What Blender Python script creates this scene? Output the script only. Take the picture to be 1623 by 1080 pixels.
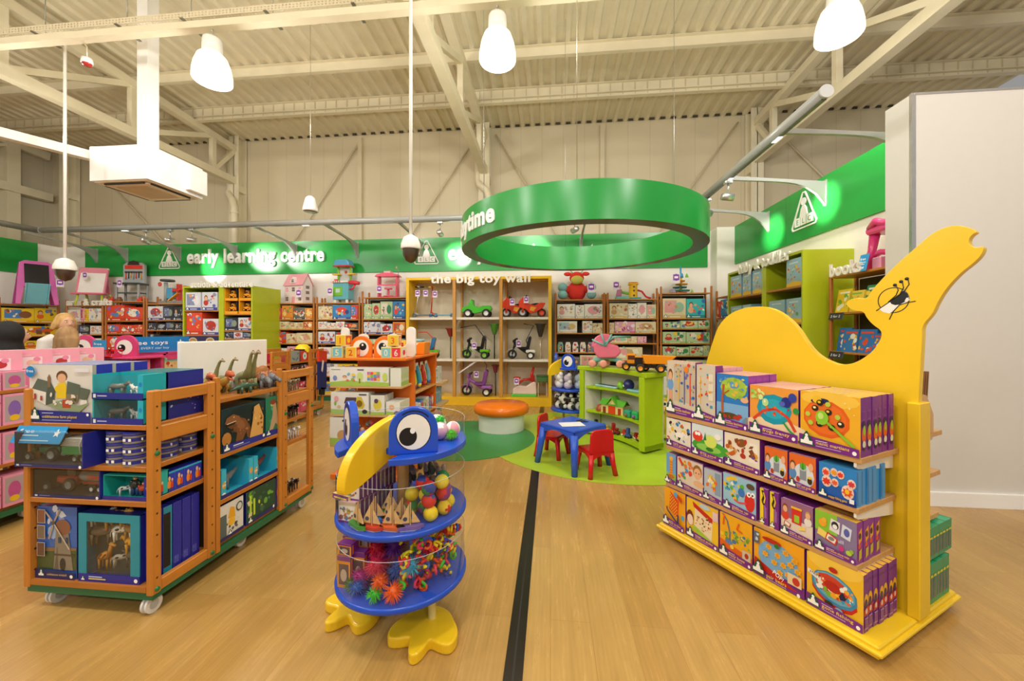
import bpy, math, random
from mathutils import Matrix, Vector
PI = math.pi
R = math.radians
for _o in list(bpy.data.objects):
    bpy.data.objects.remove(_o)
SC = bpy.context.scene
COL = SC.collection

# ------------------------------------------------------------------ camera
YAW = math.atan(61/610)
cam_d = bpy.data.cameras.new('camera')
cam_d.sensor_width = 36; cam_d.lens = 610/1623*36
cam_d.shift_y = -15/1623; cam_d.clip_start = .05; cam_d.clip_end = 100
cam = bpy.data.objects.new('camera', cam_d); COL.objects.link(cam)
cam.location = (0, 0, 1.4); cam.rotation_euler = (PI/2, 0, YAW)
SC.camera = cam
# ------------------------------------------------------------------ world, exposure
SC.view_settings.view_transform = 'Standard'
SC.view_settings.look = 'None'
SC.view_settings.exposure = 0.0
SC.view_settings.gamma = 1
SC.view_settings.use_curve_mapping = False
W = bpy.data.worlds.new('world'); SC.world = W; W.use_nodes = True
W.node_tree.nodes['Background'].inputs[0].default_value = (1.0, .975, .95, 1)
W.node_tree.nodes['Background'].inputs[1].default_value = .31
# ------------------------------------------------------------------ high-bay lamp light (the lamps themselves are built below)
LAMP_Z = 4.57
LAMP_POS = [(-7.45, 4.2), (-4.0, 4.2), (-.58, 4.2), (2.9, 4.2),
            (-7.45, .5), (-4.0, .5), (-.58, .5), (2.9, .5), (-4.0, -3.2), (-.58, -3.2), (2.9, -3.2)]
LAMP_W = 158
for lx_, ly_ in LAMP_POS:
    ld = bpy.data.lights.new('high_bay_light', 'POINT')
    ld.energy = LAMP_W; ld.color = (1.0, .96, .90); ld.shadow_soft_size = .2
    lo = bpy.data.objects.new('high_bay_light', ld); COL.objects.link(lo)
    lo.location = (lx_, ly_, LAMP_Z-.28)

# ------------------------------------------------------------------ materials
def lin(h, a=1):
    h = h.lstrip('#'); h = ''.join(q*2 for q in h) if len(h) == 3 else h
    out = []
    for i in (0, 2, 4):
        v = int(h[i:i+2], 16)/255
        out.append(v/12.92 if v <= .04045 else ((v+.055)/1.055)**2.4)
    return (out[0], out[1], out[2], a)
_M = {}
def mat(kind):
    if kind in _M: return _M[kind]
    m = bpy.data.materials.new(kind); m.use_nodes = True; _M[kind] = m
    nt = m.node_tree; N = nt.nodes; L = nt.links
    b = N['Principled BSDF']; out = N['Material Output']
    def attr():
        a = N.new('ShaderNodeAttribute'); a.attribute_name = 'Col'; return a.outputs['Color']
    def tc(): return N.new('ShaderNodeTexCoord').outputs['Object']
    def noise(scale, vec, detail=3, rough=.5):
        n = N.new('ShaderNodeTexNoise'); n.inputs['Scale'].default_value = scale
        n.inputs['Detail'].default_value = detail; n.inputs['Roughness'].default_value = rough
        L.new(vec, n.inputs['Vector']); return n.outputs['Fac']
    def mapping(vec, sc):
        n = N.new('ShaderNodeMapping'); n.inputs['Scale'].default_value = sc; L.new(vec, n.inputs['Vector']); return n.outputs[0]
    def mr(v, a, b_):
        n = N.new('ShaderNodeMapRange'); n.inputs['From Min'].default_value = .3; n.inputs['From Max'].default_value = .7
        n.inputs['To Min'].default_value = a; n.inputs['To Max'].default_value = b_
        L.new(v, n.inputs['Value']); return n.outputs[0]
    def mul(c, f):
        n = N.new('ShaderNodeVectorMath'); n.operation = 'SCALE'; L.new(c, n.inputs[0]); L.new(f, n.inputs['Scale']); return n.outputs[0]
    def bump(h, s, d=.01):
        n = N.new('ShaderNodeBump'); n.inputs['Strength'].default_value = s; n.inputs['Distance'].default_value = d
        L.new(h, n.inputs['Height']); L.new(n.outputs[0], b.inputs['Normal'])
    rough = {'card': .34, 'plastic': .22, 'matte': .6, 'fabric': .95, 'metal': .32, 'paint': .27, 'emit': .5, 'steel': .55, 'rubber': .5}
    if kind in rough:
        c = attr(); b.inputs['Roughness'].default_value = rough[kind]
        if kind == 'metal': b.inputs['Metallic'].default_value = .85
        if kind == 'emit':
            L.new(c, b.inputs['Emission Color']); b.inputs['Emission Strength'].default_value = 1.0; L.new(c, b.inputs['Base Color'])
        else:
            sc = {'card': 9, 'plastic': 5, 'matte': 12, 'fabric': 60, 'metal': 20, 'paint': 3, 'steel': 4, 'rubber': 30}[kind]
            f = noise(sc, tc(), 3)
            L.new(mul(c, mr(f, *((.99, 1.005) if kind == 'matte' else (.955, 1.03)))), b.inputs['Base Color'])
            if kind == 'fabric':
                bump(f, .6, .004)
    elif kind.startswith('wood'):       # woodx / woody / woodz: grain along that axis
        ax = {'x': (1.2, 14, 14), 'y': (14, 1.2, 14), 'z': (14, 14, 1.2)}[kind[-1]]
        v = mapping(tc(), ax)
        f = noise(2.2, v, 5, .6)
        L.new(mul(attr(), mr(f, .86, 1.1)), b.inputs['Base Color']); b.inputs['Roughness'].default_value = .38
    elif kind == 'clear':
        tr = N.new('ShaderNodeBsdfTransparent'); tr.inputs[0].default_value = (.955, .965, .96, 1)
        gl = N.new('ShaderNodeBsdfGlossy'); gl.inputs['Roughness'].default_value = .04
        fr = N.new('ShaderNodeLayerWeight'); pw = N.new('ShaderNodeMath'); pw.operation = 'POWER'; pw.inputs[1].default_value = 4
        L.new(fr.outputs['Facing'], pw.inputs[0]); ma = N.new('ShaderNodeMath'); ma.operation = 'MULTIPLY_ADD'; ma.inputs[1].default_value = .6; ma.inputs[2].default_value = .045; L.new(pw.outputs[0], ma.inputs[0])
        mx = N.new('ShaderNodeMixShader'); L.new(ma.outputs[0], mx.inputs[0]); L.new(tr.outputs[0], mx.inputs[1]); L.new(gl.outputs[0], mx.inputs[2])
        L.new(mx.outputs[0], out.inputs['Surface'])
    elif kind == 'floor':
        co = tc()
        sw = N.new('ShaderNodeSeparateXYZ'); L.new(co, sw.inputs[0])
        cb = N.new('ShaderNodeCombineXYZ'); L.new(sw.outputs['Y'], cb.inputs[0]); L.new(sw.outputs['X'], cb.inputs[1])
        br = N.new('ShaderNodeTexBrick'); L.new(cb.outputs[0], br.inputs['Vector'])
        br.inputs['Scale'].default_value = 1; br.inputs['Brick Width'].default_value = 1.25; br.inputs['Row Height'].default_value = .19
        br.inputs['Mortar Size'].default_value = .0012; br.inputs['Mortar Smooth'].default_value = .3
        br.inputs['Color1'].default_value = lin('#C09A58'); br.inputs['Color2'].default_value = lin('#B58C4C'); br.inputs['Mortar'].default_value = lin('#A67C44')
        n1 = noise(2.4, mapping(co, (11, .9, 1)), 6, .62)
        n2 = noise(1.1, mapping(co, (3, 1, 1)), 3)
        wv = N.new('ShaderNodeTexWave'); wv.wave_type = 'BANDS'; wv.bands_direction = 'X'
        wv.inputs['Scale'].default_value = 5; wv.inputs['Distortion'].default_value = 9; wv.inputs['Detail'].default_value = 3; wv.inputs['Detail Scale'].default_value = .6
        L.new(mapping(co, (3, .35, 1)), wv.inputs['Vector'])
        c1 = mul(br.outputs['Color'], mr(n1, .87, 1.08)); c2 = mul(c1, mr(n2, .93, 1.05)); c3 = mul(c2, mr(wv.outputs['Fac'], .97, 1.02))
        L.new(c3, b.inputs['Base Color'])
        L.new(mr(n1, .2, .3), b.inputs['Roughness'])
        b.inputs['Specular IOR Level'].default_value = .55
        bump(n1, .05, .002)
    elif kind == 'cladding':            # vertical panel seams on the warehouse wall
        co = tc(); sw = N.new('ShaderNodeSeparateXYZ'); L.new(co, sw.inputs[0])
        sm = N.new('ShaderNodeMath'); sm.operation = 'ADD'; L.new(sw.outputs['X'], sm.inputs[0]); L.new(sw.outputs['Y'], sm.inputs[1])
        md = N.new('ShaderNodeMath'); md.operation = 'PINGPONG'; md.inputs[1].default_value = .25; L.new(sm.outputs[0], md.inputs[0])
        lt = N.new('ShaderNodeMapRange'); lt.inputs['From Min'].default_value = .0; lt.inputs['From Max'].default_value = .012
        lt.inputs['To Min'].default_value = .84; lt.inputs['To Max'].default_value = 1; L.new(md.outputs[0], lt.inputs['Value'])
        f = noise(.7, co, 3)
        L.new(mul(mul(attr(), lt.outputs[0]), mr(f, .96, 1.03)), b.inputs['Base Color']); b.inputs['Roughness'].default_value = .5
        bump(lt.outputs[0], .5, .01)
    elif kind == 'perforated':          # punched holes of a cable tray
        co = tc(); vo = N.new('ShaderNodeTexVoronoi'); vo.inputs['Randomness'].default_value = 0
        vo.inputs['Scale'].default_value = 1; L.new(mapping(co, (22, 34, 34)), vo.inputs['Vector'])
        lt = N.new('ShaderNodeMath'); lt.operation = 'LESS_THAN'; lt.inputs[1].default_value = .33; L.new(vo.outputs['Distance'], lt.inputs[0])
        tr = N.new('ShaderNodeBsdfTransparent'); mx = N.new('ShaderNodeMixShader')
        L.new(attr(), b.inputs['Base Color']); b.inputs['Roughness'].default_value = .45
        L.new(lt.outputs[0], mx.inputs[0]); L.new(b.outputs[0], mx.inputs[1]); L.new(tr.outputs[0], mx.inputs[2]); L.new(mx.outputs[0], out.inputs['Surface'])
    elif kind.startswith('solid'):      # solid#rrggbb / solidfur#rrggbb : one colour with a fibre texture
        hexc = kind.split('#')[1]
        rgb = N.new('ShaderNodeRGB'); rgb.outputs[0].default_value = lin(hexc)
        f = noise(55 if 'fur' in kind else 25, mapping(tc(), (1, 1, .25) if 'hair' in kind else (1, 1, 1)), 4)
        L.new(mul(rgb.outputs[0], mr(f, .7 if 'hair' in kind else .93, 1.15 if 'hair' in kind else 1.04)), b.inputs['Base Color'])
        b.inputs['Roughness'].default_value = .75
        bump(f, .4, .004)
    return m

# ------------------------------------------------------------------ geometry collector
_TXT = {}
def text_geo(s, bold, ext):
    k = (s, bold, ext)
    if k in _TXT: return _TXT[k]
    cu = bpy.data.curves.new('t', 'FONT'); cu.body = s; cu.size = 1; cu.resolution_u = 2
    cu.offset = bold*.7; cu.extrude = .5 if ext else 0; cu.space_character = 1.0+bold*2
    if ext: cu.resolution_u = 4
    o = bpy.data.objects.new('t', cu); COL.objects.link(o)
    dg = bpy.context.evaluated_depsgraph_get(); dg.update()
    me = o.evaluated_get(dg).to_mesh()
    vs = [tuple(v.co) for v in me.vertices]; fs = [tuple(p.vertices) for p in me.polygons]
    o.evaluated_get(dg).to_mesh_clear()
    bpy.data.objects.remove(o); bpy.data.curves.remove(cu)
    wd = max([v[0] for v in vs] or [0])
    _TXT[k] = (vs, fs, wd); return _TXT[k]

def TR(x=0, y=0, z=0, rz=0, rx=0, ry=0, s=1):
    return Matrix.Translation((x, y, z)) @ Matrix.Rotation(rz, 4, 'Z') @ Matrix.Rotation(ry, 4, 'Y') @ Matrix.Rotation(rx, 4, 'X') @ (Matrix.Diagonal((s, s, s, 1)) if not isinstance(s, tuple) else Matrix.Diagonal((*s, 1)))

class G:
    def __init__(s, mat_='card'):
        s.v = []; s.f = []; s.c = []; s.mi = []; s.sm = []; s.mats = []; s.T = Matrix.Identity(4); s.dm = mat_
    def add(s, vs, fs, col, m=None, smooth=False):
        m = m or s.dm
        if m not in s.mats: s.mats.append(m)
        k = s.mats.index(m); n = len(s.v); T = s.T
        s.v += [tuple(T @ Vector(v)) for v in vs]
        cl = col if isinstance(col, list) else None
        if cl is None: c0 = lin(col)
        for i, f in enumerate(fs):
            s.f.append(tuple(n+q for q in f)); s.c.append(lin(cl[i]) if cl else c0); s.mi.append(k); s.sm.append(smooth)
        return s
    def box(s, x0, y0, z0, x1, y1, z1, col, m=None, b=0):
        if b <= 0:
            vs = [(x0,y0,z0),(x1,y0,z0),(x1,y1,z0),(x0,y1,z0),(x0,y0,z1),(x1,y0,z1),(x1,y1,z1),(x0,y1,z1)]
            return s.add(vs, [(0,1,5,4),(1,2,6,5),(2,3,7,6),(3,0,4,7),(4,5,6,7),(3,2,1,0)], col, m)
        b = min(b, abs(x1-x0)/2.01, abs(y1-y0)/2.01, abs(z1-z0)/2.01)
        vs = []; idx = {}
        for i, (X, sx) in enumerate(((x0, 1), (x1, -1))):
            for j, (Y, sy) in enumerate(((y0, 1), (y1, -1))):
                for k, (Z, sz) in enumerate(((z0, 1), (z1, -1))):
                    for a in range(3):
                        p = [X+sx*b, Y+sy*b, Z+sz*b]; p[a] = (X, Y, Z)[a]
                        idx[i, j, k, a] = len(vs); vs.append(tuple(p))
        fs = []
        I = lambda i, j, k, a: idx[i, j, k, a]
        for i in (0, 1): fs.append([I(i,0,0,0), I(i,1,0,0), I(i,1,1,0), I(i,0,1,0)][::(-1 if i == 0 else 1)])
        for j in (0, 1): fs.append([I(0,j,0,1), I(1,j,0,1), I(1,j,1,1), I(0,j,1,1)][::(1 if j == 0 else -1)])
        for k in (0, 1): fs.append([I(0,0,k,2), I(1,0,k,2), I(1,1,k,2), I(0,1,k,2)][::(-1 if k == 0 else 1)])
        for j in (0, 1):
            for k in (0, 1): fs.append([I(0,j,k,1), I(1,j,k,1), I(1,j,k,2), I(0,j,k,2)][::(1 if j == k else -1)])
        for i in (0, 1):
            for k in (0, 1): fs.append([I(i,0,k,0), I(i,1,k,0), I(i,1,k,2), I(i,0,k,2)][::(-1 if i == k else 1)])
        for i in (0, 1):
            for j in (0, 1): fs.append([I(i,j,0,0), I(i,j,1,0), I(i,j,1,1), I(i,j,0,1)][::(1 if i == j else -1)])
        for i in (0, 1):
            for j in (0, 1):
                for k in (0, 1): fs.append([I(i,j,k,0), I(i,j,k,1), I(i,j,k,2)][::(1 if (i+j+k) % 2 == 0 else -1)])
        return s.add(vs, [tuple(q) for q in fs], col, m)
    def prism(s, pts, h0, h1, col, m=None, ax='z', caps=True, side=None):
        n = len(pts)
        mp = {'z': lambda p, h: (p[0], p[1], h), 'y': lambda p, h: (p[0], h, p[1]), 'x': lambda p, h: (h, p[0], p[1])}[ax]
        vs = [mp(p, h0) for p in pts]+[mp(p, h1) for p in pts]
        A = sum(pts[i][0]*pts[(i+1) % n][1]-pts[(i+1) % n][0]*pts[i][1] for i in range(n))
        flip = (A < 0) != (ax == 'y')
        if h1 < h0: flip = not flip
        fs = [(i, (i+1) % n, n+(i+1) % n, n+i) for i in range(n)]
        cs = [side or col]*n
        if caps: fs += [tuple(range(n))[::-1], tuple(range(n, 2*n))]; cs += [col, col]
        if flip: fs = [f[::-1] for f in fs]
        return s.add(vs, fs, cs, m)
    def poly(s, vs, col, m=None): return s.add(vs, [tuple(range(len(vs)))], col, m)
    def lathe(s, prof, col, m=None, n=20, smooth=True, c=(0, 0, 0), a0=0, a1=2*PI, ax='z'):
        full = abs(a1-a0-2*PI) < 1e-6; k = n if full else n+1; vs = []; fs = []; cs = []
        for i in range(k):
            a = a0+(a1-a0)*i/n
            for r, z in prof:
                x, y = r*math.cos(a), r*math.sin(a)
                vs.append((c[0]+x, c[1]+y, c[2]+z) if ax == 'z' else ((c[0]+x, c[1]+z, c[2]-y) if ax == 'y' else (c[0]+z, c[1]+x, c[2]+y)))
        P = len(prof)
        for i in range(n):
            j = (i+1) % k
            for q in range(P-1):
                if prof[q][0] < 1e-7 and prof[q+1][0] < 1e-7: continue
                if prof[q][0] < 1e-7: f = (i*P+q, j*P+q+1, i*P+q+1)
                elif prof[q+1][0] < 1e-7: f = (i*P+q, j*P+q, i*P+q+1)
                else: f = (i*P+q, j*P+q, j*P+q+1, i*P+q+1)
                fs.append(f); cs.append(col[q] if isinstance(col, (list, tuple)) else col)
        return s.add(vs, fs, cs, m, smooth)
    def cyl(s, x, y, z0, z1, r, col, m=None, n=16, r1=None, ax='z', b=0):
        r1 = r if r1 is None else r1
        c = {'z': (x, y, 0), 'y': (x, 0, y), 'x': (0, x, y)}[ax]
        if b: pr_ = [(0, z0), (r-b, z0), (r, z0+b), (r1, z1-b), (r1-b, z1), (0, z1)]
        else: pr_ = [(0, z0), (r, z0), (r, z0), (r1, z1), (r1, z1), (0, z1)]
        return s.lathe(pr_, col, m, n, False if not b and n < 12 else True, c, ax=ax) if b else s._cy(pr_, col, m, n, c, ax)
    def _cy(s, p, col, m, n, c, ax):
        s.lathe(p[0:2], col, m, n, False, c, ax=ax); s.lathe(p[2:4], col, m, n, True, c, ax=ax); return s.lathe(p[4:6], col, m, n, False, c, ax=ax)
    def ball(s, x, y, z, r, col, m=None, n=10, sc=(1, 1, 1), k=6):
        T0 = s.T; s.T = T0 @ TR(x, y, z, s=sc)
        s.lathe([(r*math.sin(PI*i/k) if 0 < i < k else 0, -r*math.cos(PI*i/k)) for i in range(k+1)], col, m, n)
        s.T = T0; return s
    def tube(s, pts, r, col, m=None, n=8, closed=False, cap=True):
        pts = [Vector(p) for p in pts]; N_ = len(pts)
        rs = r if isinstance(r, (list, tuple)) else [r]*N_
        vs = []; up = Vector((0, 0, 1)); prev = None
        for i, p in enumerate(pts):
            a = pts[i-1] if (i or closed) else p; b_ = pts[(i+1) % N_] if (i < N_-1 or closed) else p
            t = (b_-a)
            t = t.normalized() if t.length > 1e-9 else Vector((0, 0, 1))
            if prev is None:
                u = t.cross(up)
                if u.length < 1e-3: u = t.cross(Vector((1, 0, 0)))
            else:
                u = prev-t*prev.dot(t)
                if u.length < 1e-4: u = t.orthogonal()
            u.normalize(); prev = u; w = t.cross(u)
            for q in range(n):
                an = 2*PI*q/n; vs.append(tuple(p+(u*math.cos(an)+w*math.sin(an))*rs[i]))
        fs = []
        for i in range(N_ if closed else N_-1):
            j = (i+1) % N_
            for q in range(n): fs.append((i*n+q, i*n+(q+1) % n, j*n+(q+1) % n, j*n+q))
        cs = [col]*len(fs)
        if cap and not closed:
            fs += [tuple(range(n))[::-1], tuple(range((N_-1)*n, N_*n))]; cs += [col, col]
        return s.add(vs, fs, cs, m, True)
    def bar(s, p0, p1, w, h, col, m=None):     # rectangular bar between two points
        p0 = Vector(p0); p1 = Vector(p1); t = (p1-p0).normalized()
        u = t.cross(Vector((0, 0, 1)))
        if u.length < 1e-3: u = Vector((1, 0, 0))
        u.normalize(); w_ = u.cross(t)
        vs = [tuple(p+u*a*w/2+w_*b_*h/2) for p in (p0, p1) for a, b_ in ((-1,-1),(1,-1),(1,1),(-1,1))]
        return s.add(vs, [(0,1,5,4),(1,2,6,5),(2,3,7,6),(3,0,4,7),(4,5,6,7),(3,2,1,0)], col, m)
    def text(s, t, x, z, size, col, m=None, y=0, depth=0, bold=.02, align='l', width=None, warp=None, ang=0):
        vs, fs, wd = text_geo(t, bold, depth > 0)
        kx = size if not width else width/max(wd, 1e-6)
        off = {'l': 0, 'c': -wd*kx/2, 'r': -wd*kx}[align]
        ca, sa = math.cos(ang), math.sin(ang); out = []
        for v in vs:
            a = v[0]*kx+off; b_ = v[1]*size
            a, b_ = a*ca-b_*sa, a*sa+b_*ca
            p = (x+a, y-(v[2]+.5)*depth if depth else y, z+b_)
            out.append(warp(p) if warp else p)
        return s.add(out, fs, col, m)
    def build(s, name, parent=None, loc=None, rz=0, bevel=0, seg=2, mods=None):
        me = bpy.data.meshes.new(name); me.from_pydata(s.v, [], s.f)
        for m_ in s.mats: me.materials.append(mat(m_))
        me.polygons.foreach_set('material_index', s.mi); me.polygons.foreach_set('use_smooth', s.sm)
        at = me.color_attributes.new('Col', 'FLOAT_COLOR', 'CORNER'); buf = []
        for f, c in zip(s.f, s.c): buf += list(c)*len(f)
        at.data.foreach_set('color', buf); me.update()
        o = bpy.data.objects.new(name, me); COL.objects.link(o)
        if parent: o.parent = parent
        if loc: o.location = loc
        o.rotation_euler.z = rz
        if bevel:
            bm_ = o.modifiers.new('bevel', 'BEVEL'); bm_.width = bevel; bm_.segments = seg; bm_.limit_method = 'ANGLE'; bm_.angle_limit = R(40)
        return o

REG = []
def tag(o, label, cat, group=None):
    o['label'] = label; o['category'] = cat
    if group: o['group'] = group
    REG.append(o); return o
def thing(name, label, cat, loc=(0, 0, 0), rz=0, group=None):
    o = bpy.data.objects.new(name, None); COL.objects.link(o); o.empty_display_size = .1
    o.location = loc; o.rotation_euler.z = rz
    return tag(o, label, cat, group)
def struct(g, name, **k):
    o = g.build(name, **k); o['kind'] = 'structure'; return o
def copy_tree(o, loc, rz, label, group=None):
    c = o.copy(); COL.objects.link(c); c.location = loc; c.rotation_euler.z = rz
    c['label'] = label
    if group: c['group'] = group
    REG.append(c)
    for ch in list(o.children):
        d = ch.copy(); COL.objects.link(d); d.parent = c
        for e in list(ch.children):
            f = e.copy(); COL.objects.link(f); f.parent = d
    return c
class Fr:           # a local frame standing on the floor: x along a fixture's front, y into its depth
    def __init__(s, x, y, rz=0, z=0): s.x, s.y, s.z, s.rz = x, y, z, rz
    def w(s, x, y, z=0):
        c, n = math.cos(s.rz), math.sin(s.rz)
        return (s.x+c*x-n*y, s.y+n*x+c*y, s.z+z)
    def sub(s, x, y, z=0, rz=0):
        p = s.w(x, y, z); return Fr(p[0], p[1], s.rz+rz, p[2])

# ------------------------------------------------------------------ printed art
def logo(g, x, z, s, y, back='#1F5B3C', fore='#FFFFFF', m=None, line=True):
    """triangle badge: a child sitting on three blocks"""
    def P(pts, c, dy): g.poly([(x+a*s, y-dy, z+b*s) for a, b in pts], c, m)
    tri = [(-.48, .0), (-.5, -.03+.0), (-.44, -.06), (.44, -.06), (.5, -.03), (.48, .03), (.07, .86), (0, .92), (-.07, .86), (-.48, .03)]
    if back: P(tri, back, 0)
    P([(-.37, .02), (.37, .02), (.37, .26), (-.37, .26)], fore, .0006)
    P([(-.17, .26), (.17, .26), (.1, .5), (0, .55), (-.1, .5)], fore, .0006)
    P([(.1*math.cos(a*PI/5), .62+.11*math.sin(a*PI/5)) for a in range(10)], fore, .0006)

def star(cx, cz, r, k=.45, n=5, rot=PI/2):
    return [(cx+(r if i % 2 == 0 else r*k)*math.cos(rot+PI*i/n), cz+(r if i % 2 == 0 else r*k)*math.sin(rot+PI*i/n)) for i in range(2*n)]

def art(g, w, h, spec, M_=None, seg=12, m=None, step=.0004):
    """flat print on the plane y=0 facing -y: spec in 0..1 units"""
    T0 = g.T
    if M_ is not None: g.T = T0 @ M_
    y = -step
    X = lambda a: (a-.5)*w
    for e in spec:
        k = e[0]
        if k == 'r':
            g.poly([(X(e[1]), y, e[2]*h), (X(e[3]), y, e[2]*h), (X(e[3]), y, e[4]*h), (X(e[1]), y, e[4]*h)], e[5], m)
        elif k == 'e':
            ro = e[6] if len(e) > 6 else 0; c, n = math.cos(ro), math.sin(ro)
            rx = e[3]*w
            rz = h*e[4]
            g.poly([(X(e[1])+rx*math.cos(2*PI*i/seg)*c-rz*math.sin(2*PI*i/seg)*n, y, e[2]*h+rx*math.cos(2*PI*i/seg)*n+rz*math.sin(2*PI*i/seg)*c) for i in range(seg)], e[5], m)
        elif k == 'p':
            g.poly([(X(a), y, b*h) for a, b in e[1]], e[2], m)
        elif k == 's':
            g.poly([(X(e[1])+a, y, e[2]*h+b) for a, b in star(0, 0, e[3]*w, e[5] if len(e) > 5 else .45, e[6] if len(e) > 6 else 5)], e[4], m)
        elif k == 't':
            g.text(e[1], X(e[2]), e[3]*h, e[4]*h, e[5], m, y=y, width=(e[6]*w if len(e) > 6 else None), ang=(e[7] if len(e) > 7 else 0))
        elif k == 'l':
            logo(g, X(e[1]), e[2]*h, e[3]*h, y, *(e[4:6] if len(e) > 4 else ()), m=m)
            y -= .0008
        elif k == 'k':      # thick line through points
            pts = e[1]; t = e[2]*w/2
            for (a, b), (c, d) in zip(pts, pts[1:]):
                ax, az, bx, bz = X(a), b*h, X(c), d*h; dx, dz = bx-ax, bz-az; L_ = math.hypot(dx, dz) or 1; nx, nz = -dz/L_*t, dx/L_*t
                g.poly([(ax-nx, y, az-nz), (bx-nx, y, bz-nz), (bx+nx, y, bz+nz), (ax+nx, y, az+nz)], e[3], m)
        elif k == 'n':      # scatter of n blobs: ('n', seed, n, x0, z0, x1, z1, size, [colours])
            rd = random.Random(e[1])
            for q in range(e[2]):
                cx = e[3]+(e[5]-e[3])*rd.random(); cz = e[4]+(e[6]-e[4])*rd.random(); sz = e[7]*(.55+.9*rd.random())*w; ro = rd.random()*PI; sq = .45+.55*rd.random(); c = rd.choice(e[8]); nn = rd.choice((4, 6, 8))
                cc, ss = math.cos(ro), math.sin(ro)
                g.poly([(X(cx)+sz*math.cos(2*PI*i/nn)*cc-sz*sq*math.sin(2*PI*i/nn)*ss, y-.00012*q/ max(1, e[2])*6, cz*h+sz*math.cos(2*PI*i/nn)*ss+sz*sq*math.sin(2*PI*i/nn)*cc) for i in range(nn)], c, m)
            y -= .0007
        y -= step
    g.T = T0

# ================================================================== SHELL
CREAM = '#E8DEC0'; CREAM2 = '#DDD1B2'
RY = lambda Y: 6.29+.05*(9.2-Y)          # underside of the roof deck
g = G('floor'); g.poly([(-15, -5, 0), (9, -5, 0), (9, 9.3, 0), (-15, 9.3, 0)], '#D9AA64'); struct(g, 'floor')
g = G('steel')
pit = .24; x = -15; pts = []
while x < 9:
    pts += [(x, .045), (x+.11, .045), (x+.14, 0), (x+.21, 0)]; x += pit
vs = []; fs = []
for i, (a, b) in enumerate(pts): vs += [(a, 9.3, RY(9.3)+b), (a, -5, RY(-5)+b)]
for i in range(len(pts)-1): fs.append((2*i, 2*i+1, 2*i+3, 2*i+2))
g.add(vs, fs, CREAM); struct(g, 'ceiling')
g = G('cladding'); g.box(-15, 9.2, 0, 9, 9.3, 6.3, CREAM2)
struct(g, 'wall_back')
g = G('cladding'); g.box(-13.6, -1, 0, -13.5, 9.2, 6.8, '#CFC6AE'); struct(g, 'wall_left')
g = G('matte')
for Y in (9.17, 7.9, 6.84):
    x = -15
    while x < 9:
        g.box(x+.005, Y-.01, RY(Y)-.002, x+.105, Y+.01, RY(Y)+.045, '#4A4436'); x += pit
struct(g, 'trim_1')
# purlins: two deep cold-rolled beams across the roof, the rear one with a slotted web
for i, Y in enumerate((6.78, 7.84)):
    g = G('steel'); z = RY(Y)-.003
    g.box(-15, Y, z-.2, 9, Y+.012, z, CREAM); g.box(-15, Y-.07, z-.215, 9, Y+.012, z-.2, CREAM); g.box(-15, Y-.06, z-.01, 9, Y, z, CREAM)
    if i:
        g.box(-15, Y-.012, z-.3, 9, Y+.012, z-.2, CREAM); g.box(-15, Y-.09, z-.31, 9, Y+.012, z-.295, CREAM)
        x = -14.9
        while x < 9: g.box(x, Y-.016, z-.25, x+.02, Y, z-.02, '#CFC4A4'); x += .24
    struct(g, 'roof_purlin')
def column(X, down=False):
    g = G('steel')
    for a, b, c, d in ((-.13, .0, .13, .018), (-.13, .25, .13, .268), (-.008, .0, .008, .268)): g.box(X+a, 8.9+b, 0, X+c, 8.9+d, RY(9)-.01, CREAM)
    g.box(X-.125, 8.93, 4.9, X+.125, 9.15, 5.06, CREAM)
    struct(g, 'steel_column')
TRX = (-7.9, -1.55, 4.5, 10.9)
for X in (-12.75, -7.9, -1.55, 4.5): column(X)
def truss(X):
    g = G('steel'); c = CREAM
    zt = lambda Y: RY(Y)-.34; zb = lambda Y: 5.16
    g.box(X-.08, -4.5, 5.08, X+.08, 8.9, 5.24, c)
    g.bar((X, -4.5, zt(-4.5)), (X, 9.0, zt(9.0)), .16, .14, c)
    ys = [8.3, 6.55, 4.8, 3.05, 1.3, -.45]
    g.bar((X, 8.95, zt(9)), (X, 8.3, 5.2), .09, .09, c)
    for a, b in zip(ys, ys[1:]):
        g.bar((X, a, 5.2), (X, a, zt(a)), .1, .1, c); g.bar((X, a, zt(a)), (X, b, 5.2), .08, .1, c)
    struct(g, 'roof_truss')
for X in TRX[:3]: truss(X)
g = G('steel')
for (x0, z0, x1, z1) in ((-12.5, 6.2, -8.2, 1.8), (-7.7, 1.9, -4.7, 6.1), (-4.7, 1.9, -1.75, 6.1), (-1.3, 6.1, 1.2, 1.9), (1.2, 1.9, 4.2, 6.1), (4.8, 6.1, 8.6, 1.9)):
    g.tube([(x0, 9.12, z0), (x1, 9.12, z1)], .022, CREAM2, n=6)
g.box(-13.4, 5.5, 4.85, -13.2, 9.0, 5.05, CREAM); g.bar((-13.35, 4.8, 6.35), (-13.35, 9, 6.05), .12, .2, CREAM)
g.box(-13.45, 8.15, 0, -13.25, 8.4, 6.1, CREAM); g.bar((-13.3, 6.3, 5.0), (-13.3, 8.2, 6.0), .07, .07, CREAM)
for X in (-4.7, 1.2): g.box(X-.05, 9.1, 0, X+.05, 9.2, 6.2, CREAM2)
struct(g, 'wall_bracing')
g = G('steel')
for X in (-1.8, -8.15):
    g.tube([(X+.1, 8.95, 6.2), (X+.1, 8.95, 4.95), (X+.15, 8.85, 4.82), (X+.35, 8.75, 4.62), (X+.4, 8.75, 4.45), (X+.4, 8.75, .02)], .075, CREAM, n=12)
    g.cyl(X+.4, 8.75, 4.3, 4.36, .09, CREAM)
struct(g, 'downpipe')

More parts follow.
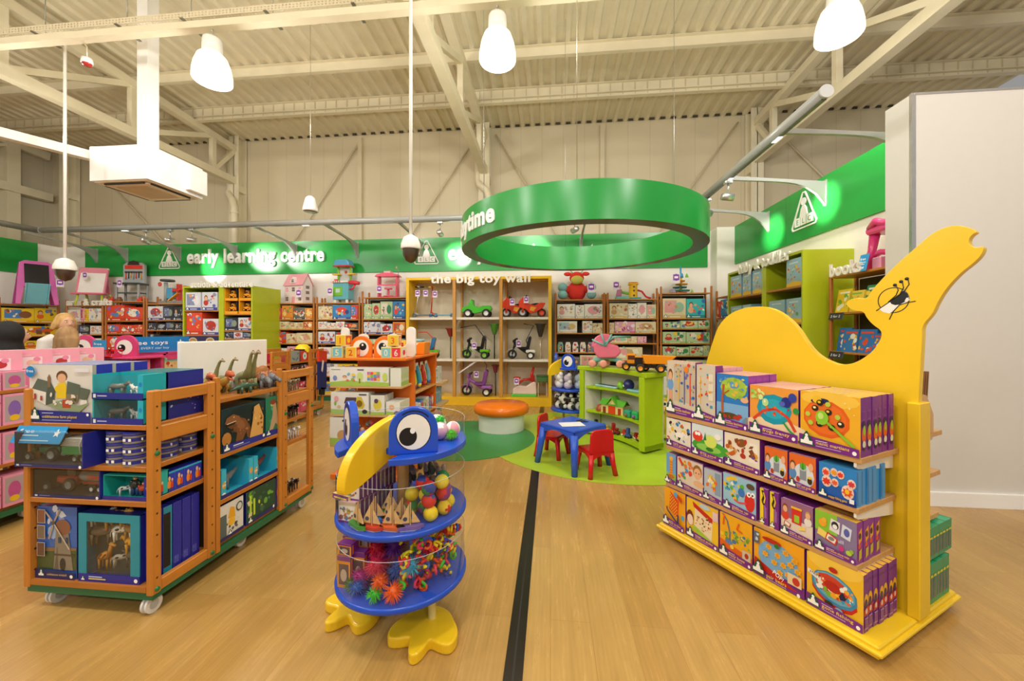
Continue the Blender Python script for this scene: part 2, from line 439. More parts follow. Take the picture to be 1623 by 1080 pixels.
# display walls (white) and skirting
WH = '#F1EEE6'
g = G('matte'); g.box(-11.2, 7.75, 0, 3.4, 7.85, 3.32, WH); struct(g, 'wall_display_back')
g = G('matte'); g.box(3.4, 3.67, 0, 3.5, 7.85, 3.32, WH); struct(g, 'wall_display_right')
g = G('matte'); g.box(-11.3, 1.5, 0, -11.2, 7.85, 3.32, WH); struct(g, 'wall_display_left')
g = G('matte'); g.box(3.06, 7.45, 0, 3.4, 7.75, 3.32, WH); struct(g, 'wall_corner_box')
g = G('matte'); g.box(2.91, 3.42, 0, 6.2, 3.67, 3.32, '#E2DFDA'); g.box(2.905, 3.415, 0, 2.935, 3.44, 3.325, '#DADADA', 'metal')
g.box(2.925, 3.413, 3.31, 6.2, 3.44, 3.325, '#E0E0E0', 'metal'); struct(g, 'wall_right')
g = G('matte'); g.box(2.93, 3.395, 0, 6.2, 3.42, .11, '#FFFFFF'); struct(g, 'baseboard_right')

# floor inlays
g = G('floor'); g.box(-.19, -3, .0005, -.112, 7.1, .004, '#3A332C', 'metal'); g.box(-.155, -3, .004, -.147, 7.1, .0045, '#1E1A16', 'rubber')
tag(g.build('floor_strip'), 'long dark metal expansion strip crossing the wooden floor', 'floor strip')
g = G('paint'); g.lathe([(0, .0050), (1.62, .0050), (1.62, .001)], '#A9C935', n=64, smooth=False, c=(.74, 5.2, 0)); g.build('floor_disc')
tag(bpy.data.objects['floor_disc'], 'large lime green floor circle under the blue play table', 'floor circle')
g = G('paint'); g.lathe([(0, .0060), (.92, .0060), (.92, .001)], '#2B9247', n=64, smooth=False, c=(-1.12, 4.97, 0))
tag(g.build('floor_disc'), 'smaller dark green floor circle in front of the orange topped stool', 'floor circle')

# ================================================================== SIGN BANDS
GRN = '#239C40'
def band(fr, L, label, z0=2.63, z1=3.32, seams=()):
    t = thing('sign_band', label, 'sign', fr.w(0, 0), fr.rz)
    g = G('paint'); g.box(0, -.03, z0, L, 0, z1, GRN)
    for q in seams: g.box(q, -.031, z0, q+.006, -.03, z1, '#23873C')
    g.build('panel', t); return t
def emblem(t, x, z, s):
    g = G('paint'); w = .013
    tri = [(-.46, -.03), (.46, -.03), (.5, .04), (.05, .9), (-.05, .9), (-.5, .04)]
    for (a, b), (c, d) in zip(tri, tri[1:]+tri[:1]):
        g.bar((x+a*s, -.04, z+b*s), (x+c*s, -.04, z+d*s), .014, s*.035, '#FFFFFF')
    g.box(x-.36*s, -.05, z+.04*s, x+.36*s, -.032, z+.27*s, '#FFFFFF')
    g.prism([(x-.16*s, z+.27*s), (x+.16*s, z+.27*s), (x+.1*s, z+.48*s), (x+.04*s, z+.56*s), (x-.04*s, z+.56*s), (x-.1*s, z+.48*s)], -.032, -.05, '#FFFFFF', ax='y')
    g.lathe([(0, -.05), (.1*s, -.05), (.1*s, -.032)], '#FFFFFF', n=14, c=(x, 0, z+.66*s), ax='y', smooth=False)
    for i, ch in enumerate('ELC'):
        g.text(ch, x+(-.24+.24*i)*s, z+.085*s, .19*s, '#2BA24A', y=-.0512, align='c', bold=.01)
        if i: g.box(x+(-.36+.24*i)*s-.003, -.0508, z+.04*s, x+(-.36+.24*i)*s+.003, -.05, z+.27*s, '#2BA24A')
    g.build('emblem', t)
def letters(t, s, x, z, size, width=None, y=-.03, depth=.03, col='#FFFFFF', bold=.045, name='lettering', m='paint'):
    g = G(m); g.text(s, x, z, size, col, y=y, depth=depth, bold=bold, width=width); return g.build(name, t)
FB = Fr(-10.5, 7.75)
tb = band(FB, 13.5, 'long green sign band on the back wall with two white slogans', seams=(1.9, 4.1, 5.95, 8.0, 10.0, 12.0))
emblem(tb, 2.12, 2.80, .5); letters(tb, 'early learning centre', 2.56, 2.89, .42, 3.18)
emblem(tb, 7.96, 2.80, .5); letters(tb, 'early learning centre', 8.42, 2.86, .42, 3.3)
FRW = Fr(3.4, 7.45, -PI/2)               # right wall, x runs towards the camera
tr_ = band(FRW, 3.78, 'green sign band with an emblem on the right wall above the baby shelves', seams=(1.55,))
emblem(tr_, 1.96, 2.80, .5)
FLW = Fr(-11.2, 1.6, PI/2)
tl_ = band(FLW, 5.75, 'green sign band on the left wall above the pink blackboard easel')

# ================================================================== RING SIGN
RC = (.36, 4.92); RO, RI, RZ, RH = 1.47, 1.30, 2.39, .36
t = thing('ring_sign', 'large green suspended hoop sign lettered playtime over the play area', 'hanging sign', (RC[0], RC[1], RZ))
g = G('paint'); n = 96
g.lathe([(RO, 0), (RO, RH)], GRN, n=n); g.lathe([(RI, RH), (RI, 0)], GRN, n=n)
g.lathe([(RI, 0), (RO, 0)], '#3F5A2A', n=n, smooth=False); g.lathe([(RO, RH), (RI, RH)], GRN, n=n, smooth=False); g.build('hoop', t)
g = G('paint'); EA = R(232)
tw = text_geo('playtime', .045, True)[2]*.27
g.text('playtime', 0, .1, .27, '#FFFFFF', depth=.012, bold=.045, align='r',
       warp=lambda p: ((RO-p[1]+.001)*math.cos(EA+p[0]/RO), (RO-p[1]+.001)*math.sin(EA+p[0]/RO), p[2])); g.build('lettering', t)
for a in (20, 95, 160, 265):
    g = G('metal'); g.tube([(1.385*math.cos(R(a)), 1.385*math.sin(R(a)), RH), (1.385*math.cos(R(a)), 1.385*math.sin(R(a)), RY(RC[1])-RZ)], .003, '#B8B8B0', n=5); g.build('suspension_wire', t)

# ================================================================== HIGH-BAY LAMPS
t = thing('high_bay_lamp', 'x', 'ceiling lamp', (0, 0, LAMP_Z), group='white glowing high bay lamps under the roof')
g = G('plastic'); g.lathe([(0, .3), (.095, .3), (.1, .28), (.105, .12), (0, .12)], '#F2F0EA', n=24); g.build('housing', t)
g = G('emit'); g.lathe([(.1, .13), (.15, .08), (.182, -.01), (.2, -.11), (.203, -.19), (.19, -.205), (0, -.22)], '#FFF6E2', n=28); gl = g.build('glass_bowl', t)
gl.visible_shadow = True
g = G('metal'); g.tube([(0, 0, .3), (0, 0, .36), (.02, 0, .39), (0, 0, .42), (-.02, 0, .39), (0, 0, .36)], .006, '#C8C4B8', n=6); g.tube([(0, 0, .42), (0, 0, 5.03-LAMP_Z)], .006, '#C8C4B8', n=5); g.build('hook', t)
LL = ['glowing high bay lamp at the far left edge', 'glowing high bay lamp above the square ceiling unit', 'glowing high bay lamp hanging left of the green hoop', 'glowing high bay lamp above the end of the right light rail']
t.location = (LAMP_POS[1][0], LAMP_POS[1][1], LAMP_Z); t['label'] = LL[1]
for i in (0, 2, 3): copy_tree(t, (LAMP_POS[i][0], LAMP_POS[i][1], LAMP_Z), 0, LL[i])

# trunking, cable tray, hangers
g = G('steel'); g.box(-13, 4.15, 4.99, 6, 4.25, 5.07, CREAM)
tag(g.build('light_trunking'), 'cream trunking bar carrying the high bay lamps across the roof', 'trunking')
g = G('perforated'); g.box(-13, 4.3, 5.24, -.6, 4.302, 5.32, CREAM2); g.box(-13, 4.55, 5.24, -.6, 4.552, 5.32, CREAM2); g.poly([(-13, 4.3, 5.24), (-.6, 4.3, 5.24), (-.6, 4.552, 5.24), (-13, 4.552, 5.24)], CREAM2)
tag(g.build('cable_tray'), 'long perforated metal cable tray slung below the roof', 'cable tray')
hw = [(-6.6, 4.42), (-5.4, 4.42), (-4.5, 4.42), (-3.4, 4.42), (-2.3, 4.42)]
for i, (a, b) in enumerate(hw):
    g = G('metal'); g.tube([(a, b, 5.24), (a, b, RY(b))], .006, '#9A968A', n=5); g.box(a-.02, 4.28, 5.23, a+.02, 4.58, 5.24, '#9A968A')
    tag(g.build('threaded_hanger'), 'thin threaded rod holding up the perforated cable tray', 'hanger', 'hanger rods of the cable tray')

# ================================================================== CEILING AIR UNIT, DUCTS, SENSOR, SPEAKER, CAMERAS
t = thing('air_conditioning_unit', 'white square air conditioning box hanging at upper left', 'air conditioner', (-6.42, 4.77, 3.5))
g = G('plastic'); g.box(0, 0, 0, .9, .85, .48, '#F4F3EF', b=.004); g.build('casing', t)
g = G('plastic'); g.box(.04, .03, -.012, .86, .82, 0, '#E7D9BC'); g.box(.1, .09, -.03, .8, .76, -.012, '#F6E9CE', b=.01); g.build('cassette_panel', t)
g = G('rubber')
for a in ((.14, .07, .76, .09), (.14, .76, .76, .78), (.08, .13, .1, .72), (.80, .13, .82, .72)): g.box(a[0], a[1], -.032, a[2], a[3], -.012, '#2A2622')
g.build('air_slot', t)
g = G('plastic')
for i in range(14): g.box(.2, .17+i*.036, -.034, .7, .19+i*.036, -.03, '#D8C49A')
g.build('intake_grille', t)
g = G('plastic'); g.box(.9, .55, .05, .98, .85, .42, '#F4F3EF', b=.004); g.build('side_box', t)
g = G('steel'); g.box(-5.69, 4.78, 3.98, -5.53, 4.94, RY(4.8)-.02, '#EFEDE6')
tag(g.build('cable_duct'), 'square white duct rising from the air conditioning box', 'duct')
g = G('steel'); g.bar((-6.44, 4.9, 3.88), (-7.6, 3.72, 4.02), .12, .12, '#F2F0EA')
tag(g.build('cable_duct'), 'white duct running left from the air conditioning box', 'duct')
t = thing('heat_detector', 'small round detector with a red band under the cable tray', 'detector', (-5.55, 4.1, 4.62))
g = G('plastic'); g.lathe([(0, .06), (.05, .06), (.055, .02), (.055, 0), (0, 0)], '#F4F1EA', n=16); g.build('body', t)
g = G('plastic'); g.lathe([(.046, 0), (.04, -.025), (0, -.03)], '#B0352F', n=16); g.build('lens', t)
g = G('metal'); g.tube([(0, 0, .06), (0, 0, .2), (-.5, .25, .62)], .007, '#EDE8DA', n=5); g.build('conduit', t)
t = thing('pendant_speaker', 'small white cone speaker hanging on a wire above the sign', 'speaker', (-3.62, 5.5, 3.22))
g = G('plastic'); g.lathe([(0, .22), (.04, .22), (.07, .19), (.105, .04), (.11, 0), (.1, -.01), (0, -.01)], ['#F6F4EE', '#F6F4EE', '#F6F4EE', '#F6F4EE', '#F6F4EE', '#8A7F78'], n=20); g.build('cone', t)
g = G('metal'); g.tube([(0, 0, .22), (0, 0, RY(5.5)-3.22)], .004, '#D8D2C4', n=5); g.build('wire', t)
def dome(x, y, z, top, r, label):
    t = thing('dome_camera', label, 'security camera', (x, y, z))
    g = G('plastic'); g.lathe([(0, .1+r), (r*.3, .1+r*.97), (r*.75, .1+r*.7), (r, .1), (r*1.02, .06), (r, .05), (0, .05)], '#F4F2EC', n=24); g.build('housing', t)
    g = G('metal'); g.lathe([(r*.86, .05), (r*.8, -.01), (r*.5, -.07), (0, -.095)], '#6E6358', n=24); g.build('tinted_dome', t)
    g = G('plastic'); g.tube([(0, 0, .1+r*.9), (0, 0, top-z)], .017, '#F0EDE4', n=10); g.cyl(0, 0, top-z-.06, top-z, .035, '#F0EDE4'); g.build('pole', t)
dome(-6.28, 4.4, 2.14, 5.24, .11, 'white dome camera on a pole near the pink easels')
dome(-1.445, 3.875, 2.2, RY(3.9), .1, 'white dome camera on a pole in front of the second emblem')


# ================================================================== TRACK LIGHT RAILS
SIL = '#A4A6A2'
def rail(p0, p1, label):
    p0 = Vector(p0); p1 = Vector(p1); L = (p1-p0).length; rz = math.atan2(p1.y-p0.y, p1.x-p0.x)
    t = thing('light_rail', label, 'light rail', tuple(p0), rz)
    g = G('paint'); g.tube([(0, 0, 0), (L, 0, 0)], .05, SIL, n=20); g.box(.02, -.018, -.056, L-.02, .018, -.045, '#55585A'); g.build('tube', t)
    g = G('paint'); g.cyl(0, 0, -.012, 0, .054, '#C9CCCD', ax='x', n=20); g.build('end_cap', t)
    g = G('paint'); g.cyl(0, 0, L, L+.012, .054, '#C9CCCD', ax='x', n=20); g.build('end_cap', t)
    for q in (L*.22, L*.55, L*.85):
        g = G('emit'); g.box(q-.06, -.022, -.062, q+.06, .022, -.056, '#FFFFFF'); g.build('lamp_strip', t)
    return t
rail((2.23, 3.37, 3.35), (2.23, 6.45, 3.35), 'silver tubular light rail running along the right wall')
rail((2.28, 6.5, 3.35), (-9.8, 6.5, 3.35), 'silver tubular light rail running along the back wall')
rail((-9.85, 6.5, 3.35), (-9.85, 2.5, 3.35), 'silver tubular light rail turning along the left wall')
def arm(x, y, rz, L, label):
    """curved bracket from a wall (origin) out to the rail; local -y points at the rail"""
    t = thing('rail_bracket', label, 'bracket', (x, y, 3.12), rz, 'curved silver brackets holding the light rails')
    g = G('paint'); out = [(0, -.16), (0, .12)]
    N_ = 10
    for i in range(N_+1):
        q = i/N_; out.append((-L*q, .12+.11*q))
    for i in range(N_, -1, -1):
        q = i/N_; out.append((-L*q, .10*0+.20*q+.12*(1-q)-.28*(1-q)**7-.02))
    pts = [(a, b) for a, b in out]
    g.prism(pts, -.018, .018, SIL, ax='x'); g.build('arm', t)
    g = G('paint'); g.box(-.03, -.012, -.17, .03, 0, .14, SIL); g.build('wall_plate', t)
names = ['leftmost, over the white easel', 'over the workbench', 'left of the first slogan', 'over the word learning', 'over the word centre', 'over the toy kitchen', 'over the second emblem', 'behind the green hoop']
for X, nm in zip((-10.2, -9.436, -8.128, -6.784, -5.41, -4.038, -2.657, .6), names):
    arm(X, 7.72, 0, 1.2, 'curved silver bracket on back wall, '+nm)
for Y, nm in zip((3.95, 5.1, 6.35), ('nearest the white partition', 'right of the emblem', 'farthest, left of the emblem')):
    arm(3.37, Y, -PI/2, 1.13, 'curved silver bracket on right wall, '+nm)
arm(-11.17, 4.9, PI/2, 1.3, 'curved silver bracket on the left wall')
def spot(x, y, aim, label, watts=300):
    t = thing('track_spotlight', label, 'spotlight', (x, y, 3.29), 0, 'track spotlights on the light rails')
    d = (Vector(aim)-Vector((x, y, 3.09))); q = d.to_track_quat('X', 'Z')
    g = G('metal'); g.box(-.045, -.035, -.035, .045, .035, 0, '#C4C6C6', b=.005); g.tube([(0, 0, -.03), (0, 0, -.15)], .01, '#C4C6C6', n=6); g.build('gear_box', t)
    g = G('metal'); g.lathe([(0, -.08), (.04, -.08), (.045, -.06), (.048, .06), (.043, .06), (.035, .03), (0, .03)], ['#C9CBCB']*5+['#FFF8E8'], n=16, ax='x'); h = g.build('head', t)
    h.location = (0, 0, -.2); h.rotation_mode = 'QUATERNION'; h.rotation_quaternion = q
    l = bpy.data.lights.new('spot_beam', 'SPOT'); l.energy = watts; l.spot_size = R(32); l.spot_blend = 1.0; l.color = (1, .96, .88); l.shadow_soft_size = .03
    lo = bpy.data.objects.new('spot_beam', l); COL.objects.link(lo); dn = d.normalized()
    lo.location = Vector((x, y, 3.09))+dn*.09; lo.rotation_mode = 'QUATERNION'; lo.rotation_quaternion = d.to_track_quat('-Z', 'Y')
spot(-7.55, 6.5, (-7.35, 7.72, 2.8), 'track spotlight lighting the word early')
spot(-7.05, 6.5, (-6.15, 7.72, 3.0), 'track spotlight, middle of the three near the slogan')
spot(-6.6, 6.5, (-5.05, 7.72, 3.0), 'track spotlight aimed at the word centre')
spot(-1.9, 6.5, (-1.9, 7.72, 2.95), 'track spotlight beside the second emblem')
spot(.4, 6.5, (-.3, 7.72, 3.0), 'track spotlight hidden behind the green hoop')
spot(2.23, 5.1, (3.37, 5.1, 2.98), 'track spotlight right of the wall emblem on the right', 220)
spot(2.23, 5.75, (3.37, 6.2, 2.9), 'track spotlight left of the wall emblem on the right', 220)

# ================================================================== CARTONS

PUR = '#7A2A8C'; NAVY = '#20248C'; TEAL = '#1AA3B8'; SKIN = '#E8B48C'
def bandspec(col, title, sub=True, h=.2, tcol='#F6D24A', lg=.26, tx=.3):
    s = [('p', [(0, 0), (1, 0), (1, h*.75), (0, h*1.15)], col), ('t', title, tx, h*.42, h*.42, tcol, min(.55, .055*len(title)))]
    if sub: s += [('r', tx, h*.22, tx+.42, h*.27, '#D9C6E8'), ('r', tx, h*.72, tx+.2, h*.78, '#E9DDF2')]
    s += [('e', .93, h*.33, .035, .035, '#FFFFFF'), ('l', .14, h*.25, lg)]
    return s
def carton(label, w, h, d, base, spec, fr, x, y, z, group=None, rz=0, side=None, top=None, left=None, cat='toy box', name='toy_box', face='#FFFFFF', rx=0):

    """a printed carton: x is the centre of its front, y the front face"""
    g = G('card'); hw = w/2
    g.box(-hw, 0, 0, hw, d, h, [face, base, base, base, base, base])
    g.mi = g.mi; art(g, w, h, spec)
    if side: art(g, d, h, side, TR(hw, d/2, 0, rz=PI/2))
    if left: art(g, d, h, left, TR(-hw, d/2, 0, rz=-PI/2))
    if top: art(g, w, d, top, TR(0, 0, h, rx=-PI/2))
    o = g.build(name); o.location = fr.w(x, y, z); o.rotation_euler = (rx, 0, fr.rz+rz)
    return tag(o, label, cat, group)
def child_art(x, z, s, shirt, hair='#7A4A22'):
    return [('e', x, z, s*1.15, s*1.2, shirt), ('e', x, z+s*1.9, s*.85, s*1.1, hair), ('e', x, z+s*1.65, s*.68, s*.85, SKIN)]

# ------------------------------------------------------------------ designs for the games on the camel stand
def d_marble(): return [('r', 0, 0, 1, 1, '#D8CDB6'), ('r', .25, .25, 1, .95, '#C8BBA4')]+child_art(.12, .55, .1, '#6FA3D8')+[
    ('r', .06, .2, .2, .45, '#E0A884'), ('n', 5, 34, .3, .22, .97, .95, .04, ['#E8432E', '#F2B82A', '#3C62B8', '#F07A2A', '#3CA0D0', '#7E6AB0']),
    ('r', .42, .25, .45, .85, '#F2C52E'), ('r', .62, .22, .65, .9, '#3B5FC0'), ('r', .82, .22, .85, .8, '#E8432E'), ('e', .7, .86, .08, .06, '#F08A2A')]+bandspec(PUR, 'marble madness', h=.17)
def d_parts(): return [('r', 0, 0, 1, 1, '#D5CBB8'), ('n', 8, 26, .08, .25, .9, .95, .07, ['#E8432E', '#F2B82A', '#3C62B8', '#F07A2A', '#3CA0D0']),
    ('r', .66, .72, .9, .85, '#E9DFC8'), ('r', .66, .55, .9, .68, '#E9DFC8'), ('r', .66, .38, .9, .51, '#E9DFC8'), ('r', .2, .3, .24, .8, '#F2C52E')]+bandspec(PUR, 'one hundred parts', h=.17)
def d_tree(): return [('r', 0, 0, 1, 1, '#2E7FD0'), ('r', 0, 0, 1, .45, '#7FB4E4'), ('e', .55, .75, .42, .2, '#A8C84A'), ('n', 3, 26, .12, .55, .95, .93, .06, ['#C7D84E', '#8FB83A', '#E8C04A', '#5A9AD8']),
    ('k', [(.2, .22), (.2, .55), (.24, .8)], .07, '#B5602A'), ('k', [(.2, .6), (.42, .7)], .04, '#B5602A'), ('e', .9, .55, .12, .05, SKIN), ('e', .45, .22, .28, .06, '#5A4A22'), ('n', 4, 8, .15, .18, .8, .26, .06, ['#E8C04A', '#C0392B'])]+bandspec(PUR, 'monkey business', h=.16)
def d_frogs(): return [('r', 0, 0, 1, 1, '#F0A040'), ('e', .5, .18, .7, .2, '#F5D9B0'), ('e', .52, .56, .36, .3, '#1C9CB8'), ('e', .52, .57, .27, .2, '#2CB0C8'), ('k', [(.08, .3), (.3, .5), (.55, .58), (.8, .45), (.95, .2)], .06, '#D8482E'),
    ('n', 12, 16, .2, .45, .85, .62, .035, ['#E0402A', '#C83020', '#F07030']), ('n', 13, 9, .05, .72, .3, .92, .05, ['#BFE07A', '#9CCB54', '#D9EFA0']), ('e', .35, .68, .07, .08, '#BFE39A'), ('e', .34, .7, .02, .03, '#F5F5E0'),
    ('e', .78, .74, .1, .1, '#27308C'), ('e', .9, .84, .08, .09, '#3545A8'), ('e', .7, .7, .06, .05, '#5A68C8'), ('e', .97, .6, .06, .06, '#2E9A4A'), ('k', [(.72, .35), (.85, .2), (.98, .12)], .04, '#2E9A4A')]+bandspec(PUR, 'frogs frenzy', h=.2, lg=.27)
def d_martian(): return [('r', 0, 0, 1, 1, '#F2B52A'), ('e', .5, .9, .5, .14, '#F7C94A'), ('e', .45, .55, .4, .33, '#E8641E', -.3), ('e', .44, .56, .36, .28, '#EE7526', -.3), ('e', .35, .86, .16, .05, '#2A2A5A', .1), ('e', .3, .88, .08, .07, '#F2C52E')]+\
    sum([[('e', a, b, .06, .055, '#2A2418'), ('e', a-.01, b+.012, .028, .022, c)] for a, b, c in ((.27, .72, '#F5E6A0'), (.5, .68, '#F2D04A'), (.7, .5, '#F5F0D8'), (.35, .45, '#F2C52E'), (.56, .42, '#F2D04A'), (.36, .83, '#F2C52E'))], [])+\
    [('e', a, b, .045, .045, '#B8D44A') for a, b in ((.15, .6), (.2, .45), (.5, .82), (.66, .62))]+[('k', [(.42, .55), (.92, .16)], .045, '#86C832'), ('e', .4, .57, .11, .13, '#8ED03A'), ('e', .38, .6, .05, .06, '#C8EC7A'),
    ('s', .85, .8, .02, '#FFF6C8'), ('s', .92, .7, .015, '#FFF6C8'), ('s', .78, .88, .015, '#FFF6C8')]+bandspec(PUR, 'manic martians', h=.19, lg=.26)
S_MART = [('r', 0, 0, 1, 1, PUR), ('r', .3, .62, .8, .78, '#8E4A9E'), ('r', .34, .64, .76, .76, PUR), ('e', .5, .55, .34, .06, '#2A1A4A'), ('e', .5, .38, .4, .14, '#E8641E'), ('e', .55, .45, .22, .09, '#9CCB3A'), ('e', .5, .22, .3, .06, '#DDE0C0'), ('e', .5, .14, .2, .03, '#2A1A4A')]
S_PUR = [('r', 0, 0, 1, 1, '#8E3AA6'), ('r', .06, .05, .94, .95, '#9A3FB0')]
def d_cards(s): return [('r', 0, 0, 1, 1, '#E9E2D2'), ('n', s, 30, .06, .3, .94, .94, .06, ['#3C82C8', '#E84A3A', '#F2C52E', '#2E2A2A', '#58A84A', '#F5F0E8']), ('e', .55, .45, .16, .13, '#F8F5EE'), ('p', [(.48, .4), (.62, .4), (.55, .28)], '#2A2222')]+bandspec(PUR, 'card games', h=.22)
def d_pond(): return [('r', 0, 0, 1, 1, '#DCEBEE'), ('e', .6, .35, .6, .22, '#4AA83A'), ('e', .55, .32, .4, .12, '#8FD05A'), ('e', .2, .62, .17, .17, '#E0402E'), ('e', .16, .7, .05, .06, '#FFF'), ('e', .25, .7, .05, .06, '#FFFFFF'), ('e', .62, .55, .2, .2, '#D7E86A'), ('e', .6, .3, .12, .06, '#2E7A2E'), ('p', [(.4, .55), (.46, .8), (.5, .55)], '#2E7A4A'), ('e', .85, .75, .1, .1, '#F5F5F0')]+bandspec(PUR, 'frog pond', h=.2)
def d_food(): return [('r', 0, 0, 1, 1, '#EEE3CF'), ('e', .5, .78, .15, .12, '#8A5A2A', .5), ('r', .72, .3, .95, .85, '#F5EEE0'), ('n', 21, 22, .08, .3, .68, .85, .06, ['#6A8A3A', '#C8642A', '#8A4A2A', '#D8A050', '#B83A2A']), ('n', 22, 8, .76, .32, .92, .82, .07, ['#6A4AA0', '#E0A03A', '#8A4A2A'])]+bandspec(PUR, 'memory match', h=.22)
def d_spin(): return [('r', 0, 0, 1, 1, '#E8702A'), ('e', .55, .42, .4, .35, '#DDE4EC')]+child_art(.14, .42, .13, '#5A90C8')+[('r', .42, .3, .66, .6, '#8A94A0'), ('e', .54, .62, .14, .06, '#C0C8D0'), ('e', .54, .7, .12, .1, '#5CB83A'), ('p', [(.5, .6), (.58, .6), (.54, .85)], '#3A8A2A'), ('e', .84, .72, .09, .12, SKIN), ('e', .8, .32, .09, .1, '#3A3020'), ('e', .8, .42, .07, .04, '#F2C52E'), ('e', .36, .3, .07, .08, '#C0392B')]+bandspec(PUR, 'spin and grab', h=.2)
def d_snap(): return [('r', 0, 0, 1, 1, '#2C86D2'), ('r', 0, 0, 1, .45, '#1E5FB8')]+[('e', a, b, r*1.25, r*1.5, '#F7D9C8') for a, b, r in ((.2, .75, .09), (.42, .8, .08), (.22, .5, .11), (.78, .35, .13), (.88, .6, .09), (.6, .78, .08), (.45, .52, .08))]+\
    [('s', a, b, r*1.2, c, .6, 7) for a, b, r, c in ((.2, .75, .09, '#E8482E'), (.42, .8, .08, '#F2A02A'), (.22, .5, .11, '#E03A2A'), (.78, .35, .13, '#E8542E'), (.88, .6, .09, '#D83A4A'), (.6, .78, .08, '#E83A2A'), (.45, .52, .08, '#E8643A'))]+[('e', .78, .37, .06, .07, '#F2C52E'), ('p', [(0, 0), (1, 0), (1, .1), (0, .16)], '#1A2A7A'), ('t', 'snappy fishing game', .28, .07, .1, '#F2C52E', .5), ('r', .84, .08, .96, .2, '#F5F5F5'), ('l', .13, .08, .24)]
def d_giraffe(): return [('r', 0, 0, 1, 1, '#6FA8DC'), ('r', 0, 0, 1, .35, '#8CBF5A'), ('r', .38, .3, .66, .85, '#F0A030'), ('e', .52, .86, .2, .07, '#F2B84A'), ('r', .34, .22, .7, .32, '#E8702A'), ('e', .5, .25, .36, .06, '#C8702A')]+[('r', .38, .36+.09*i, .66, .39+.09*i, '#D87A20') for i in range(5)]+bandspec(PUR, 'tower', h=.18)
def d_boy(): return [('r', 0, 0, 1, 1, '#E0D2BC'), ('e', .8, .72, .17, .22, '#9A6A3A'), ('e', .8, .66, .14, .18, SKIN), ('e', .75, .68, .02, .02, '#2A2018'), ('e', .86, .68, .02, .02, '#2A2018'), ('e', .85, .35, .2, .1, SKIN), ('n', 31, 22, .08, .3, .62, .92, .07, ['#E0402E', '#3C9AD0', '#58B84A', '#F2C52E', '#E87A2A']), ('p', [(.05, .95), (.2, .75), (.28, .8), (.12, 1)], '#D8402E')]+bandspec(PUR, 'beetle drive', h=.2)
def d_tower(): return [('r', 0, 0, 1, 1, '#B8C4D0'), ('r', .62, .25, .95, .95, '#8AA0B8'), ('n', 33, 18, .2, .3, .7, .8, .09, ['#F0A030', '#E8702A', '#F2C52E', '#5A84C0', '#F5E6B0'])]+bandspec(PUR, 'topple', h=.2)
def d_aqua(): return [('r', 0, 0, 1, 1, '#9CC8E0'), ('n', 41, 30, .04, .35, .6, .92, .06, ['#5CB83A', '#F2D22E', '#3C9AD0', '#2E8A4A', '#E8F0E8', '#F2C52E']), ('e', .82, .42, .15, .26, '#D8302A'), ('e', .8, .62, .06, .07, '#FFFFFF'), ('e', .92, .64, .06, .07, '#FFFFFF'), ('e', .81, .62, .025, .03, '#1A1A1A'), ('e', .91, .63, .025, .03, '#1A1A1A'), ('k', [(.74, .36), (.5, .3), (.36, .34)], .05, '#E8485A'), ('e', .58, .6, .1, .12, '#3C7AC8'), ('e', .85, .85, .12, .08, '#5A4A3A')]+bandspec(PUR, 'gobble up', h=.2)
def d_slim(): return [('r', 0, 0, 1, 1, '#7A2A8C'), ('r', 0, 0, .45, 1, '#F2D22E'), ('k', [(.3, .95), (.5, .8), (.3, .65), (.5, .55)], .22, '#2A2420'), ('k', [(.45, .9), (.65, .75), (.5, .6)], .14, '#F2D22E'), ('r', .6, .2, .66, .55, '#C8A0D8'), ('r', .75, .2, .8, .5, '#C8A0D8'), ('l', .3, .05, .16)]
def d_post(): return [('r', 0, 0, 1, 1, '#9C6A8C'), ('r', 0, 0, 1, .5, '#E8D8C8')]+child_art(.14, .55, .11, '#D8482E', '#8A4A22')+child_art(.86, .58, .1, '#E8E4DC', '#C89A5A')+[('r', .36, .42, .66, .82, '#D8302A'), ('r', .44, .46, .6, .66, '#9CCB3A'), ('r', .34, .82, .68, .88, '#F2C52E'), ('p', [(.1, .3), (.3, .24), (.34, .36), (.14, .42)], '#B8302A'), ('p', [(.13, .31), (.28, .27), (.31, .35), (.16, .4)], '#F5E8D8'), ('p', [(.6, .28), (.8, .34), (.76, .42), (.58, .36)], '#F2D86A')]+bandspec(PUR, 'post in the box', h=.2)
def d_noise(): return [('r', 0, 0, 1, 1, '#8A7AA0'), ('r', 0, .5, .55, 1, '#8FC83A'), ('p', [(.36, .6), (.6, .56), (.62, .86), (.4, .9)], '#E8E4F0'), ('e', .5, .75, .09, .1, '#2A2A2A'), ('e', .5, .72, .06, .06, '#F5F5F5'), ('p', [(.64, .55), (.86, .5), (.9, .8), (.68, .86)], '#D8E0F0'), ('e', .78, .68, .07, .1, '#5A62B0'), ('e', .2, .72, .1, .1, '#F2A82E'), ('e', .24, .8, .06, .06, '#F2B83A'), ('p', [(.06, .4), (.28, .34), (.32, .5), (.1, .58)], '#F2D86A'), ('p', [(.26, .34), (.52, .26), (.58, .44), (.32, .54)], '#D8302A'), ('p', [(.29, .36), (.5, .3), (.54, .42), (.34, .5)], '#F0ECE4'), ('e', .42, .4, .08, .05, '#8A8278'), ('e', .66, .26, .07, .07, '#C83A8A'), ('e', .84, .22, .07, .06, '#B8D44A'), ('e', .9, .28, .05, .05, '#9CBE3A'), ('t', 'ulll', .58, .38, .12, '#D8D8E8', .14)]+bandspec(PUR, 'who knows whose noise', h=.19)
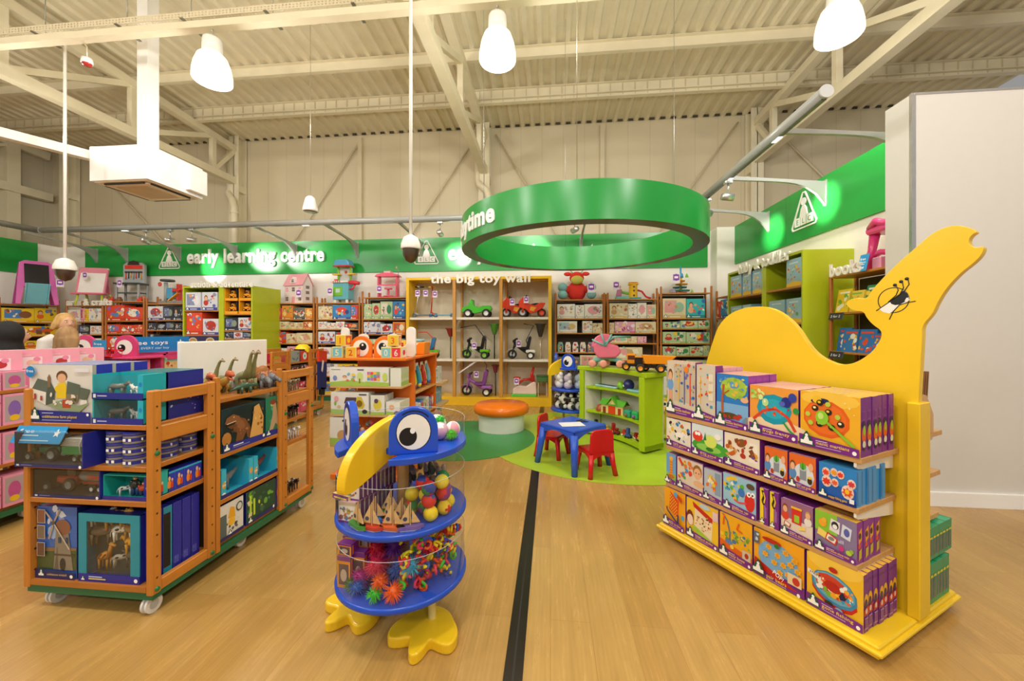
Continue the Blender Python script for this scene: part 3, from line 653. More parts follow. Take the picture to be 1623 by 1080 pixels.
def d_four(): return [('r', 0, 0, 1, 1, '#F2A81E'), ('e', .55, .88, .1, .08, '#5AA8D8'), ('e', .88, .35, .08, .07, '#5AA8D8'), ('p', [(.24, .45), (.66, .25), (.7, .75), (.28, .92)], '#E8501E')]+[('e', .3+.07*i, .5+.09*j-.035*i, .02, .022, '#F7D24A') for i in range(6) for j in range(5)]+[('k', [(.18, .5), (.2, .42), (.72, .16)], .06, '#2A2E6A'), ('k', [(.72, .16), (.72, .4)], .07, '#2A2E6A'), ('p', [(.68, .85), (.9, .74), (.92, .84), (.7, .96)], '#C8401E')]+bandspec(PUR, 'four in line', h=.2)
def d_apple(): return [('r', 0, 0, 1, 1, '#F2C52E'), ('p', [(.25, .3), (.8, .06), (.84, .74), (.28, .85)], '#F0DFB8'), ('p', [(.2, .95), (.24, .82), (.82, .6), (.84, .72)], '#C8281E'), ('n', 51, 30, .3, .3, .78, .68, .02, ['#5A3A1E', '#B8401E', '#E8A02A']), ('e', .12, .5, .12, .2, '#7A2A1A'), ('e', .13, .45, .1, .14, '#F0D8C8'), ('p', [(.2, .25), (.85, .0), (.85, .14), (.25, .36)], '#A8CC3A'), ('e', .6, .93, .17, .06, '#B8D0E0'), ('r', .84, .7, 1, .92, '#E8C8D0')]+bandspec(PUR, 'orchard shake', h=.17)
def d_bucket(): return [('r', 0, 0, 1, 1, '#F2B01E'), ('p', [(0, 0), (1, 0), (1, .25), (0, .38)], '#E86A1E'), ('n', 61, 34, .05, .4, .95, .66, .06, ['#8FB83A', '#C8C83A', '#6A9A3A', '#F2D22E', '#4A7AA0']), ('k', [(.1, .98), (.25, .85), (.33, .6), (.33, .4)], .05, '#6A7488'), ('e', .3, .38, .12, .05, '#5A84C8'), ('k', [(.15, .98), (.12, .72)], .05, '#E8641E'), ('k', [(.62, .9), (.55, .75), (.72, .72)], .05, '#E8641E'), ('e', .4, .3, .06, .05, '#F7D24A'), ('r', .72, .16, .97, .36, '#D0C8B0'), ('e', .85, .26, .06, .06, '#B8302A')]+bandspec(PUR, 'busy bees', h=.2, lg=.26)
def d_pop(): return [('r', 0, 0, 1, 1, '#F2A81E'), ('e', .5, .5, .42, .36, '#7AB0DC', -.35), ('r', 0, 0, 1, .22, PUR), ('p', [(0, .22), (.02, .38), (.75, .12), (.9, .08), (.6, .06)], '#C8281E')]+sum([[('s', a, b, .075, '#F2B82E', .62, 6), ('e', a, b, .035, .04, '#E8981E')] for a, b in ((.32, .72), (.5, .62), (.66, .75), (.44, .45), (.62, .48), (.76, .56), (.26, .55), (.56, .3), (.84, .68), (.9, .5), (.72, .34))], [])+[('e', .4, .88, .2, .05, '#B8281E'), ('e', .5, .82, .05, .05, '#2E7A2E'), ('r', .02, .7, .14, .95, '#5A6A7A'), ('n', 63, 5, .04, .73, .12, .92, .03, ['#C8D0D8']), ('r', .72, .2, .98, .42, '#E8D0A0'), ('e', .88, .3, .07, .08, '#C83A2A'), ('t', 'POP!', .42, .24, .13, '#FFFFFF', .22, -.42), ('t', 'pair bears', .3, .09, .1, '#F2D24A', .4), ('r', .3, .05, .7, .065, '#C8A0D8'), ('l', .13, .1, .3), ('e', .93, .06, .03, .04, '#FFFFFF')]
def d_fishing(): return [('r', 0, 0, 1, 1, '#F2BE2A'), ('e', .5, .95, .5, .2, '#F5CB4A'), ('e', .5, .42, .42, .26, '#C8281E', -.28), ('e', .5, .5, .42, .28, '#3C8AB8', -.28), ('e', .5, .52, .38, .24, '#6AB0C8', -.28), ('e', .48, .54, .32, .19, '#D0402A', -.28), ('n', 71, 40, .2, .38, .82, .68, .05, ['#F2D22E', '#7AB83A', '#3C9AC8', '#E8642E', '#F5F0E0', '#F2A82E']), ('e', .48, .54, .15, .09, '#B8241A', -.28), ('p', [(.6, .44), (.66, .54), (.72, .46), (.76, .5), (.7, .4), (.62, .38)], '#1A1E4A'), ('p', [(.03, .62), (.28, .54), (.28, .62), (.03, .7)], '#F0ECE4'), ('t', 'STRIPE', .06, .625, .06, '#2A2222', .2, -.12), ('e', .5, .86, .08, .05, '#B8241A'), ('e', .42, .22, .08, .04, '#3A2A1A'), ('e', .6, .18, .07, .04, '#7AB0C8'), ('e', .75, .12, .06, .04, '#E8A02A')]+bandspec(PUR, 'gone fishing', h=.2, lg=.24)
S_FISH = [('r', 0, 0, 1, 1, PUR), ('r', .02, .86, .98, .9, '#6A2078'), ('e', .5, .55, .42, .12, '#F2B82E'), ('e', .45, .5, .3, .08, '#3A2A5A'), ('p', [(0, .3), (1, .3), (1, .46), (0, .4)], '#C8281E'), ('e', .5, .37, .22, .05, '#E8C8D0'), ('r', .15, .06, .85, .26, '#C88AC8'), ('r', .2, .08, .8, .24, PUR)]
S_NOISE = [('r', 0, 0, 1, 1, '#8A2E9C'), ('p', [(.3, .45), (.8, .55), (.8, .85), (.3, .75)], '#F2A82E'), ('e', .5, .66, .2, .08, '#2A2A2A'), ('e', .4, .42, .22, .06, '#E8501E'), ('p', [(.25, .08), (.7, .14), (.75, .36), (.3, .32)], '#C8B83A')]

# ================================================================== CAMEL STAND
FC = Fr(.785, 2.726, R(31.5-90))
YEL = '#F2CA26'
t = thing('camel_display_stand', 'yellow camel shaped display stand stacked with purple game boxes', 'display stand', FC.w(0, 0), FC.rz)
g = G('paint'); g.box(-.03, -.03, .03, 1.14, .77, .085, YEL, b=.006); g.box(-.045, -.045, .05, 1.155, .785, .068, YEL, b=.005); g.build('base', t)
outl = [(0.02, .085), (0.02, 1.10), (0.054, 1.22), (0.098, 1.347), (0.132, 1.435), (0.201, 1.507), (0.286, 1.545), (0.377, 1.557), (0.462, 1.55), (0.532, 1.517), (0.595, 1.463), (0.638, 1.409), (0.674, 1.343), (0.715, 1.284), (0.76, 1.248), (0.815, 1.225), (0.85, 1.222), (0.9, 1.235), (0.958, 1.283), (0.993, 1.336), (1.01, 1.397), (0.971, 1.431), (0.946, 1.467), (0.935, 1.499), (0.907, 1.502), (0.878, 1.515), (0.859, 1.543), (0.872, 1.561), (0.907, 1.571), (0.947, 1.562), (0.961, 1.594), (1.004, 1.653), (1.069, 1.729), (1.13, 1.789), (1.169, 1.83), (1.203, 1.852), (1.244, 1.86), (1.285, 1.843), (1.314, 1.814), (1.297, 1.806), (1.287, 1.783), (1.292, 1.76), (1.31, 1.748), (1.332, 1.752), (1.326, 1.72), (1.305, 1.688), (1.265, 1.649), (1.224, 1.589), (1.197, 1.529), (1.181, 1.476), (1.147, 1.426), (1.147, 1.374), (1.135, 1.079), (1.135, .085)]
def smooth_poly(p, k=2):
    for _ in range(k):
        q = []
        for i in range(len(p)):
            a, b = p[i], p[(i+1) % len(p)]
            L_ = math.hypot(a[0]-b[0], a[1]-b[1])
            if L_ > .14: q += [a, b]; continue
            q += [(a[0]*.75+b[0]*.25, a[1]*.75+b[1]*.25), (a[0]*.25+b[0]*.75, a[1]*.25+b[1]*.75)]
        r = []
        for v in q:
            if not r or math.hypot(r[-1][0]-v[0], r[-1][1]-v[1]) > 1e-4: r.append(v)
        p = r
    return p
g = G('paint'); g.prism(smooth_poly(outl), .355, .395, YEL, ax='y'); pan = g.build('camel_panel', t, bevel=.006)
g = G('card'); yy = .3545
EX, EZ = 1.048, 1.548
g.T = TR(0, yy, 0)
def _ring(cx, cz, rx, rz, th, col, a0=0, a1=2*PI, y=0):
    n = 26
    for i in range(n):
        a, b = a0+(a1-a0)*i/n, a0+(a1-a0)*(i+1)/n
        g.poly([(cx+rx*math.cos(a), y, cz+rz*math.sin(a)), (cx+rx*math.cos(b), y, cz+rz*math.sin(b)), (cx+(rx-th)*math.cos(b), y, cz+(rz-th)*math.sin(b)), (cx+(rx-th)*math.cos(a), y, cz+(rz-th)*math.sin(a))], col)
_ring(EX, EZ, .058, .062, .004, '#1E1A14')
eye = [(.995, 1.508), (1.03, 1.537), (1.065, 1.567), (1.082, 1.596), (1.10, 1.575), (1.106, 1.545), (1.09, 1.532), (1.07, 1.525), (1.05, 1.50), (1.035, 1.484), (1.012, 1.492)]
g.poly([(a, -.0004, b) for a, b in eye], '#F4F2EE')
g.poly([(a, -.0008, b) for a, b in ((1.036, 1.542), (1.06, 1.563), (1.084, 1.592), (1.1, 1.575), (1.104, 1.55), (1.09, 1.538), (1.072, 1.526), (1.055, 1.524), (1.042, 1.53))], '#1A1C20')
g.poly([(a, -.001, b) for a, b in ((1.088, 1.54), (1.095, 1.556), (1.103, 1.556), (1.10, 1.54))], '#F4F2EE')
for pts in (((.985, 1.5), (1.03, 1.537), (1.068, 1.568), (1.084, 1.60)), ((1.126, 1.538), (1.10, 1.534), (1.07, 1.524), (1.048, 1.494), (1.034, 1.456)),
            ((1.03, 1.54), (1.058, 1.57), (1.066, 1.595), (1.058, 1.618)), ((1.04, 1.545), (1.072, 1.575), (1.085, 1.605), (1.08, 1.632)), ((1.05, 1.552), (1.086, 1.585), (1.104, 1.618), (1.1, 1.642))):
    g.tube([(a, 0, b) for a, b in pts], .0022, '#1A1814', n=5)
for a, b in ((1.054, 1.62), (1.076, 1.634), (1.096, 1.645)): g.lathe([(0, -.001), (.0075, -.001), (.0075, 0)], '#1A1814', n=10, c=(a, 0, b), ax='y')
g.build('painted_eye', pan)
g = G('paint'); g.box(1.105, .325, .085, 1.15, .435, 1.07, YEL, b=.003); g.build('end_post', t)
g = G('paint'); g.box(-.01, .325, .085, .03, .435, 1.07, YEL, b=.003); g.build('end_post', t)
for z, xr in ((.82, 1.07), (.597, 1.06), (.345, 1.055)):
    g = G('woodx'); g.box(.0, 0, z, xr, .35, z+.025, '#C99A63', b=.002); g.build('shelf', t)
for z in (.82, .597, .345):
    g = G('plastic'); g.prism([(.005, z-.001), (.005, z-.02), (.02, z-.03), (.35, z-.075), (.35, z-.001)], 1.04, 1.05, '#EFEBE0', ax='x'); g.build('shelf_bracket', t)
for z, y1 in ((.87, .74), (.67, .72), (.46, .70)):
    g = G('woodx'); g.box(.0, .4, z, 1.10, y1, z+.025, '#D2A468', b=.002); g.build('shelf', t)
    g = G('plastic'); g.prism([(.4, z-.001), (.4, z-.07), (y1-.02, z-.03), (y1, z-.001)], 1.06, 1.07, '#EFEBE0', ax='x'); g.build('shelf_bracket', t)
for a, b in ((.08, .05), (1.02, .05), (.08, .69), (1.02, .69)):
    g = G('rubber'); g.cyl(b, .016, a-.012, a+.012, .015, '#2A2622', ax='x', n=12); g.build('caster', t)

CG = 'purple banded board game boxes on the yellow camel stand'
def crow(specs, z, y0=.0, where='top'):
    for (xa, xb, h, d, nd, base, fn, desc, side, yo, rest) in specs:
        for k in range(nd):
            w = xb-xa-.006
            ordn = ['front', 'second', 'third', 'fourth', 'fifth', 'sixth', 'seventh', 'eighth'][k]
            lb = f'{desc} game box, {where} row' if nd == 1 else (f'{desc} game box, {where} row, front of its stack' if k == 0 else f'{desc} game box, {where} row, {ordn} from front')
            tl = [('r', 0, 0, 1, 1, base), ('r', .02, .04, .98, .12, '#E8C8D8' if base == PUR else '#F5E6C0')] if rest is None else rest
            carton(lb, w, h, d-.002, base, fn() if k == 0 else [('r', 0, 0, 1, 1, base)], FC, (xa+xb)/2+(0 if k == 0 else random.Random(k*7+int(xa*99)).uniform(-.004, .004)), y0+yo+k*d, z, CG, side=side, top=tl)
TY = [('r', 0, 0, 1, 1, '#F0C04A'), ('r', 0, .85, 1, 1, '#7A2A8C'), ('r', .05, .2, .6, .5, '#F5D88A')]
TP = [('r', 0, 0, 1, 1, '#E8B0A8'), ('r', 0, .88, 1, 1, '#C87A9A'), ('r', .1, .3, .7, .6, '#F2CDBE')]
crow([(.008, .235, .355, .07, 1, PUR, d_marble, 'marble run with a boy in blue', None, .0, TP), (.238, .372, .345, .07, 1, PUR, d_parts, 'marble run parts beige', None, 0, TP),
      (.376, .572, .305, .065, 4, '#9A3FB0', d_tree, 'blue box with monkey tree', S_PUR, .0, TP),
      (.576, .822, .262, .05, 6, PUR, d_frogs, 'orange box with blue frog pond', S_PUR, .0, TP),
      (.826, 1.068, .262, .05, 6, PUR, d_martian, 'yellow box with orange pizza planet', S_MART, .0, TY)], .845, .004, 'top')
crow([(.238, .372, .33, .06, 3, '#C89AB8', d_parts, 'pink topped tall', [('r', 0, 0, 1, 1, '#D8A8C0'), ('r', .3, .8, .7, .9, '#8A5A9A')], .0, TP)], .845, .08, 'top back')
crow([(.0, .2, .19, .1, 1, PUR, lambda: d_cards(1), 'monster card', S_PUR, 0, None), (.203, .422, .195, .1, 1, PUR, d_pond, 'green frog pond', S_PUR, .0, None), (.426, .634, .19, .14, 1, PUR, d_food, 'food matching', S_PUR, 0, None),
      (.655, .772, .168, .12, 1, PUR, d_spin, 'orange box with boy and frog', S_PUR, 0, None), (.775, .897, .168, .13, 1, PUR, d_spin, 'orange box with boy and green toy', S_PUR, .0, None)], .622, .004, 'second')
SB = [('r', 0, 0, 1, 1, '#3C9ADC'), ('r', .1, .05, .3, .95, '#2A78C0')]
crow([(.905, 1.054, .162, .042, 6, '#2E90D8', d_snap, 'blue box with red sea creatures', SB, .0, [('r', 0, 0, 1, 1, '#3C9ADC')])], .622, .004, 'second')
crow([(.0, .085, .2, .1, 1, PUR, d_giraffe, 'orange tower', S_PUR, 0, None), (.09, .288, .2, .1, 1, PUR, d_boy, 'smiling boy beetle', S_PUR, 0, None), (.291, .414, .19, .1, 1, PUR, d_tower, 'orange blocks', S_PUR, .0, None),
      (.418, .615, .205, .1, 1, PUR, d_aqua, 'red creature', S_PUR, 0, None), (.630, .678, .19, .08, 1, PUR, d_slim, 'slim yellow left', S_PUR, .0, None), (.682, .730, .19, .08, 1, PUR, d_slim, 'slim yellow right', S_PUR, .0, None),
      (.737, .885, .178, .13, 1, PUR, d_post, 'two children with red post box', S_PUR, 0, None), (.889, 1.054, .185, .055, 4, PUR, d_noise, 'picture card with ducks and panda', S_NOISE, .0, TY)], .370, .004, 'third')
crow([(-.015, .16, .25, .1, 1, PUR, d_four, 'orange connect-four', S_PUR, 0, None), (.164, .392, .245, .1, 1, PUR, d_apple, 'red roof orchard', S_PUR, 0, None), (.397, .594, .25, .1, 1, PUR, d_bucket, 'orange bucket and bees', S_PUR, 0, None),
      (.598, .848, .248, .09, 1, PUR, d_pop, 'blue box with yellow flowers', S_PUR, .0, TY), (.854, 1.078, .25, .044, 7, PUR, d_fishing, 'red round fishing pond', S_FISH, .0, TY)], .087, .004, 'bottom')
# back side: plywood wedge stands with thin boards, green boxes
def wedge(x, z, s, lab):
    t = thing('plywood_wedge_stand', lab, 'book stand', FC.w(x, .43, z), FC.rz, 'plywood wedges behind the camel stand')
    g = G('woodz'); g.prism([(0, 0), (.2, 0), (.2, .09), (.12, .19*s), (0, .19*s+.02)], 0, .012, '#D9AE78', ax='x'); g.build('side_panel', t)
    g = G('woodz'); g.prism([(0, 0), (.2, 0), (.2, .09), (.12, .19*s), (0, .19*s+.02)], -.3, -.288, '#D9AE78', ax='x'); g.build('side_panel', t)
    for k in range(5):
        o = G('woodz'); o.T = TR(0, .06+.024*k, .004, rx=R(-8)); o.box(-.26, 0, 0, -.005, .008, .2*s+.1, '#9A6A44'); o = o.build('thin_board')
        o.location = FC.w(x, .43, z); o.rotation_euler.z = FC.rz
        tag(o, f'thin brown wooden board standing in plywood wedge, {lab.split(",")[1].strip()}', 'board', 'thin boards in the plywood wedges')
wedge(1.09, .896, 1.0, 'pale plywood wedge stand behind camel panel, top shelf'); wedge(1.07, .696, .8, 'pale plywood wedge stand behind camel panel, middle shelf'); wedge(1.05, .486, .8, 'pale plywood wedge stand behind camel panel, lower shelf')
S_GR = [('r', 0, 0, 1, 1, '#1E9A6A'), ('r', .1, .12, .44, .62, '#5A6A6A'), ('r', .54, .12, .9, .62, '#5A6A6A'), ('r', .1, .66, .44, .72, '#E8D23A'), ('r', .54, .66, .9, .72, '#E8D23A')]
for j, (z, y0) in enumerate(((.30, .47), (.087, .44))):
    for k in range(4):
        carton('green box on the camel stand back side, '+('upper row' if j == 0 else 'lower row'), .078, .15 if j == 0 else .19, .2, '#21A473', S_GR, FC.sub(1.125, y0+k*.074+.035, z, PI/2), 0, 0, 0, 'green boxes behind the yellow camel', side=[('r', 0, 0, 1, 1, '#1E9A6A')], top=[('r', 0, 0, 1, 1, '#2AB47E'), ('r', .9, 0, 1, 1, '#1A7A54')])
g = G('metal'); g.box(.1, .4, .28, 1.1, .74, .297, '#E0DCD0'); o = g.build('wire_shelf', t)

# ================================================================== DUCK STAND
def duck(cx, cy, rz, label, s=1, detail=True, zs=(.23, .53, .845)):
    """duck display stand: faces local -y"""
    t = thing('duck_display_stand', label, 'display stand', (cx, cy, 0), rz)
    BLU = '#1E50C8'; BY = '#F4C820'; Rr = .305
    for i, z in enumerate(zs):
        g = G('paint')
        if i < 2: g.lathe([(0, z), (Rr-.006, z), (Rr, z+.006), (Rr, z+.022), (Rr-.006, z+.028), (0, z+.028)], BLU, n=56); o = g.build('blue_disc', t)
        else:       # the top disc is cut away around the beak
            pts = [(Rr*math.sin(R(a)), -Rr*math.cos(R(a))) for a in range(26, 335, 4)]+[(-.135, -.15), (.135, -.15)]
            g.prism(pts, z, z+.028, BLU); g.build('blue_disc', t, bevel=.004)
    g = G('woodz'); g.cyl(0, 0, .258, zs[2], .028, '#C99A5E'); g.build('centre_post', t)
    for sx, fx in ((-1, -.235), (1, .165)):
        ft = []
        for a in range(-180, 180, 6):       # three rounded toes, round heel
            u_ = min(1, max(0, (abs(a)-58)/62)); rr_ = .128+.036*math.cos(2*PI*a/58) if abs(a) <= 58 else .164-.046*u_*u_*(3-2*u_)
            ft.append((rr_*math.sin(R(a)), -rr_*math.cos(R(a))))
        g = G('paint'); g.T = TR(fx, -.045, 0, rz=sx*R(14)); g.prism(smooth_poly([(a*1.05, b*1.05) for a, b in ft], 1), 0, .05, BY); g.build('foot', t, bevel=.014, seg=3)
        g = G('paint'); g.cyl(fx, 0, .048, zs[0]+.002, .018, '#E8D68A'); g.build('leg', t)
    g = G('paint'); bk = [(-.04, .84), (-.04, 1.0), (-.11, 1.0), (-.21, .975), (-.29, .935), (-.345, .885), (-.372, .83), (-.38, .76), (-.355, .745), (-.26, .765), (-.14, .805)]
    g.prism([(a*1.04, b) for a, b in smooth_poly(bk, 2)], -.022, .022, BY, ax='x'); g.build('beak', t, bevel=.007)
    for sx in (-1, 1):
        fr_ = TR(sx*.185, -.17, zs[2]+.028, rz=sx*R(36), s=1)
        g = G('paint'); g.T = fr_
        pts = [(-.103, 0), (.103, 0)]+[(.103*math.cos(a*PI/16), .1+.1*math.sin(a*PI/16)) for a in range(17)]
        g.prism(pts, 0, .034, BLU, ax='y'); ep = g.build('eye_plate', t, bevel=.004)
        g = G('card'); g.T = fr_ @ TR(0, -.0006, 0)
        def el(cx_, cz_, rx, rz_, c, y): g.poly([(cx_+rx*math.cos(2*PI*i/26), y, max(.018, cz_+rz_*math.sin(2*PI*i/26))) for i in range(26)], c)
        el(0, .094, .074, .08, '#0E1A3C', 0); el(0, .094, .070, .076, '#F1EFEA', -.0005); el(-.023, .075, .037, .039, '#10141C', -.001); el(-.004, .1, .011, .013, '#F5F5F5', -.0015)
        for i in range(7):
            a, b = R(125-i*12), R(125-(i+1)*12); g.poly([(.086*math.cos(a), -.0005, .1+.087*math.sin(a)), (.086*math.cos(b), -.0005, .1+.087*math.sin(b)), (.081*math.cos(b), -.0005, .1+.081*math.sin(b)), (.081*math.cos(a), -.0005, .1+.081*math.sin(a))], '#0E1A3C')
        g.build('painted_eye', ep)
    for z, h, a0, a1 in ((zs[0], .19, 0, 360), (zs[1], .19, 0, 360), (zs[2], .10, 20, 165)):
        g = G('clear'); r = Rr-.008
        g.lathe([(r, z+.028), (r, z+.028+h)], '#FFFFFF', n=56 if a1 == 360 else 26, a0=R(a0), a1=R(a1)); g.build('clear_wall', t)
        g2 = G('plastic'); aa = [R(a0+(a1-a0)*q/40) for q in range(40 if a1 == 360 else 41)]
        g2.tube([(r*math.cos(a), r*math.sin(a), z+.028+h) for a in aa], .0013, '#C4CED0', n=5, closed=a1 == 360); g2.build('wall_rim', t)
        if a1 == 360:
            for a in (35, 215) if z == zs[0] else (60, 240):
                g = G('clear'); g.bar((0, 0, z+.028+h/2), (r*math.cos(R(a)), r*math.sin(R(a)), z+.028+h/2), .003, h, '#FFFFFF'); g.build('divider', t)
    return t
DK = (-.715, 1.815); DR = R(-16)
duck(DK[0], DK[1], DR, 'blue and yellow duck display stand with clear toy bins, nearest')
FD = Fr(DK[0], DK[1], DR)

def inbin(name, g, label, cat, x, y, z, rz=0, group=None, rx=0):
    o = g.build(name); o.location = FD.w(x, y, z); o.rotation_euler = (rx, 0, FD.rz+rz); return tag(o, label, cat, group)
# mid bin: purple card boxes (left), wooden sailing boats (front), rubber band balls (right)
BT = .558
d_snapc = [('r', 0, 0, 1, 1, '#EDEBE6'), ('n', 5, 14, .1, .15, .9, .7, .11, ['#B86A3A', '#5A7A9A', '#C8A05A', '#8A4A6A', '#7A8A4A']), ('r', 0, .85, 1, 1, '#C8B49A'), ('p', [(0, 0), (1, 0), (1, .07), (0, .12)], PUR)]
d_domc = [('r', 0, 0, 1, 1, '#2A2438'), ('n', 9, 16, .1, .1, .9, .9, .09, ['#F2E45A', '#F5F5F0', '#F2D22E']), ('p', [(0, 0), (1, 0), (1, .1), (0, .16)], PUR)]
SPP = [('r', 0, 0, 1, 1, PUR), ('n', 2, 5, .2, .2, .8, .8, .14, ['#C8A0D8', '#F5F0F8', '#5A1A6A'])]
GB = 'small purple card game boxes in the middle duck bin'
for j in range(2):
    for k in range(3):
        carton(f'small black and yellow domino box in duck bin, {"lower" if j == 0 else "upper"} stack', .075, .085, .03, PUR, d_domc, FD, -.2, -.185+.032*k, BT+.087*j, GB, rz=R(4), side=SPP, top=[('r', 0, 0, 1, 1, '#A05AB0')])
    for k in range(9):
        carton(f'small pale picture card box in duck bin, {"lower" if j == 0 else "upper"} stack', .085, .09, .024, PUR, d_snapc, FD, -.11+.002*k, -.245+.0262*k+.02*j, BT+.0915*j, GB, rz=R(10), side=[('r', 0, 0, 1, 1, PUR)], top=[('r', 0, 0, 1, 1, '#D8B0C0')])
carton('flat yellow striped box lying across the card boxes in duck bin', .1, .022, .07, '#F2E08A', [('r', 0, 0, 1, 1, PUR), ('r', .1, .2, .9, .5, '#F2E45A')], FD, -.16, -.235, BT+.088, GB, rz=R(-5), top=[('r', 0, 0, 1, 1, '#F2E08A')])
def boat(col, x, y, z, rz, label, rx=0):
    t = thing('toy_sailing_boat', label, 'toy boat', FD.w(x, y, z), FD.rz+rz, 'small wooden sailing boats in the middle duck bin')
    g = G('paint'); hull = [(-.055, 0), (-.045, -.017), (.03, -.019), (.062, 0), (.03, .019), (-.045, .017)]
    g.prism([(a*.8, b*.8) for a, b in hull], .0, .006, '#F3EEE4'); g.prism(hull, .006, .02, col, side=col); g.build('hull', t)
    g = G('woodz'); g.cyl(.005, 0, .02, .115, .003, '#D9B27A', n=6); g.build('mast', t)
    g = G('woodx'); g.prism([(-.042, .03), (.0, .03), (.0, .11)], -.003, .003, '#E6BE85', ax='y'); g.prism([(.012, .03), (.045, .03), (.012, .085)], -.003, .003, '#E6BE85', ax='y')
    g.lathe([(0, -.0042), (.009, -.0042), (.009, -.0036)], '#3A4A6A', n=10, c=(-.016, 0, .048), ax='y', smooth=False); g.build('sail', t)
for a in ((('#D83A26'), .03, -.255, BT, .1, 'wooden sailing boat with red hull at front of duck bin'), ('#E8662E', .115, -.225, BT, .25, 'wooden sailing boat with orange hull, front right of the red one'), ('#3C9A3A', -.035, -.262, BT, -.3, 'wooden sailing boat with green hull beside the card boxes'),
          ('#2E7AD0', .0, -.2, BT, .5, 'wooden sailing boat with blue hull behind the red one'), ('#E0402E', .07, -.185, BT, -.3, 'wooden sailing boat with red hull in the second row'), ('#C8B82E', .12, -.17, BT, .3, 'wooden sailing boat with yellow hull in the second row'), ('#7A62B8', .18, -.195, BT, .6, 'wooden sailing boat with violet hull at the right end'), ('#3C9A3A', .02, -.12, BT, .2, 'wooden sailing boat with green hull near the post')):
    boat(*a)
rd = random.Random(4)
PB = ['#D8302A', '#2E8A4A', '#2E4AA0', '#E8C82E', '#8A3A8A']
def patchball(r, cols, seed):
    g = G('matte'); q = random.Random(seed); k, n = 9, 14
    prof = [(r*math.sin(PI*i/k) if 0 < i < k else 0, -r*math.cos(PI*i/k)) for i in range(k+1)]
    g.lathe(prof, cols[0], n=n); ds = [(Vector((q.gauss(0, 1), q.gauss(0, 1), q.gauss(0, 1))).normalized(), lin(q.choice(cols))) for _ in range(7)]
    for i, f in enumerate(g.f):
        c = sum((Vector(g.v[v]) for v in f), Vector())/len(f); g.c[i] = max(ds, key=lambda d: d[0].dot(c))[1]
    return g
bp = [(.225, -.09), (.245, -.015), (.165, -.05), (.22, .04), (.15, .03), (.1, -.07)]
bn = 0
for lay in range(3):
    for i, (a, b) in enumerate(bp):
        if lay == 2 and i > 3: continue
        g = patchball(.033, PB if (i+lay) % 3 else ['#F2D41E', '#F2D41E', '#F5E04A'], bn); bn += 1
        inbin('bouncy_ball', g, ('plain yellow' if (i+lay) % 3 == 0 else 'multicoloured patchwork')+' bouncy ball in the middle duck bin', 'ball', a*(1-.04*lay)+rd.uniform(-.006, .006), b+rd.uniform(-.008, .008), BT+.033+lay*.056, group='bouncy balls in the middle duck bin')
for i in range(5):      # clear bags of shiny figures behind
    g = G('plastic'); q = random.Random(60+i)
    for k in range(12): g.ball(q.uniform(-.04, .04), q.uniform(-.03, .03), q.uniform(.015, .15), .018, q.choice(['#B8A090', '#8A7A78', '#D8D0C8', '#6A5A58', '#C8A8A0', '#5A6A5A']), n=6, k=4, sc=(1, .7, 1.4))
    inbin('bagged_toy', g, 'grey and pink bagged toy behind the post in duck bin', 'toy', [-.06, .02, .1, .06, -.12][i], [.13, .16, .12, .2, .18][i], BT, group='bagged toys at the back of the middle duck bin')
# bottom bin
BZ = .258
for i, (a, b, z, r_, w, h) in enumerate(((-.222, -.14, 0, .3, .07, .12), (-.09, -.2, 0, .2, .06, .15), (-.235, -.075, .0, .5, .06, .15), (-.14, -.23, .142, .1, .07, .05), (-.1, -.15, .12, .0, .07, .1), (-.205, -.02, 0, .1, .07, .11), (-.14, -.235, 0, .15, .065, .14), (-.2, -.13, .122, .4, .08, .045), (-.13, -.13, 0, .05, .08, .17), (-.12, .05, 0, .1, .09, .17), (-.225, .07, 0, .0, .07, .16), (-.14, .13, 0, 0, .07, .15))):
    sp = [('r', 0, 0, 1, 1, '#F0962A'), ('r', .12, .1, .88, .75, '#5A4A5A'), ('e', .5, .4, .25, .2, '#C8B8A8'), ('r', 0, .85, 1, 1, PUR)]
    carton('purple and orange window box standing in the bottom duck bin', w, h, .05, '#8A2A98', sp, FD, a, b, BZ+z, 'purple and orange boxes in the bottom duck bin', rz=r_, side=[('r', 0, 0, 1, 1, '#8A2A98'), ('r', .1, .1, .3, .9, '#E8902A')], top=[('r', 0, 0, 1, 1, '#9A3AA8'), ('r', 0, .8, 1, 1, '#F0962A')])
def spiky(col, r, seed, n=150):
    g = G('rubber'); q = random.Random(seed); g.ball(0, 0, 0, r*.55, col, n=8, k=5)
    for i in range(n):
        d = Vector((q.gauss(0, 1), q.gauss(0, 1), q.gauss(0, 1))).normalized(); e = d.orthogonal().normalized()*.0022; f = d.cross(e)
        b_ = d*r*.5; tip = d*r*(1+.15*q.random())+Vector((0, 0, -.1*r*q.random()))
        g.add([tuple(b_+e), tuple(b_-e*.5+f), tuple(b_-e*.5-f), tuple(tip)], [(0, 1, 3), (1, 2, 3), (2, 0, 3)], col)
    return g
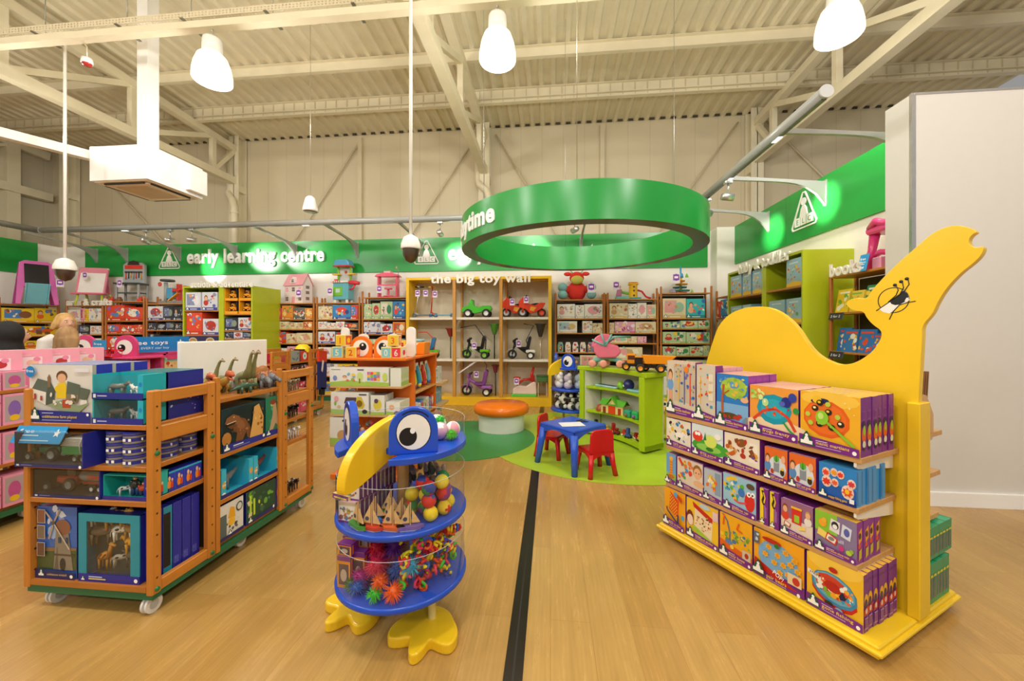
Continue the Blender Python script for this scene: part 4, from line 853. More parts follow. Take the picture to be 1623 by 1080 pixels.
for i, (c, nm, x, y, z, r) in enumerate((('#F03A6A', 'pink', .0, -.19, .11, .055), ('#E8284A', 'crimson', -.055, -.13, .14, .055), ('#7A2EA0', 'purple', .02, -.09, .15, .058), ('#F0641E', 'orange', .13, -.235, .05, .045), ('#F06A2A', 'orange', .06, -.235, .075, .04), ('#38C83A', 'green', .055, -.262, .04, .035), ('#2E6AC0', 'blue', -.05, -.25, .035, .04), ('#1E5AB8', 'deep blue', .1, -.15, .1, .06), ('#4AB0D8', 'sky blue', .17, -.17, .13, .045), ('#C83AA0', 'magenta', -.065, -.215, .055, .045), ('#3A8A4A', 'dark green', -.09, -.262+.02, .03, .032), ('#E83A8A', 'bright pink', -.02, -.14, .06, .05), ('#2E8AD0', 'light blue', .1, -.08, .05, .05), ('#F0642E', 'orange', .0, -.06, .06, .05))):
    inbin('spiky_rubber_ball', spiky(c, r, i), f'{nm} spiky rubber ball in the bottom duck bin', 'spiky ball', x, y, BZ+z, group='spiky rubber balls in the bottom duck bin')
    if i in (1, 2, 3, 4, 7): pass
RC_ = ['#F23A6A', '#F2D41E', '#3AC83A', '#F0641E', '#2E62D0', '#F2E42E', '#E82A2A']
q = random.Random(11)
for i in range(35):
    g = G('rubber')
    for k in range(5):
        c = Vector((q.uniform(-.02, .02), q.uniform(-.02, .02), q.uniform(-.02, .02))); u = Vector((q.gauss(0, 1), q.gauss(0, 1), q.gauss(0, 1))).normalized(); v = u.orthogonal().normalized(); w_ = u.cross(v); rr = q.uniform(.014, .02); n = 7; col = q.choice(RC_)
        g.tube([tuple(c+(v*math.cos(2*PI*j/n)+w_*math.sin(2*PI*j/n))*rr) for j in range(n-1)], .0065, col, n=6)
    lay = i//7; a = R(-52+ (i % 7)*19); rr = .235 if i % 2 else .18
    inbin('knotted_rubber_toy', g, 'multicoloured knotted rubber ring toy in the bottom duck bin', 'rubber toy', rr*math.cos(a), rr*math.sin(a), BZ+.03+lay*.047, group='knotted rubber toys in the bottom duck bin')
g = G('plastic')
# top tray: soft balls
TZ = .873
for c, nm, x, y, r, k in (('#F1EFEA', 'white', .10, .14, .05, 'p'), ('#D8A8C0', 'lilac', .17, .06, .042, 'p'), ('#3AC84A', 'green', .14, .11, .03, 's'), ('#E8A0B0', 'pink', .2, .13, .038, 'p'), ('#6AC83A', 'lime', .23, .07, .028, 's'), ('#4AB83A', 'bright green', .1, .05, .03, 'p'), ('#E87A9A', 'rose', .02, .19, .04, 'p'), ('#8AD0C8', 'mint', .06, .22, .03, 's')):
    g = spiky(c, r, int(x*900)) if k == 's' else patchball(r, [c, c, c, '#F5F0F2'], int(x*100))
    inbin('soft_ball', g, f'{nm} soft ball in the clear tray on top of the duck stand', 'ball', x, y, TZ+r+(.05 if nm == 'green' else 0), group='soft balls on top of the duck stand')
for i in range(4):
    g = G('fabric'); q = random.Random(80+i)
    for k in range(10): g.ball(q.uniform(-.03, .03), q.uniform(-.03, .03), q.uniform(.015, .1), .018, q.choice(['#C87A6A', '#8A6A5A', '#D8A8A0', '#5A5A6A', '#E8642E', '#C8C0B0']), n=6, k=4, sc=(1, 1, 1.3))
    inbin('bagged_toy', g, 'brown and pink bagged toy on the top disc of the duck stand', 'toy', -.14+.07*i, .14+.03*(i % 2), TZ, group='bagged toys on the top duck disc')

# ================================================================== ORANGE WOOD GONDOLAS ON CASTERS
OW = '#C9802F'; OW2 = '#B9722A'
def ladder(t, x, y0, y1, zt, z0=.11, rails=((1.045, 1.105), (.85, .93), (.115, .17)), name='ladder_frame', th=.035):
    """open ladder side frame in a plane x = const"""
    f = G('woodz'); c = OW
    for a in (y0, y1-.05):
        f.box(x, a, z0, x+th, a+.05, zt, c, b=.006)
        for k in range(9):
            z = z0+.08+k*.105
            f.lathe([(0, 0), (.0055, 0)], '#4A2A12', n=8, c=(x+th+.0006, a+.025, z), ax='x', smooth=False)
    o = f.build(name, t)
    for a, b in rails:
        r = G('woody'); r.box(x+.003, y0+.05, a, x+th-.003, y1-.05, b, c, b=.004); r.build('rail', t)
    for a in (y0+.025, y1-.025):
        for z in (.135, .80):
            q = G('plastic'); q.lathe([(0, .006), (.011, .006), (.012, 0)], '#1F7A48', n=12, c=(x+th, a, z), ax='x'); q.build('bolt_cap', o)
    return o
def caster(t, x, y, s=.045):
    g = G('plastic'); 
    for k in (-.016, .006): g.cyl(y, s, x+k, x+k+.011, s, '#E6E4E0', ax='x', n=18); g.cyl(y, s, x+k-.001, x+k+.012, s*.55, '#BDBBB8', ax='x', n=14)
    g.box(x-.006, y-.02, s, x+.006, y+.02, .1, '#CFCDC8'); g.build('caster', t)
def gondola(fr, label, zf=(.94, .736, .565), zm=(1.0, .67, .40), capl=.36, mid=.56, w=.8, back=True, board=None, front_rail=True):
    t = thing('wooden_display_unit', label, 'display unit', fr.w(0, 0), fr.rz)
    L = capl*2+mid
    for (a, b) in ((0, capl),)+(((L-capl, L),) if back else ()):
        ladder(t, w-.035, a, b, 1.11); ladder(t, 0, a, b, 1.11)
        for z in zf:
            g = G('woodx'); g.box(.036, a+.004, z-.025, w-.036, b-.004, z, OW2, b=.002); g.build('shelf', t)
    for z in zm:
        g = G('woody'); g.box(.02, capl+.03, z-.025, w-.012, L-capl-.03, z, OW2, b=.002); g.build('shelf', t)
    for x in (.0, w-.03):
        for a in (capl+.004, L-capl-.034):
            g = G('woodz'); g.box(x, a, .11, x+.03, a+.028, 1.13, OW, b=.004); g.build('upright', t)
    g = G('woodx'); g.box(0.036, 0.004, .125, w-.036, L-.004, .15, OW2); g.build('base_board', t)
    g = G('paint'); g.box(.01, .012, .085, w-.01, L-.012, .124, '#1F6B48'); g.build('green_plinth', t)
    g = G('matte'); g.box(.04, capl-.004, .15, w-.04, capl+.016, .93, '#3A2A1C'); g.build('centre_panel', t)
    if back: 
        g = G('matte'); g.box(.04, L-capl-.016, .15, w-.04, L-capl+.004, .93, '#3A2A1C'); g.build('centre_panel', t)
    if board:
        g = G('plastic'); yb = capl+.05; x0, x1, z0, z1 = board
        pts = []
        for cx_, cz_, a0 in ((x1-.03, z0+.03, -90), (x1-.03, z1-.03, 0), (x0+.03, z1-.03, 90), (x0+.03, z0+.03, 180)):
            pts += [(cx_+.03*math.cos(R(a0+k*22.5)), cz_+.03*math.sin(R(a0+k*22.5))) for k in range(5)]
        g.prism(pts, capl+.03, L-capl-.03, '#F3F0EA', ax='x') if False else None
        g.box(x0, capl+.045, z0, x0+.02, L-capl+.2, z1, '#F3F0EA', b=.006); g.build('header_board', t)
    for x, y in ((.10, .07), (w-.06, .05), (.1, L-.08), (w-.06, L-.08), (w-.10, L/2)): caster(t, x, y, .042)
    return t
FL = Fr(-2.64, 1.68)
gondola(FL, 'orange wooden display unit on casters with farm toys and dinosaurs, nearest left', board=(.42, 0, 1.0, 1.335), w=.72)

# ---- printed designs
BS = [('r', 0, 0, 1, 1, '#24309A'), ('n', 3, 8, .1, .1, .9, .9, .06, ['#3A48B8', '#5A66C8'])]
def d_farm(): return [('r', 0, 0, 1, 1, '#D6D3CC'), ('r', 0, .55, 1, 1, '#E2DFD8')]+[('e', .52, .8, .09, .1, '#6A4426'), ('e', .52, .77, .07, .08, SKIN), ('p', [(.43, .42), (.46, .68), (.58, .7), (.62, .42)], '#F0CC1E'),
    ('e', .46, .58, .05, .06, '#F0CC1E'), ('p', [(.05, .58), (.14, .76), (.35, .7), (.28, .52)], '#5E6A5E'), ('p', [(.06, .58), (.06, .42), (.27, .3), (.28, .52)], '#E6E4DC'), ('p', [(.28, .52), (.35, .7), (.42, .55), (.4, .28), (.27, .3)], '#4E5A50'), ('p', [(.3, .78), (.33, .84), (.35, .78), (.35, .62), (.31, .6)], '#8A6A4A'),
    ('p', [(.62, .72), (.82, .66), (.8, .48), (.6, .5)], '#5E6A5A'), ('p', [(.6, .5), (.8, .48), (.78, .34), (.6, .36)], '#8A7A5A'), ('p', [(.82, .62), (.98, .58), (.92, .4), (.8, .42)], '#5E6A5A'), ('r', .83, .3, .93, .4, '#E8E4DC'), ('p', [(.3, .3), (.75, .12), (.98, .36), (.8, .3), (.55, .4)], '#8FA07A'),
    ('r', .55, .26, .68, .4, '#B84A2A'), ('r', .1, .4, .13, .5, '#A83A2A'), ('r', .2, .38, .23, .46, '#A83A2A'), ('n', 4, 10, .35, .3, .75, .5, .03, ['#6A4A2A', '#E8E0D0', '#4A5A3A'])]+[('p', [(0, 0), (1, 0), (1, .19), (0, .22)], '#252A8A'), ('r', .75, .88, .97, .94, '#E8E8F0'), ('t', 'cobblestone farm playset', .24, .085, .065, '#F2D24A', .55), ('r', .24, .04, .7, .05, '#B8BCE0'), ('r', .24, .16, .42, .175, '#B8BCE0'), ('e', .96, .15, .02, .025, '#FFFFFF'), ('l', .13, .06, .23)]
S_FARM = [('r', 0, 0, 1, 1, '#2A32A8'), ('r', 0, 0, .18, 1, '#A8A89C'), ('r', .3, .5, .85, .66, '#5A62C8'), ('r', .34, .52, .81, .64, '#2A32A8'), ('p', [(.2, .1), (.55, .36), (.95, .12), (.95, 0), (.2, 0)], '#C8CCBE'), ('p', [(.3, .05), (.55, .28), (.8, .06)], '#5E6A5A')]
def free_disc(): return []
GF = 'farm and animal toy boxes on the nearest left display unit'
for k in range(3):
    sp = d_farm()+([('e', .06, .88, .075, .1, '#1E86D0'), ('t', 'free', .0, .87, .07, '#FFFFFF', .11)] if k == 0 else [])
    carton(('cobblestone farm playset box, front of three' if k == 0 else f'dark blue farm playset box, {("second" if k == 1 else "third")} behind the front one'), .36, .29, .086, '#24309A', sp, FL, .19, .02+.088*k, .94, GF, side=S_FARM, top=[('r', 0, 0, 1, 1, '#9AA0C8'), ('r', 0, .06, 1, .2, '#3A42A0')])
def animal(g, x, y, z, s, body, spot=None, rz=0, kind='cow', m='plastic'):
    T0 = g.T; g.T = T0 @ TR(x, y, z, rz=rz, s=s)
    # local: body along x, length 1
    if kind == 'cow':
        g.tube([(-.45, 0, .55), (-.3, 0, .6), (0, 0, .58), (.3, 0, .62), (.42, 0, .66)], [.1, .17, .18, .17, .1], body, m, n=8)
        g.tube([(.36, 0, .66), (.5, 0, .78), (.58, 0, .8), (.72, 0, .7)], [.11, .1, .1, .05], body, m, n=7)
        for a in (-.34, .3):
            for b in (-.1, .1): g.tube([(a, b, .5), (a-.01, b, .25), (a, b, 0)], [.075, .045, .04], body, m, n=6)
        g.tube([(-.45, 0, .6), (-.54, 0, .45), (-.55, 0, .25)], [.03, .02, .025], body, m, n=5)
        g.ball(.52, .08, .88, .035, body, m, n=6, k=4); g.ball(.52, -.08, .88, .035, body, m, n=6, k=4)
        if spot:
            for a, b, c in ((-.2, .12, .62), (-.2, -.14, .62), (.15, -.12, .66), (.2, .12, .6), (.0, .0, .74)): g.ball(a, b, c, .085, spot, m, n=7, k=4, sc=(1.3, .7, .8))
    g.T = T0
# stacked teal trays
for j, z in enumerate((.94, 1.065)):
    t = thing('animal_tray_box', ('lower' if j == 0 else 'upper')+' open teal tray box of farm animals beside the playset', 'toy box', FL.w(.52, .012, z), 0, GF)
    g = G('card'); c = '#21A9B4'; wd = .28
    g.box(-wd/2, .0, 0, wd/2, .12, .004, c); g.box(-wd/2, .112, 0, wd/2, .12, .12, c); g.box(-wd/2, 0, 0, -wd/2+.008, .12, .12, c); g.box(wd/2-.03, 0, 0, wd/2, .12, .12, c)
    g.box(-wd/2, -.003, 0, wd/2, 0, .03, '#262C92'); art(g, wd, .03, [('r', .03, .2, .08, .8, '#E8F0F0'), ('r', .11, .4, .3, .6, '#B8C0E0')], TR(0, -.003, 0)); art(g, .03, .12, [('r', 0, 0, 1, 1, '#2CB8D0'), ('e', .5, .6, .3, .1, '#1E86D0'), ('e', .5, .15, .35, .1, '#FFFFFF')], TR(wd/2-.015, 0, 0))
    g.build('tray', t)
    for nm, c1, c2, x, s, rz in (('goat', '#7A7A70', None, -.06, .085, .2), ('cow', '#F0EEE8', '#2A2622', .04, .07, 2.9), ('dog', '#C8A878', '#1E1A18', .1, .06, 1.9)):
        g = G('plastic'); animal(g, x, .05, .004, s, c1, c2, rz); g.build('toy_'+nm, t)
    g = G('clear'); g.box(-wd/2+.008, -.001, .03, wd/2-.03, 0, .118, '#FFFFFF'); g.build('window', t)
tt = [('r', 0, 0, 1, 1, '#1A8A8A'), ('r', .02, .06, .98, .94, '#146A70')]
carton('wide teal topped box lying behind the animal trays', .28, .245, .2, '#20248C', [('r', 0, 0, 1, 1, '#20248C')], FL, .52, .138, .94, GF, top=tt, side=[('r', 0, 0, 1, 1, '#262C92'), ('n', 5, 12, .05, .1, .95, .5, .03, ['#C8CCE8', '#8A90C8']), ('r', .05, .55, .8, .6, '#3A48B8')])
# price sign
def shelf_sign(fr, x, y, z, w, h, label, rx=-25, spec=None, rz=0):
    g = G('card'); g.box(-w/2, 0, 0, w/2, .003, h, '#2E9AD8'); art(g, w, h, spec or [('t', 'free', .08, .6, .3, '#FFFFFF', .3), ('r', .08, .42, .5, .48, '#D8EEF8'), ('r', .08, .14, .75, .19, '#D8EEF8'), ('s', .85, .6, .08, '#FFFFFF')])
    o = g.build('shelf_sign'); o.location = fr.w(x, y, z); o.rotation_euler = (R(rx), 0, fr.rz+rz); return tag(o, label, 'sign')
shelf_sign(FL, .12, -.035, .848, .28, .085, 'tilted blue free offer card clipped under the farm playset')
# tractor & trailer toys
def wheel(t, x, y, z, r, w, tyre='#1C1C1C', hub='#B8B8B8', name='wheel', ax='y'):
    g = G('rubber')
    g.lathe([(r*.55, -w/2), (r*.85, -w/2), (r, -w*.3), (r, w*.3), (r*.85, w/2), (r*.55, w/2)], tyre, n=18, ax=ax, c=(x, y, z))
    g.lathe([(0, -w*.42), (r*.2, -w*.42), (r*.56, -w*.3)], hub, 'plastic', n=14, ax=ax, c=(x, y, z)); g.lathe([(r*.56, w*.3), (r*.2, w*.42), (0, w*.42)], hub, 'plastic', n=14, ax=ax, c=(x, y, z))
    return g.build(name, t)
def wheelg(g, x, y, z, r, w, tyre='#1C1C1C', hub='#B8B8B8', ax='y'):
    g.lathe([(0, -w*.4), (r*.55, -w*.35), (r*.57, -w/2), (r*.85, -w/2), (r, -w*.3), (r, w*.3), (r*.85, w/2), (r*.57, w/2), (r*.55, w*.35), (0, w*.4)], [hub, hub, tyre, tyre, tyre, tyre, tyre, hub, hub], 'rubber', n=16, ax=ax, c=(x, y, z))
def tractor_box(fr, x, y, z, w, h, d, label, body, trailer, tank, band='#262C6A'):
    t = thing('window_toy_box', label, 'toy box', fr.w(x, y, z), fr.rz, GF)
    g = G('card'); g.box(-w/2, 0, 0, w/2, d, .016, '#3A3E4A'); g.box(-w/2, d-.006, .016, w/2, d, h, '#15161C'); g.box(-w/2, 0, .016, -w/2+.004, d, h, '#2A2C30'); g.box(w/2-.006, 0, .016, w/2, d, h, '#22288A')
    art(g, w, .016, [('r', 0, 0, 1, 1, band), ('r', .03, .3, .07, .8, '#D8DCE8'), ('r', .1, .5, .26, .7, '#8A90B8'), ('e', .96, .5, .02, .5, '#FFFFFF')], TR(0, 0, 0)); art(g, d, h, [('r', 0, 0, 1, 1, '#22288A')], TR(w/2, d/2, 0, rz=PI/2)); g.build('tray', t)
    g = G('plastic'); a = w/1.0; s = h
    zz = .016; y_ = d*.5
    cx_ = -w*.18
    g.box(cx_-.075*a*2.2, y_-.025, zz+.035, cx_+.02, y_+.025, zz+.07, body, b=.006); g.box(cx_+.0, y_-.028, zz+.03, cx_+.055, y_+.028, zz+.075, body, b=.006)
    g.box(cx_+.0, y_-.026, zz+.075, cx_+.048, y_+.026, zz+.112, '#20242A', b=.004); g.box(cx_-.002, y_-.03, zz+.11, cx_+.052, y_+.03, zz+.118, body, b=.003)
    g.build('tractor_body', t)
    for wx, r in ((cx_-.1, .022), (cx_+.03, .034)):
        g = G('rubber'); wheelg(g, wx, y_-.034, zz+r, r, .016, hub='#8A9290'); wheelg(g, wx, y_+.034, zz+r, r, .016, hub='#8A9290'); g.build('tractor_wheels', t)
    g = G('plastic'); tx = w*.22
    if tank:
        g.lathe([(0, -.085), (.028, -.08), (.033, -.06), (.033, .06), (.028, .08), (0, .085)], '#8A8A86', n=14, ax='x', c=(tx, y_, zz+.075)); g.box(tx-.02, y_-.0345, zz+.065, tx+.05, y_-.03, zz+.085, '#B84A3A'); g.box(tx-.08, y_-.01, zz+.03, tx+.08, y_+.01, zz+.045, '#A83A2A')
    else:
        g.box(tx-.075, y_-.03, zz+.035, tx+.07, y_+.03, zz+.075, '#1F8A4A'); 
        for k in range(6): g.box(tx-.08+.005*k, y_-.031, zz+.078+.007*k, tx+.075-.002*k, y_+.031, zz+.081+.007*k, '#E8E8E0')
        g.tube([(tx+.035, y_-.033, zz+.04), (tx+.03, y_-.034, zz+.09), (tx+.045, y_-.033, zz+.12)], .003, '#D8D8D8', n=5); g.ball(tx-.1, y_, zz+.035, .018, '#F0F0F0', n=8, k=5)
    g.build('trailer', t)
    g = G('rubber')
    for wx in (tx+.01, tx+.055): wheelg(g, wx, y_-.034, zz+.018, .018, .014, hub=('#F0F0EC' if tank else '#9A9A9A')); wheelg(g, wx, y_+.034, zz+.018, .018, .014)
    g.build('trailer_wheels', t)
    g = G('clear'); g.box(-w/2+.004, 0, .017, w/2-.006, .001, h-.001, '#FFFFFF'); g.box(-w/2+.004, 0, h-.001, w/2-.006, d, h, '#FFFFFF'); g.build('window', t)
tractor_box(FL, .215, -.045, .736, .38, .17, .15, 'boxed green tractor with silver trailer, sticking out of second shelf', '#1F6A42', '#1F8A4A', False)
tractor_box(FL, .235, .01, .565, .38, .14, .15, 'boxed red tractor with grey tank trailer, third shelf', '#A82A22', '#8A8A86', True)
# drums of blue labelled animals
def can(fr, x, y, z, r, h, label, grp):
    g = G('card'); g.cyl(0, 0, 0, h-.008, r, '#8A8478', n=20); g.lathe([(r+.0005, h*.18), (r+.0005, h*.5)], '#262E8E', n=20); g.lathe([(r+.0005, h*.68), (r+.0005, h*.8)], '#262E8E', n=20); g.cyl(0, 0, h-.008, h, r+.002, '#2A3296', n=20)
    for a in (-70, -100, -20): g.box(math.cos(R(a))*(r+.001)-.007, math.sin(R(a))*(r+.001)-.001, h*.22, math.cos(R(a))*(r+.001)+.007, math.sin(R(a))*(r+.001)+.001, h*.45, '#FFFFFF')
    o = g.build('toy_tub'); o.location = fr.w(x, y, z); tag(o, label, 'tub', grp)
for j in range(3):
    for i, (x, y) in enumerate(((.475, .06), (.58, .05), (.52, .17), (.625, .155), (.62, .27), (.51, .28))):
        if j == 2 and i in (3,): continue
        can(FL, x, y, .736+j*.056, .05, .055, 'round blue and grey animal tub, '+('bottom', 'middle', 'top')[j]+' layer, nearest left unit', 'round tubs on the nearest left unit')
# figures tray
t = thing('figure_tray_box', 'teal tray box with farmer, children and white dog figures', 'toy box', FL.w(.555, .02, .565), 0, GF)
g = G('card'); g.box(-.125, 0, 0, .125, .1, .005, '#24A098'); g.box(-.125, .095, 0, .125, .1, .12, '#24A098'); g.box(-.125, 0, 0, -.12, .1, .12, '#28B0A8'); g.box(.118, 0, 0, .125, .1, .12, '#28B0A8'); g.box(-.125, -.004, 0, .125, 0, .018, '#262C92'); g.box(-.125, 0, .118, .125, .1, .122, '#28B0A8'); g.build('tray', t)
def figure(g, x, y, z, h, top, legs, hair='#6A4426'):
    g.tube([(x-.012, y, z), (x-.012, y, z+h*.45)], [.009, .011], legs, n=6); g.tube([(x+.012, y, z), (x+.012, y, z+h*.45)], [.009, .011], legs, n=6)
    g.tube([(x, y, z+h*.42), (x, y, z+h*.6), (x, y, z+h*.78)], [.018, .02, .012], top, n=8); g.tube([(x-.02, y, z+h*.74), (x-.028, y, z+h*.45)], [.008, .006], top, n=5); g.tube([(x+.02, y, z+h*.74), (x+.028, y, z+h*.45)], [.008, .006], top, n=5)
    g.ball(x, y, z+h*.88, h*.1, SKIN, n=8, k=5); g.ball(x, y+.002, z+h*.92, h*.1, hair, n=8, k=5, sc=(1.05, 1.05, .8))
for nm, x, h, c1, c2, hr in (('farmer', .0, .1, '#3A3A34', '#2E4A7A', '#4A3A2A'), ('boy', .045, .07, '#D8502A', '#3A4A7A', '#A8642A'), ('girl', .085, .075, '#E8B878', '#C83A3A', '#D8A84A')):
    g = G('plastic'); figure(g, x, .045, .005, h, c1, c2, hr); g.build('toy_'+nm, t)
g = G('plastic'); animal(g, -.055, .045, .005, .06, '#E8E8E8', '#3A3A3A', .6); g.build('toy_dog', t)
# base: windmill + animals
def d_mill(): return [('r', 0, 0, 1, 1, '#3E68B8'), ('n', 7, 9, .25, .6, .95, .98, .13, ['#D0D8E8', '#9CB4DC', '#7A98D0']), ('p', [(0, .12), (1, .12), (1, .42), (0, .38)], '#4A5A34'), ('p', [(0, .36), (1, .4), (1, .44), (0, .42)], '#8A6A4A'), ('p', [(.42, .12), (.48, .66), (.62, .78), (.8, .66), (.92, .12)], '#8A8070'), ('p', [(.44, .12), (.52, .45), (.55, .12)], '#6A6254'), ('e', .66, .72, .2, .11, '#8A5A44'), ('r', .42, .32, .95, .345, '#5A4A3A'), ('e', .66, .2, .07, .09, '#3A342E'), ('r', .55, .5, .62, .58, '#3A4A6A'), ('r', .74, .5, .8, .58, '#3A4A6A'),
    ('k', [(.44, .78), (.6, .97)], .04, '#A8988A'), ('k', [(.44, .78), (.32, .55)], .05, '#A8988A'), ('k', [(.44, .78), (.24, .93)], .04, '#B8A898'), ('k', [(.44, .78), (.64, .6)], .035, '#A8988A'), ('k', [(.44, .78), (.85, .42)], .03, '#C8BCA8'), ('e', .44, .78, .04, .03, '#5A4A3E'),
    ('r', .04, .77, .24, .96, '#E8E4DC'), ('r', .05, .775, .23, .955, '#8A5A44'), ('r', .04, .55, .24, .74, '#E8E4DC'), ('r', .05, .555, .23, .735, '#7A6A5A'), ('r', .04, .31, .24, .5, '#E8E4DC'), ('r', .05, .315, .23, .495, '#6A4A3A'), ('p', [(0, 0), (1, 0), (1, .1), (0, .13)], '#1E2460'), ('t', 'cobblestone windmill', .3, .05, .04, '#D8C08A', .5), ('l', .16, .04, .11), ('e', .93, .05, .04, .025, '#FFFFFF')]
SNV = [('r', 0, 0, 1, 1, '#20266E'), ('t', 'action & adventure', .3, .1, .22, '#3A42A8', .8, PI/2)]
for k in range(3):
    carton('windmill picture box, bottom shelf, '+('front', 'middle', 'back')[k]+' of three', .225, .36, .1, '#20266E', d_mill() if k == 0 else [('r', 0, 0, 1, 1, '#20266E')], FL, .155, .03+.102*k, .15, GF, side=[('r', 0, 0, 1, 1, '#1C2268')], top=[('r', 0, 0, 1, 1, '#262C80')])
t = thing('window_toy_box', 'teal framed window box of plastic zoo animals, bottom shelf', 'toy box', FL.w(.46, .02, .15), 0, GF)
g = G('card'); W_, H_, D_ = .34, .34, .08
g.box(-W_/2, 0, .04, -W_/2+.045, .004, H_, '#1F93AA'); g.box(W_/2-.05, 0, .04, W_/2, .004, H_, '#1F93AA'); g.box(-W_/2+.045, 0, H_-.04, W_/2-.05, .004, H_, '#1F93AA'); g.box(-W_/2, -.001, 0, W_/2, .004, .04, '#222894'); g.box(-W_/2, .004, 0, W_/2, D_, .003, '#1A4A7A'); g.box(-W_/2, D_-.004, .003, W_/2, D_, H_, '#54605E'); g.box(-W_/2, .004, .003, -W_/2+.003, D_, H_, '#1F7A9A'); g.box(W_/2-.003, .004, .003, W_/2, D_, H_, '#222894'); g.box(-W_/2, .004, H_-.003, W_/2, D_, H_, '#1A2A7A')
art(g, W_, .04, [('l', .08, .2, .6), ('r', .18, .6, .4, .75, '#C8CCE8'), ('r', .18, .35, .46, .5, '#E8D88A'), ('e', .95, .5, .03, .25, '#FFFFFF')], TR(0, -.001, 0)); g.build('frame', t)
for nm, x, z, s, c1, c2, rz in (('goat', -.1, .26, .1, '#E0DCD0', None, .3), ('leopard', -.01, .24, .13, '#C89A3A', '#6A4A1E', 0), ('zebra', .03, .19, .1, '#F0EEE8', '#1E1C1A', .4), ('tiger', .09, .12, .11, '#E8A82A', '#4A2E10', 0), ('lion', .08, .19, .1, '#A88048', None, 0), ('lemur', .02, .06, .08, '#B8B0A0', '#3A3632', .5), ('bull', -.09, .16, .12, '#6A5A4A', None, .2), ('rhino', .09, .06, .1, '#5A5650', None, 0)):
    g = G('plastic'); animal(g, x, .045, z, s, c1, c2, rz+PI*(x > .05)); g.build('toy_'+nm, t)
g = G('plastic'); x = -.07
for a in (-.025, .02):
    for b in (-.008, .008): g.tube([(x+a, .04+b, .045), (x+a, .04+b, .1)], [.004, .006], '#D8923A', n=5)
g.tube([(x-.03, .04, .1), (x, .04, .112), (x+.022, .04, .115)], [.014, .02, .016], '#D8923A', n=7); g.tube([(x+.022, .04, .115), (x+.035, .04, .17)], [.012, .007], '#D8923A', n=6); g.tube([(x+.03, .04, .172), (x+.06, .04, .162)], [.01, .006], '#E0A04A', n=6)
for k in range(7): g.ball(x-.02+.008*k, .022, .105+.009*(k % 3), .005, '#8A4A1A', n=5, k=3)
g.build('toy_giraffe', t)
g = G('clear'); g.box(-W_/2+.045, .001, .04, W_/2-.05, .002, H_-.04, '#FFFFFF'); g.build('window', t)
# blue books seen through the side ladder
for k in range(5):
    sp = [('r', 0, 0, 1, 1, '#262CA0'), ('t', 'action & adventure', .62, .08, .14, '#6A74D8', .85, PI/2)] if k != 1 else [('r', 0, 0, 1, 1, '#1F8AA8'), ('r', 0, .1, .8, .9, '#12141C')]
    carton('tall blue box seen edge on through the side ladder', .05, .36 if k != 4 else .33, .17, '#262CA0', [('r', 0, 0, 1, 1, '#22288E')], FL.sub(.755-.0*k, .055+.054*k, .15, PI/2), 0, 0, 0, GF, top=[('r', 0, 0, 1, 1, '#262CA0')], side=[('r', 0, 0, 1, 1, '#262CA0')]) if False else carton('tall blue box seen edge on through the side ladder', .045, .345, .05, '#262CA0', sp, FL.sub(.672, .07+.052*k, .15, PI/2), 0, 0, 0, GF, side=[('r', 0, 0, 1, 1, '#22288E')])
for k in range(5):
    carton('small blue box printed with orange figures, seen through side ladder', .05, .105, .06, '#2A34B0', [('r', 0, 0, 1, 1, '#2838B8'), ('r', 0, .92, 1, 1, '#2CB8D0'), ('e', .42, .38, .2, .24, '#E88A2A'), ('e', .42, .68, .13, .11, '#F0C08A'), ('e', .7, .35, .14, .2, '#D8402A'), ('e', .7, .6, .1, .08, '#E8B48C'), ('r', .3, .08, .8, .2, '#3A3A8A')], FL.sub(.679, .075+.052*k, .565, PI/2), 0, 0, 0, GF)

# ---- middle section facing right : dinosaurs, boxed dinosaurs, teal trays, vehicles
FM = FL.sub(.71, .39, 0, PI/2)         # x runs away from the camera, front faces +X
GD = 'dinosaur and vehicle boxes in the middle of the left unit'
def d_trex(): return [('r', 0, 0, 1, 1, '#123038'), ('e', .5, .6, .5, .4, '#0E2228'), ('p', [(.3, .16), (.33, .38), (.24, .44), (.27, .6), (.4, .72), (.52, .66), (.64, .42), (.68, .16), (.58, .16), (.54, .34), (.46, .16)], '#7A4A2C'), ('e', .4, .56, .13, .1, '#8F5C38', -.7), ('p', [(.06, .66), (.1, .78), (.24, .84), (.38, .76), (.42, .64), (.3, .66), (.2, .62), (.12, .6)], '#8A5634'), ('p', [(.08, .64), (.3, .67), (.22, .56), (.12, .56)], '#1E120C'), ('k', [(.1, .64), (.3, .665)], .012, '#E8E0D0'), ('p', [(.1, .58), (.26, .6), (.34, .56), (.2, .5)], '#6A3E24'), ('e', .25, .77, .015, .015, '#E8C83A'), ('k', [(.3, .46), (.22, .42), (.2, .46)], .02, '#6A3E24'), ('n', 4, 9, .34, .3, .6, .68, .02, ['#5A341E', '#A8704A']), ('e', .24, .3, .001, .001, '#2A1A12'), ('p', [(.6, .12), (.68, .55), (.72, .9), (.84, .95), (.96, .6), (.94, .12)], '#D8A45A'), ('n', 3, 10, .7, .3, .94, .85, .03, ['#E8C078', '#A8682A', '#8A4A1E']), ('e', .08, .3, .1, .16, '#B87A3A'), ('p', [(0, 0), (1, 0), (1, .14), (0, .18)], '#262C92'), ('r', .22, .09, .45, .115, '#E8E8F0'), ('r', .22, .05, .6, .065, '#8A90C8'), ('l', .08, .04, .2), ('e', .95, .1, .03, .04, '#FFFFFF')]
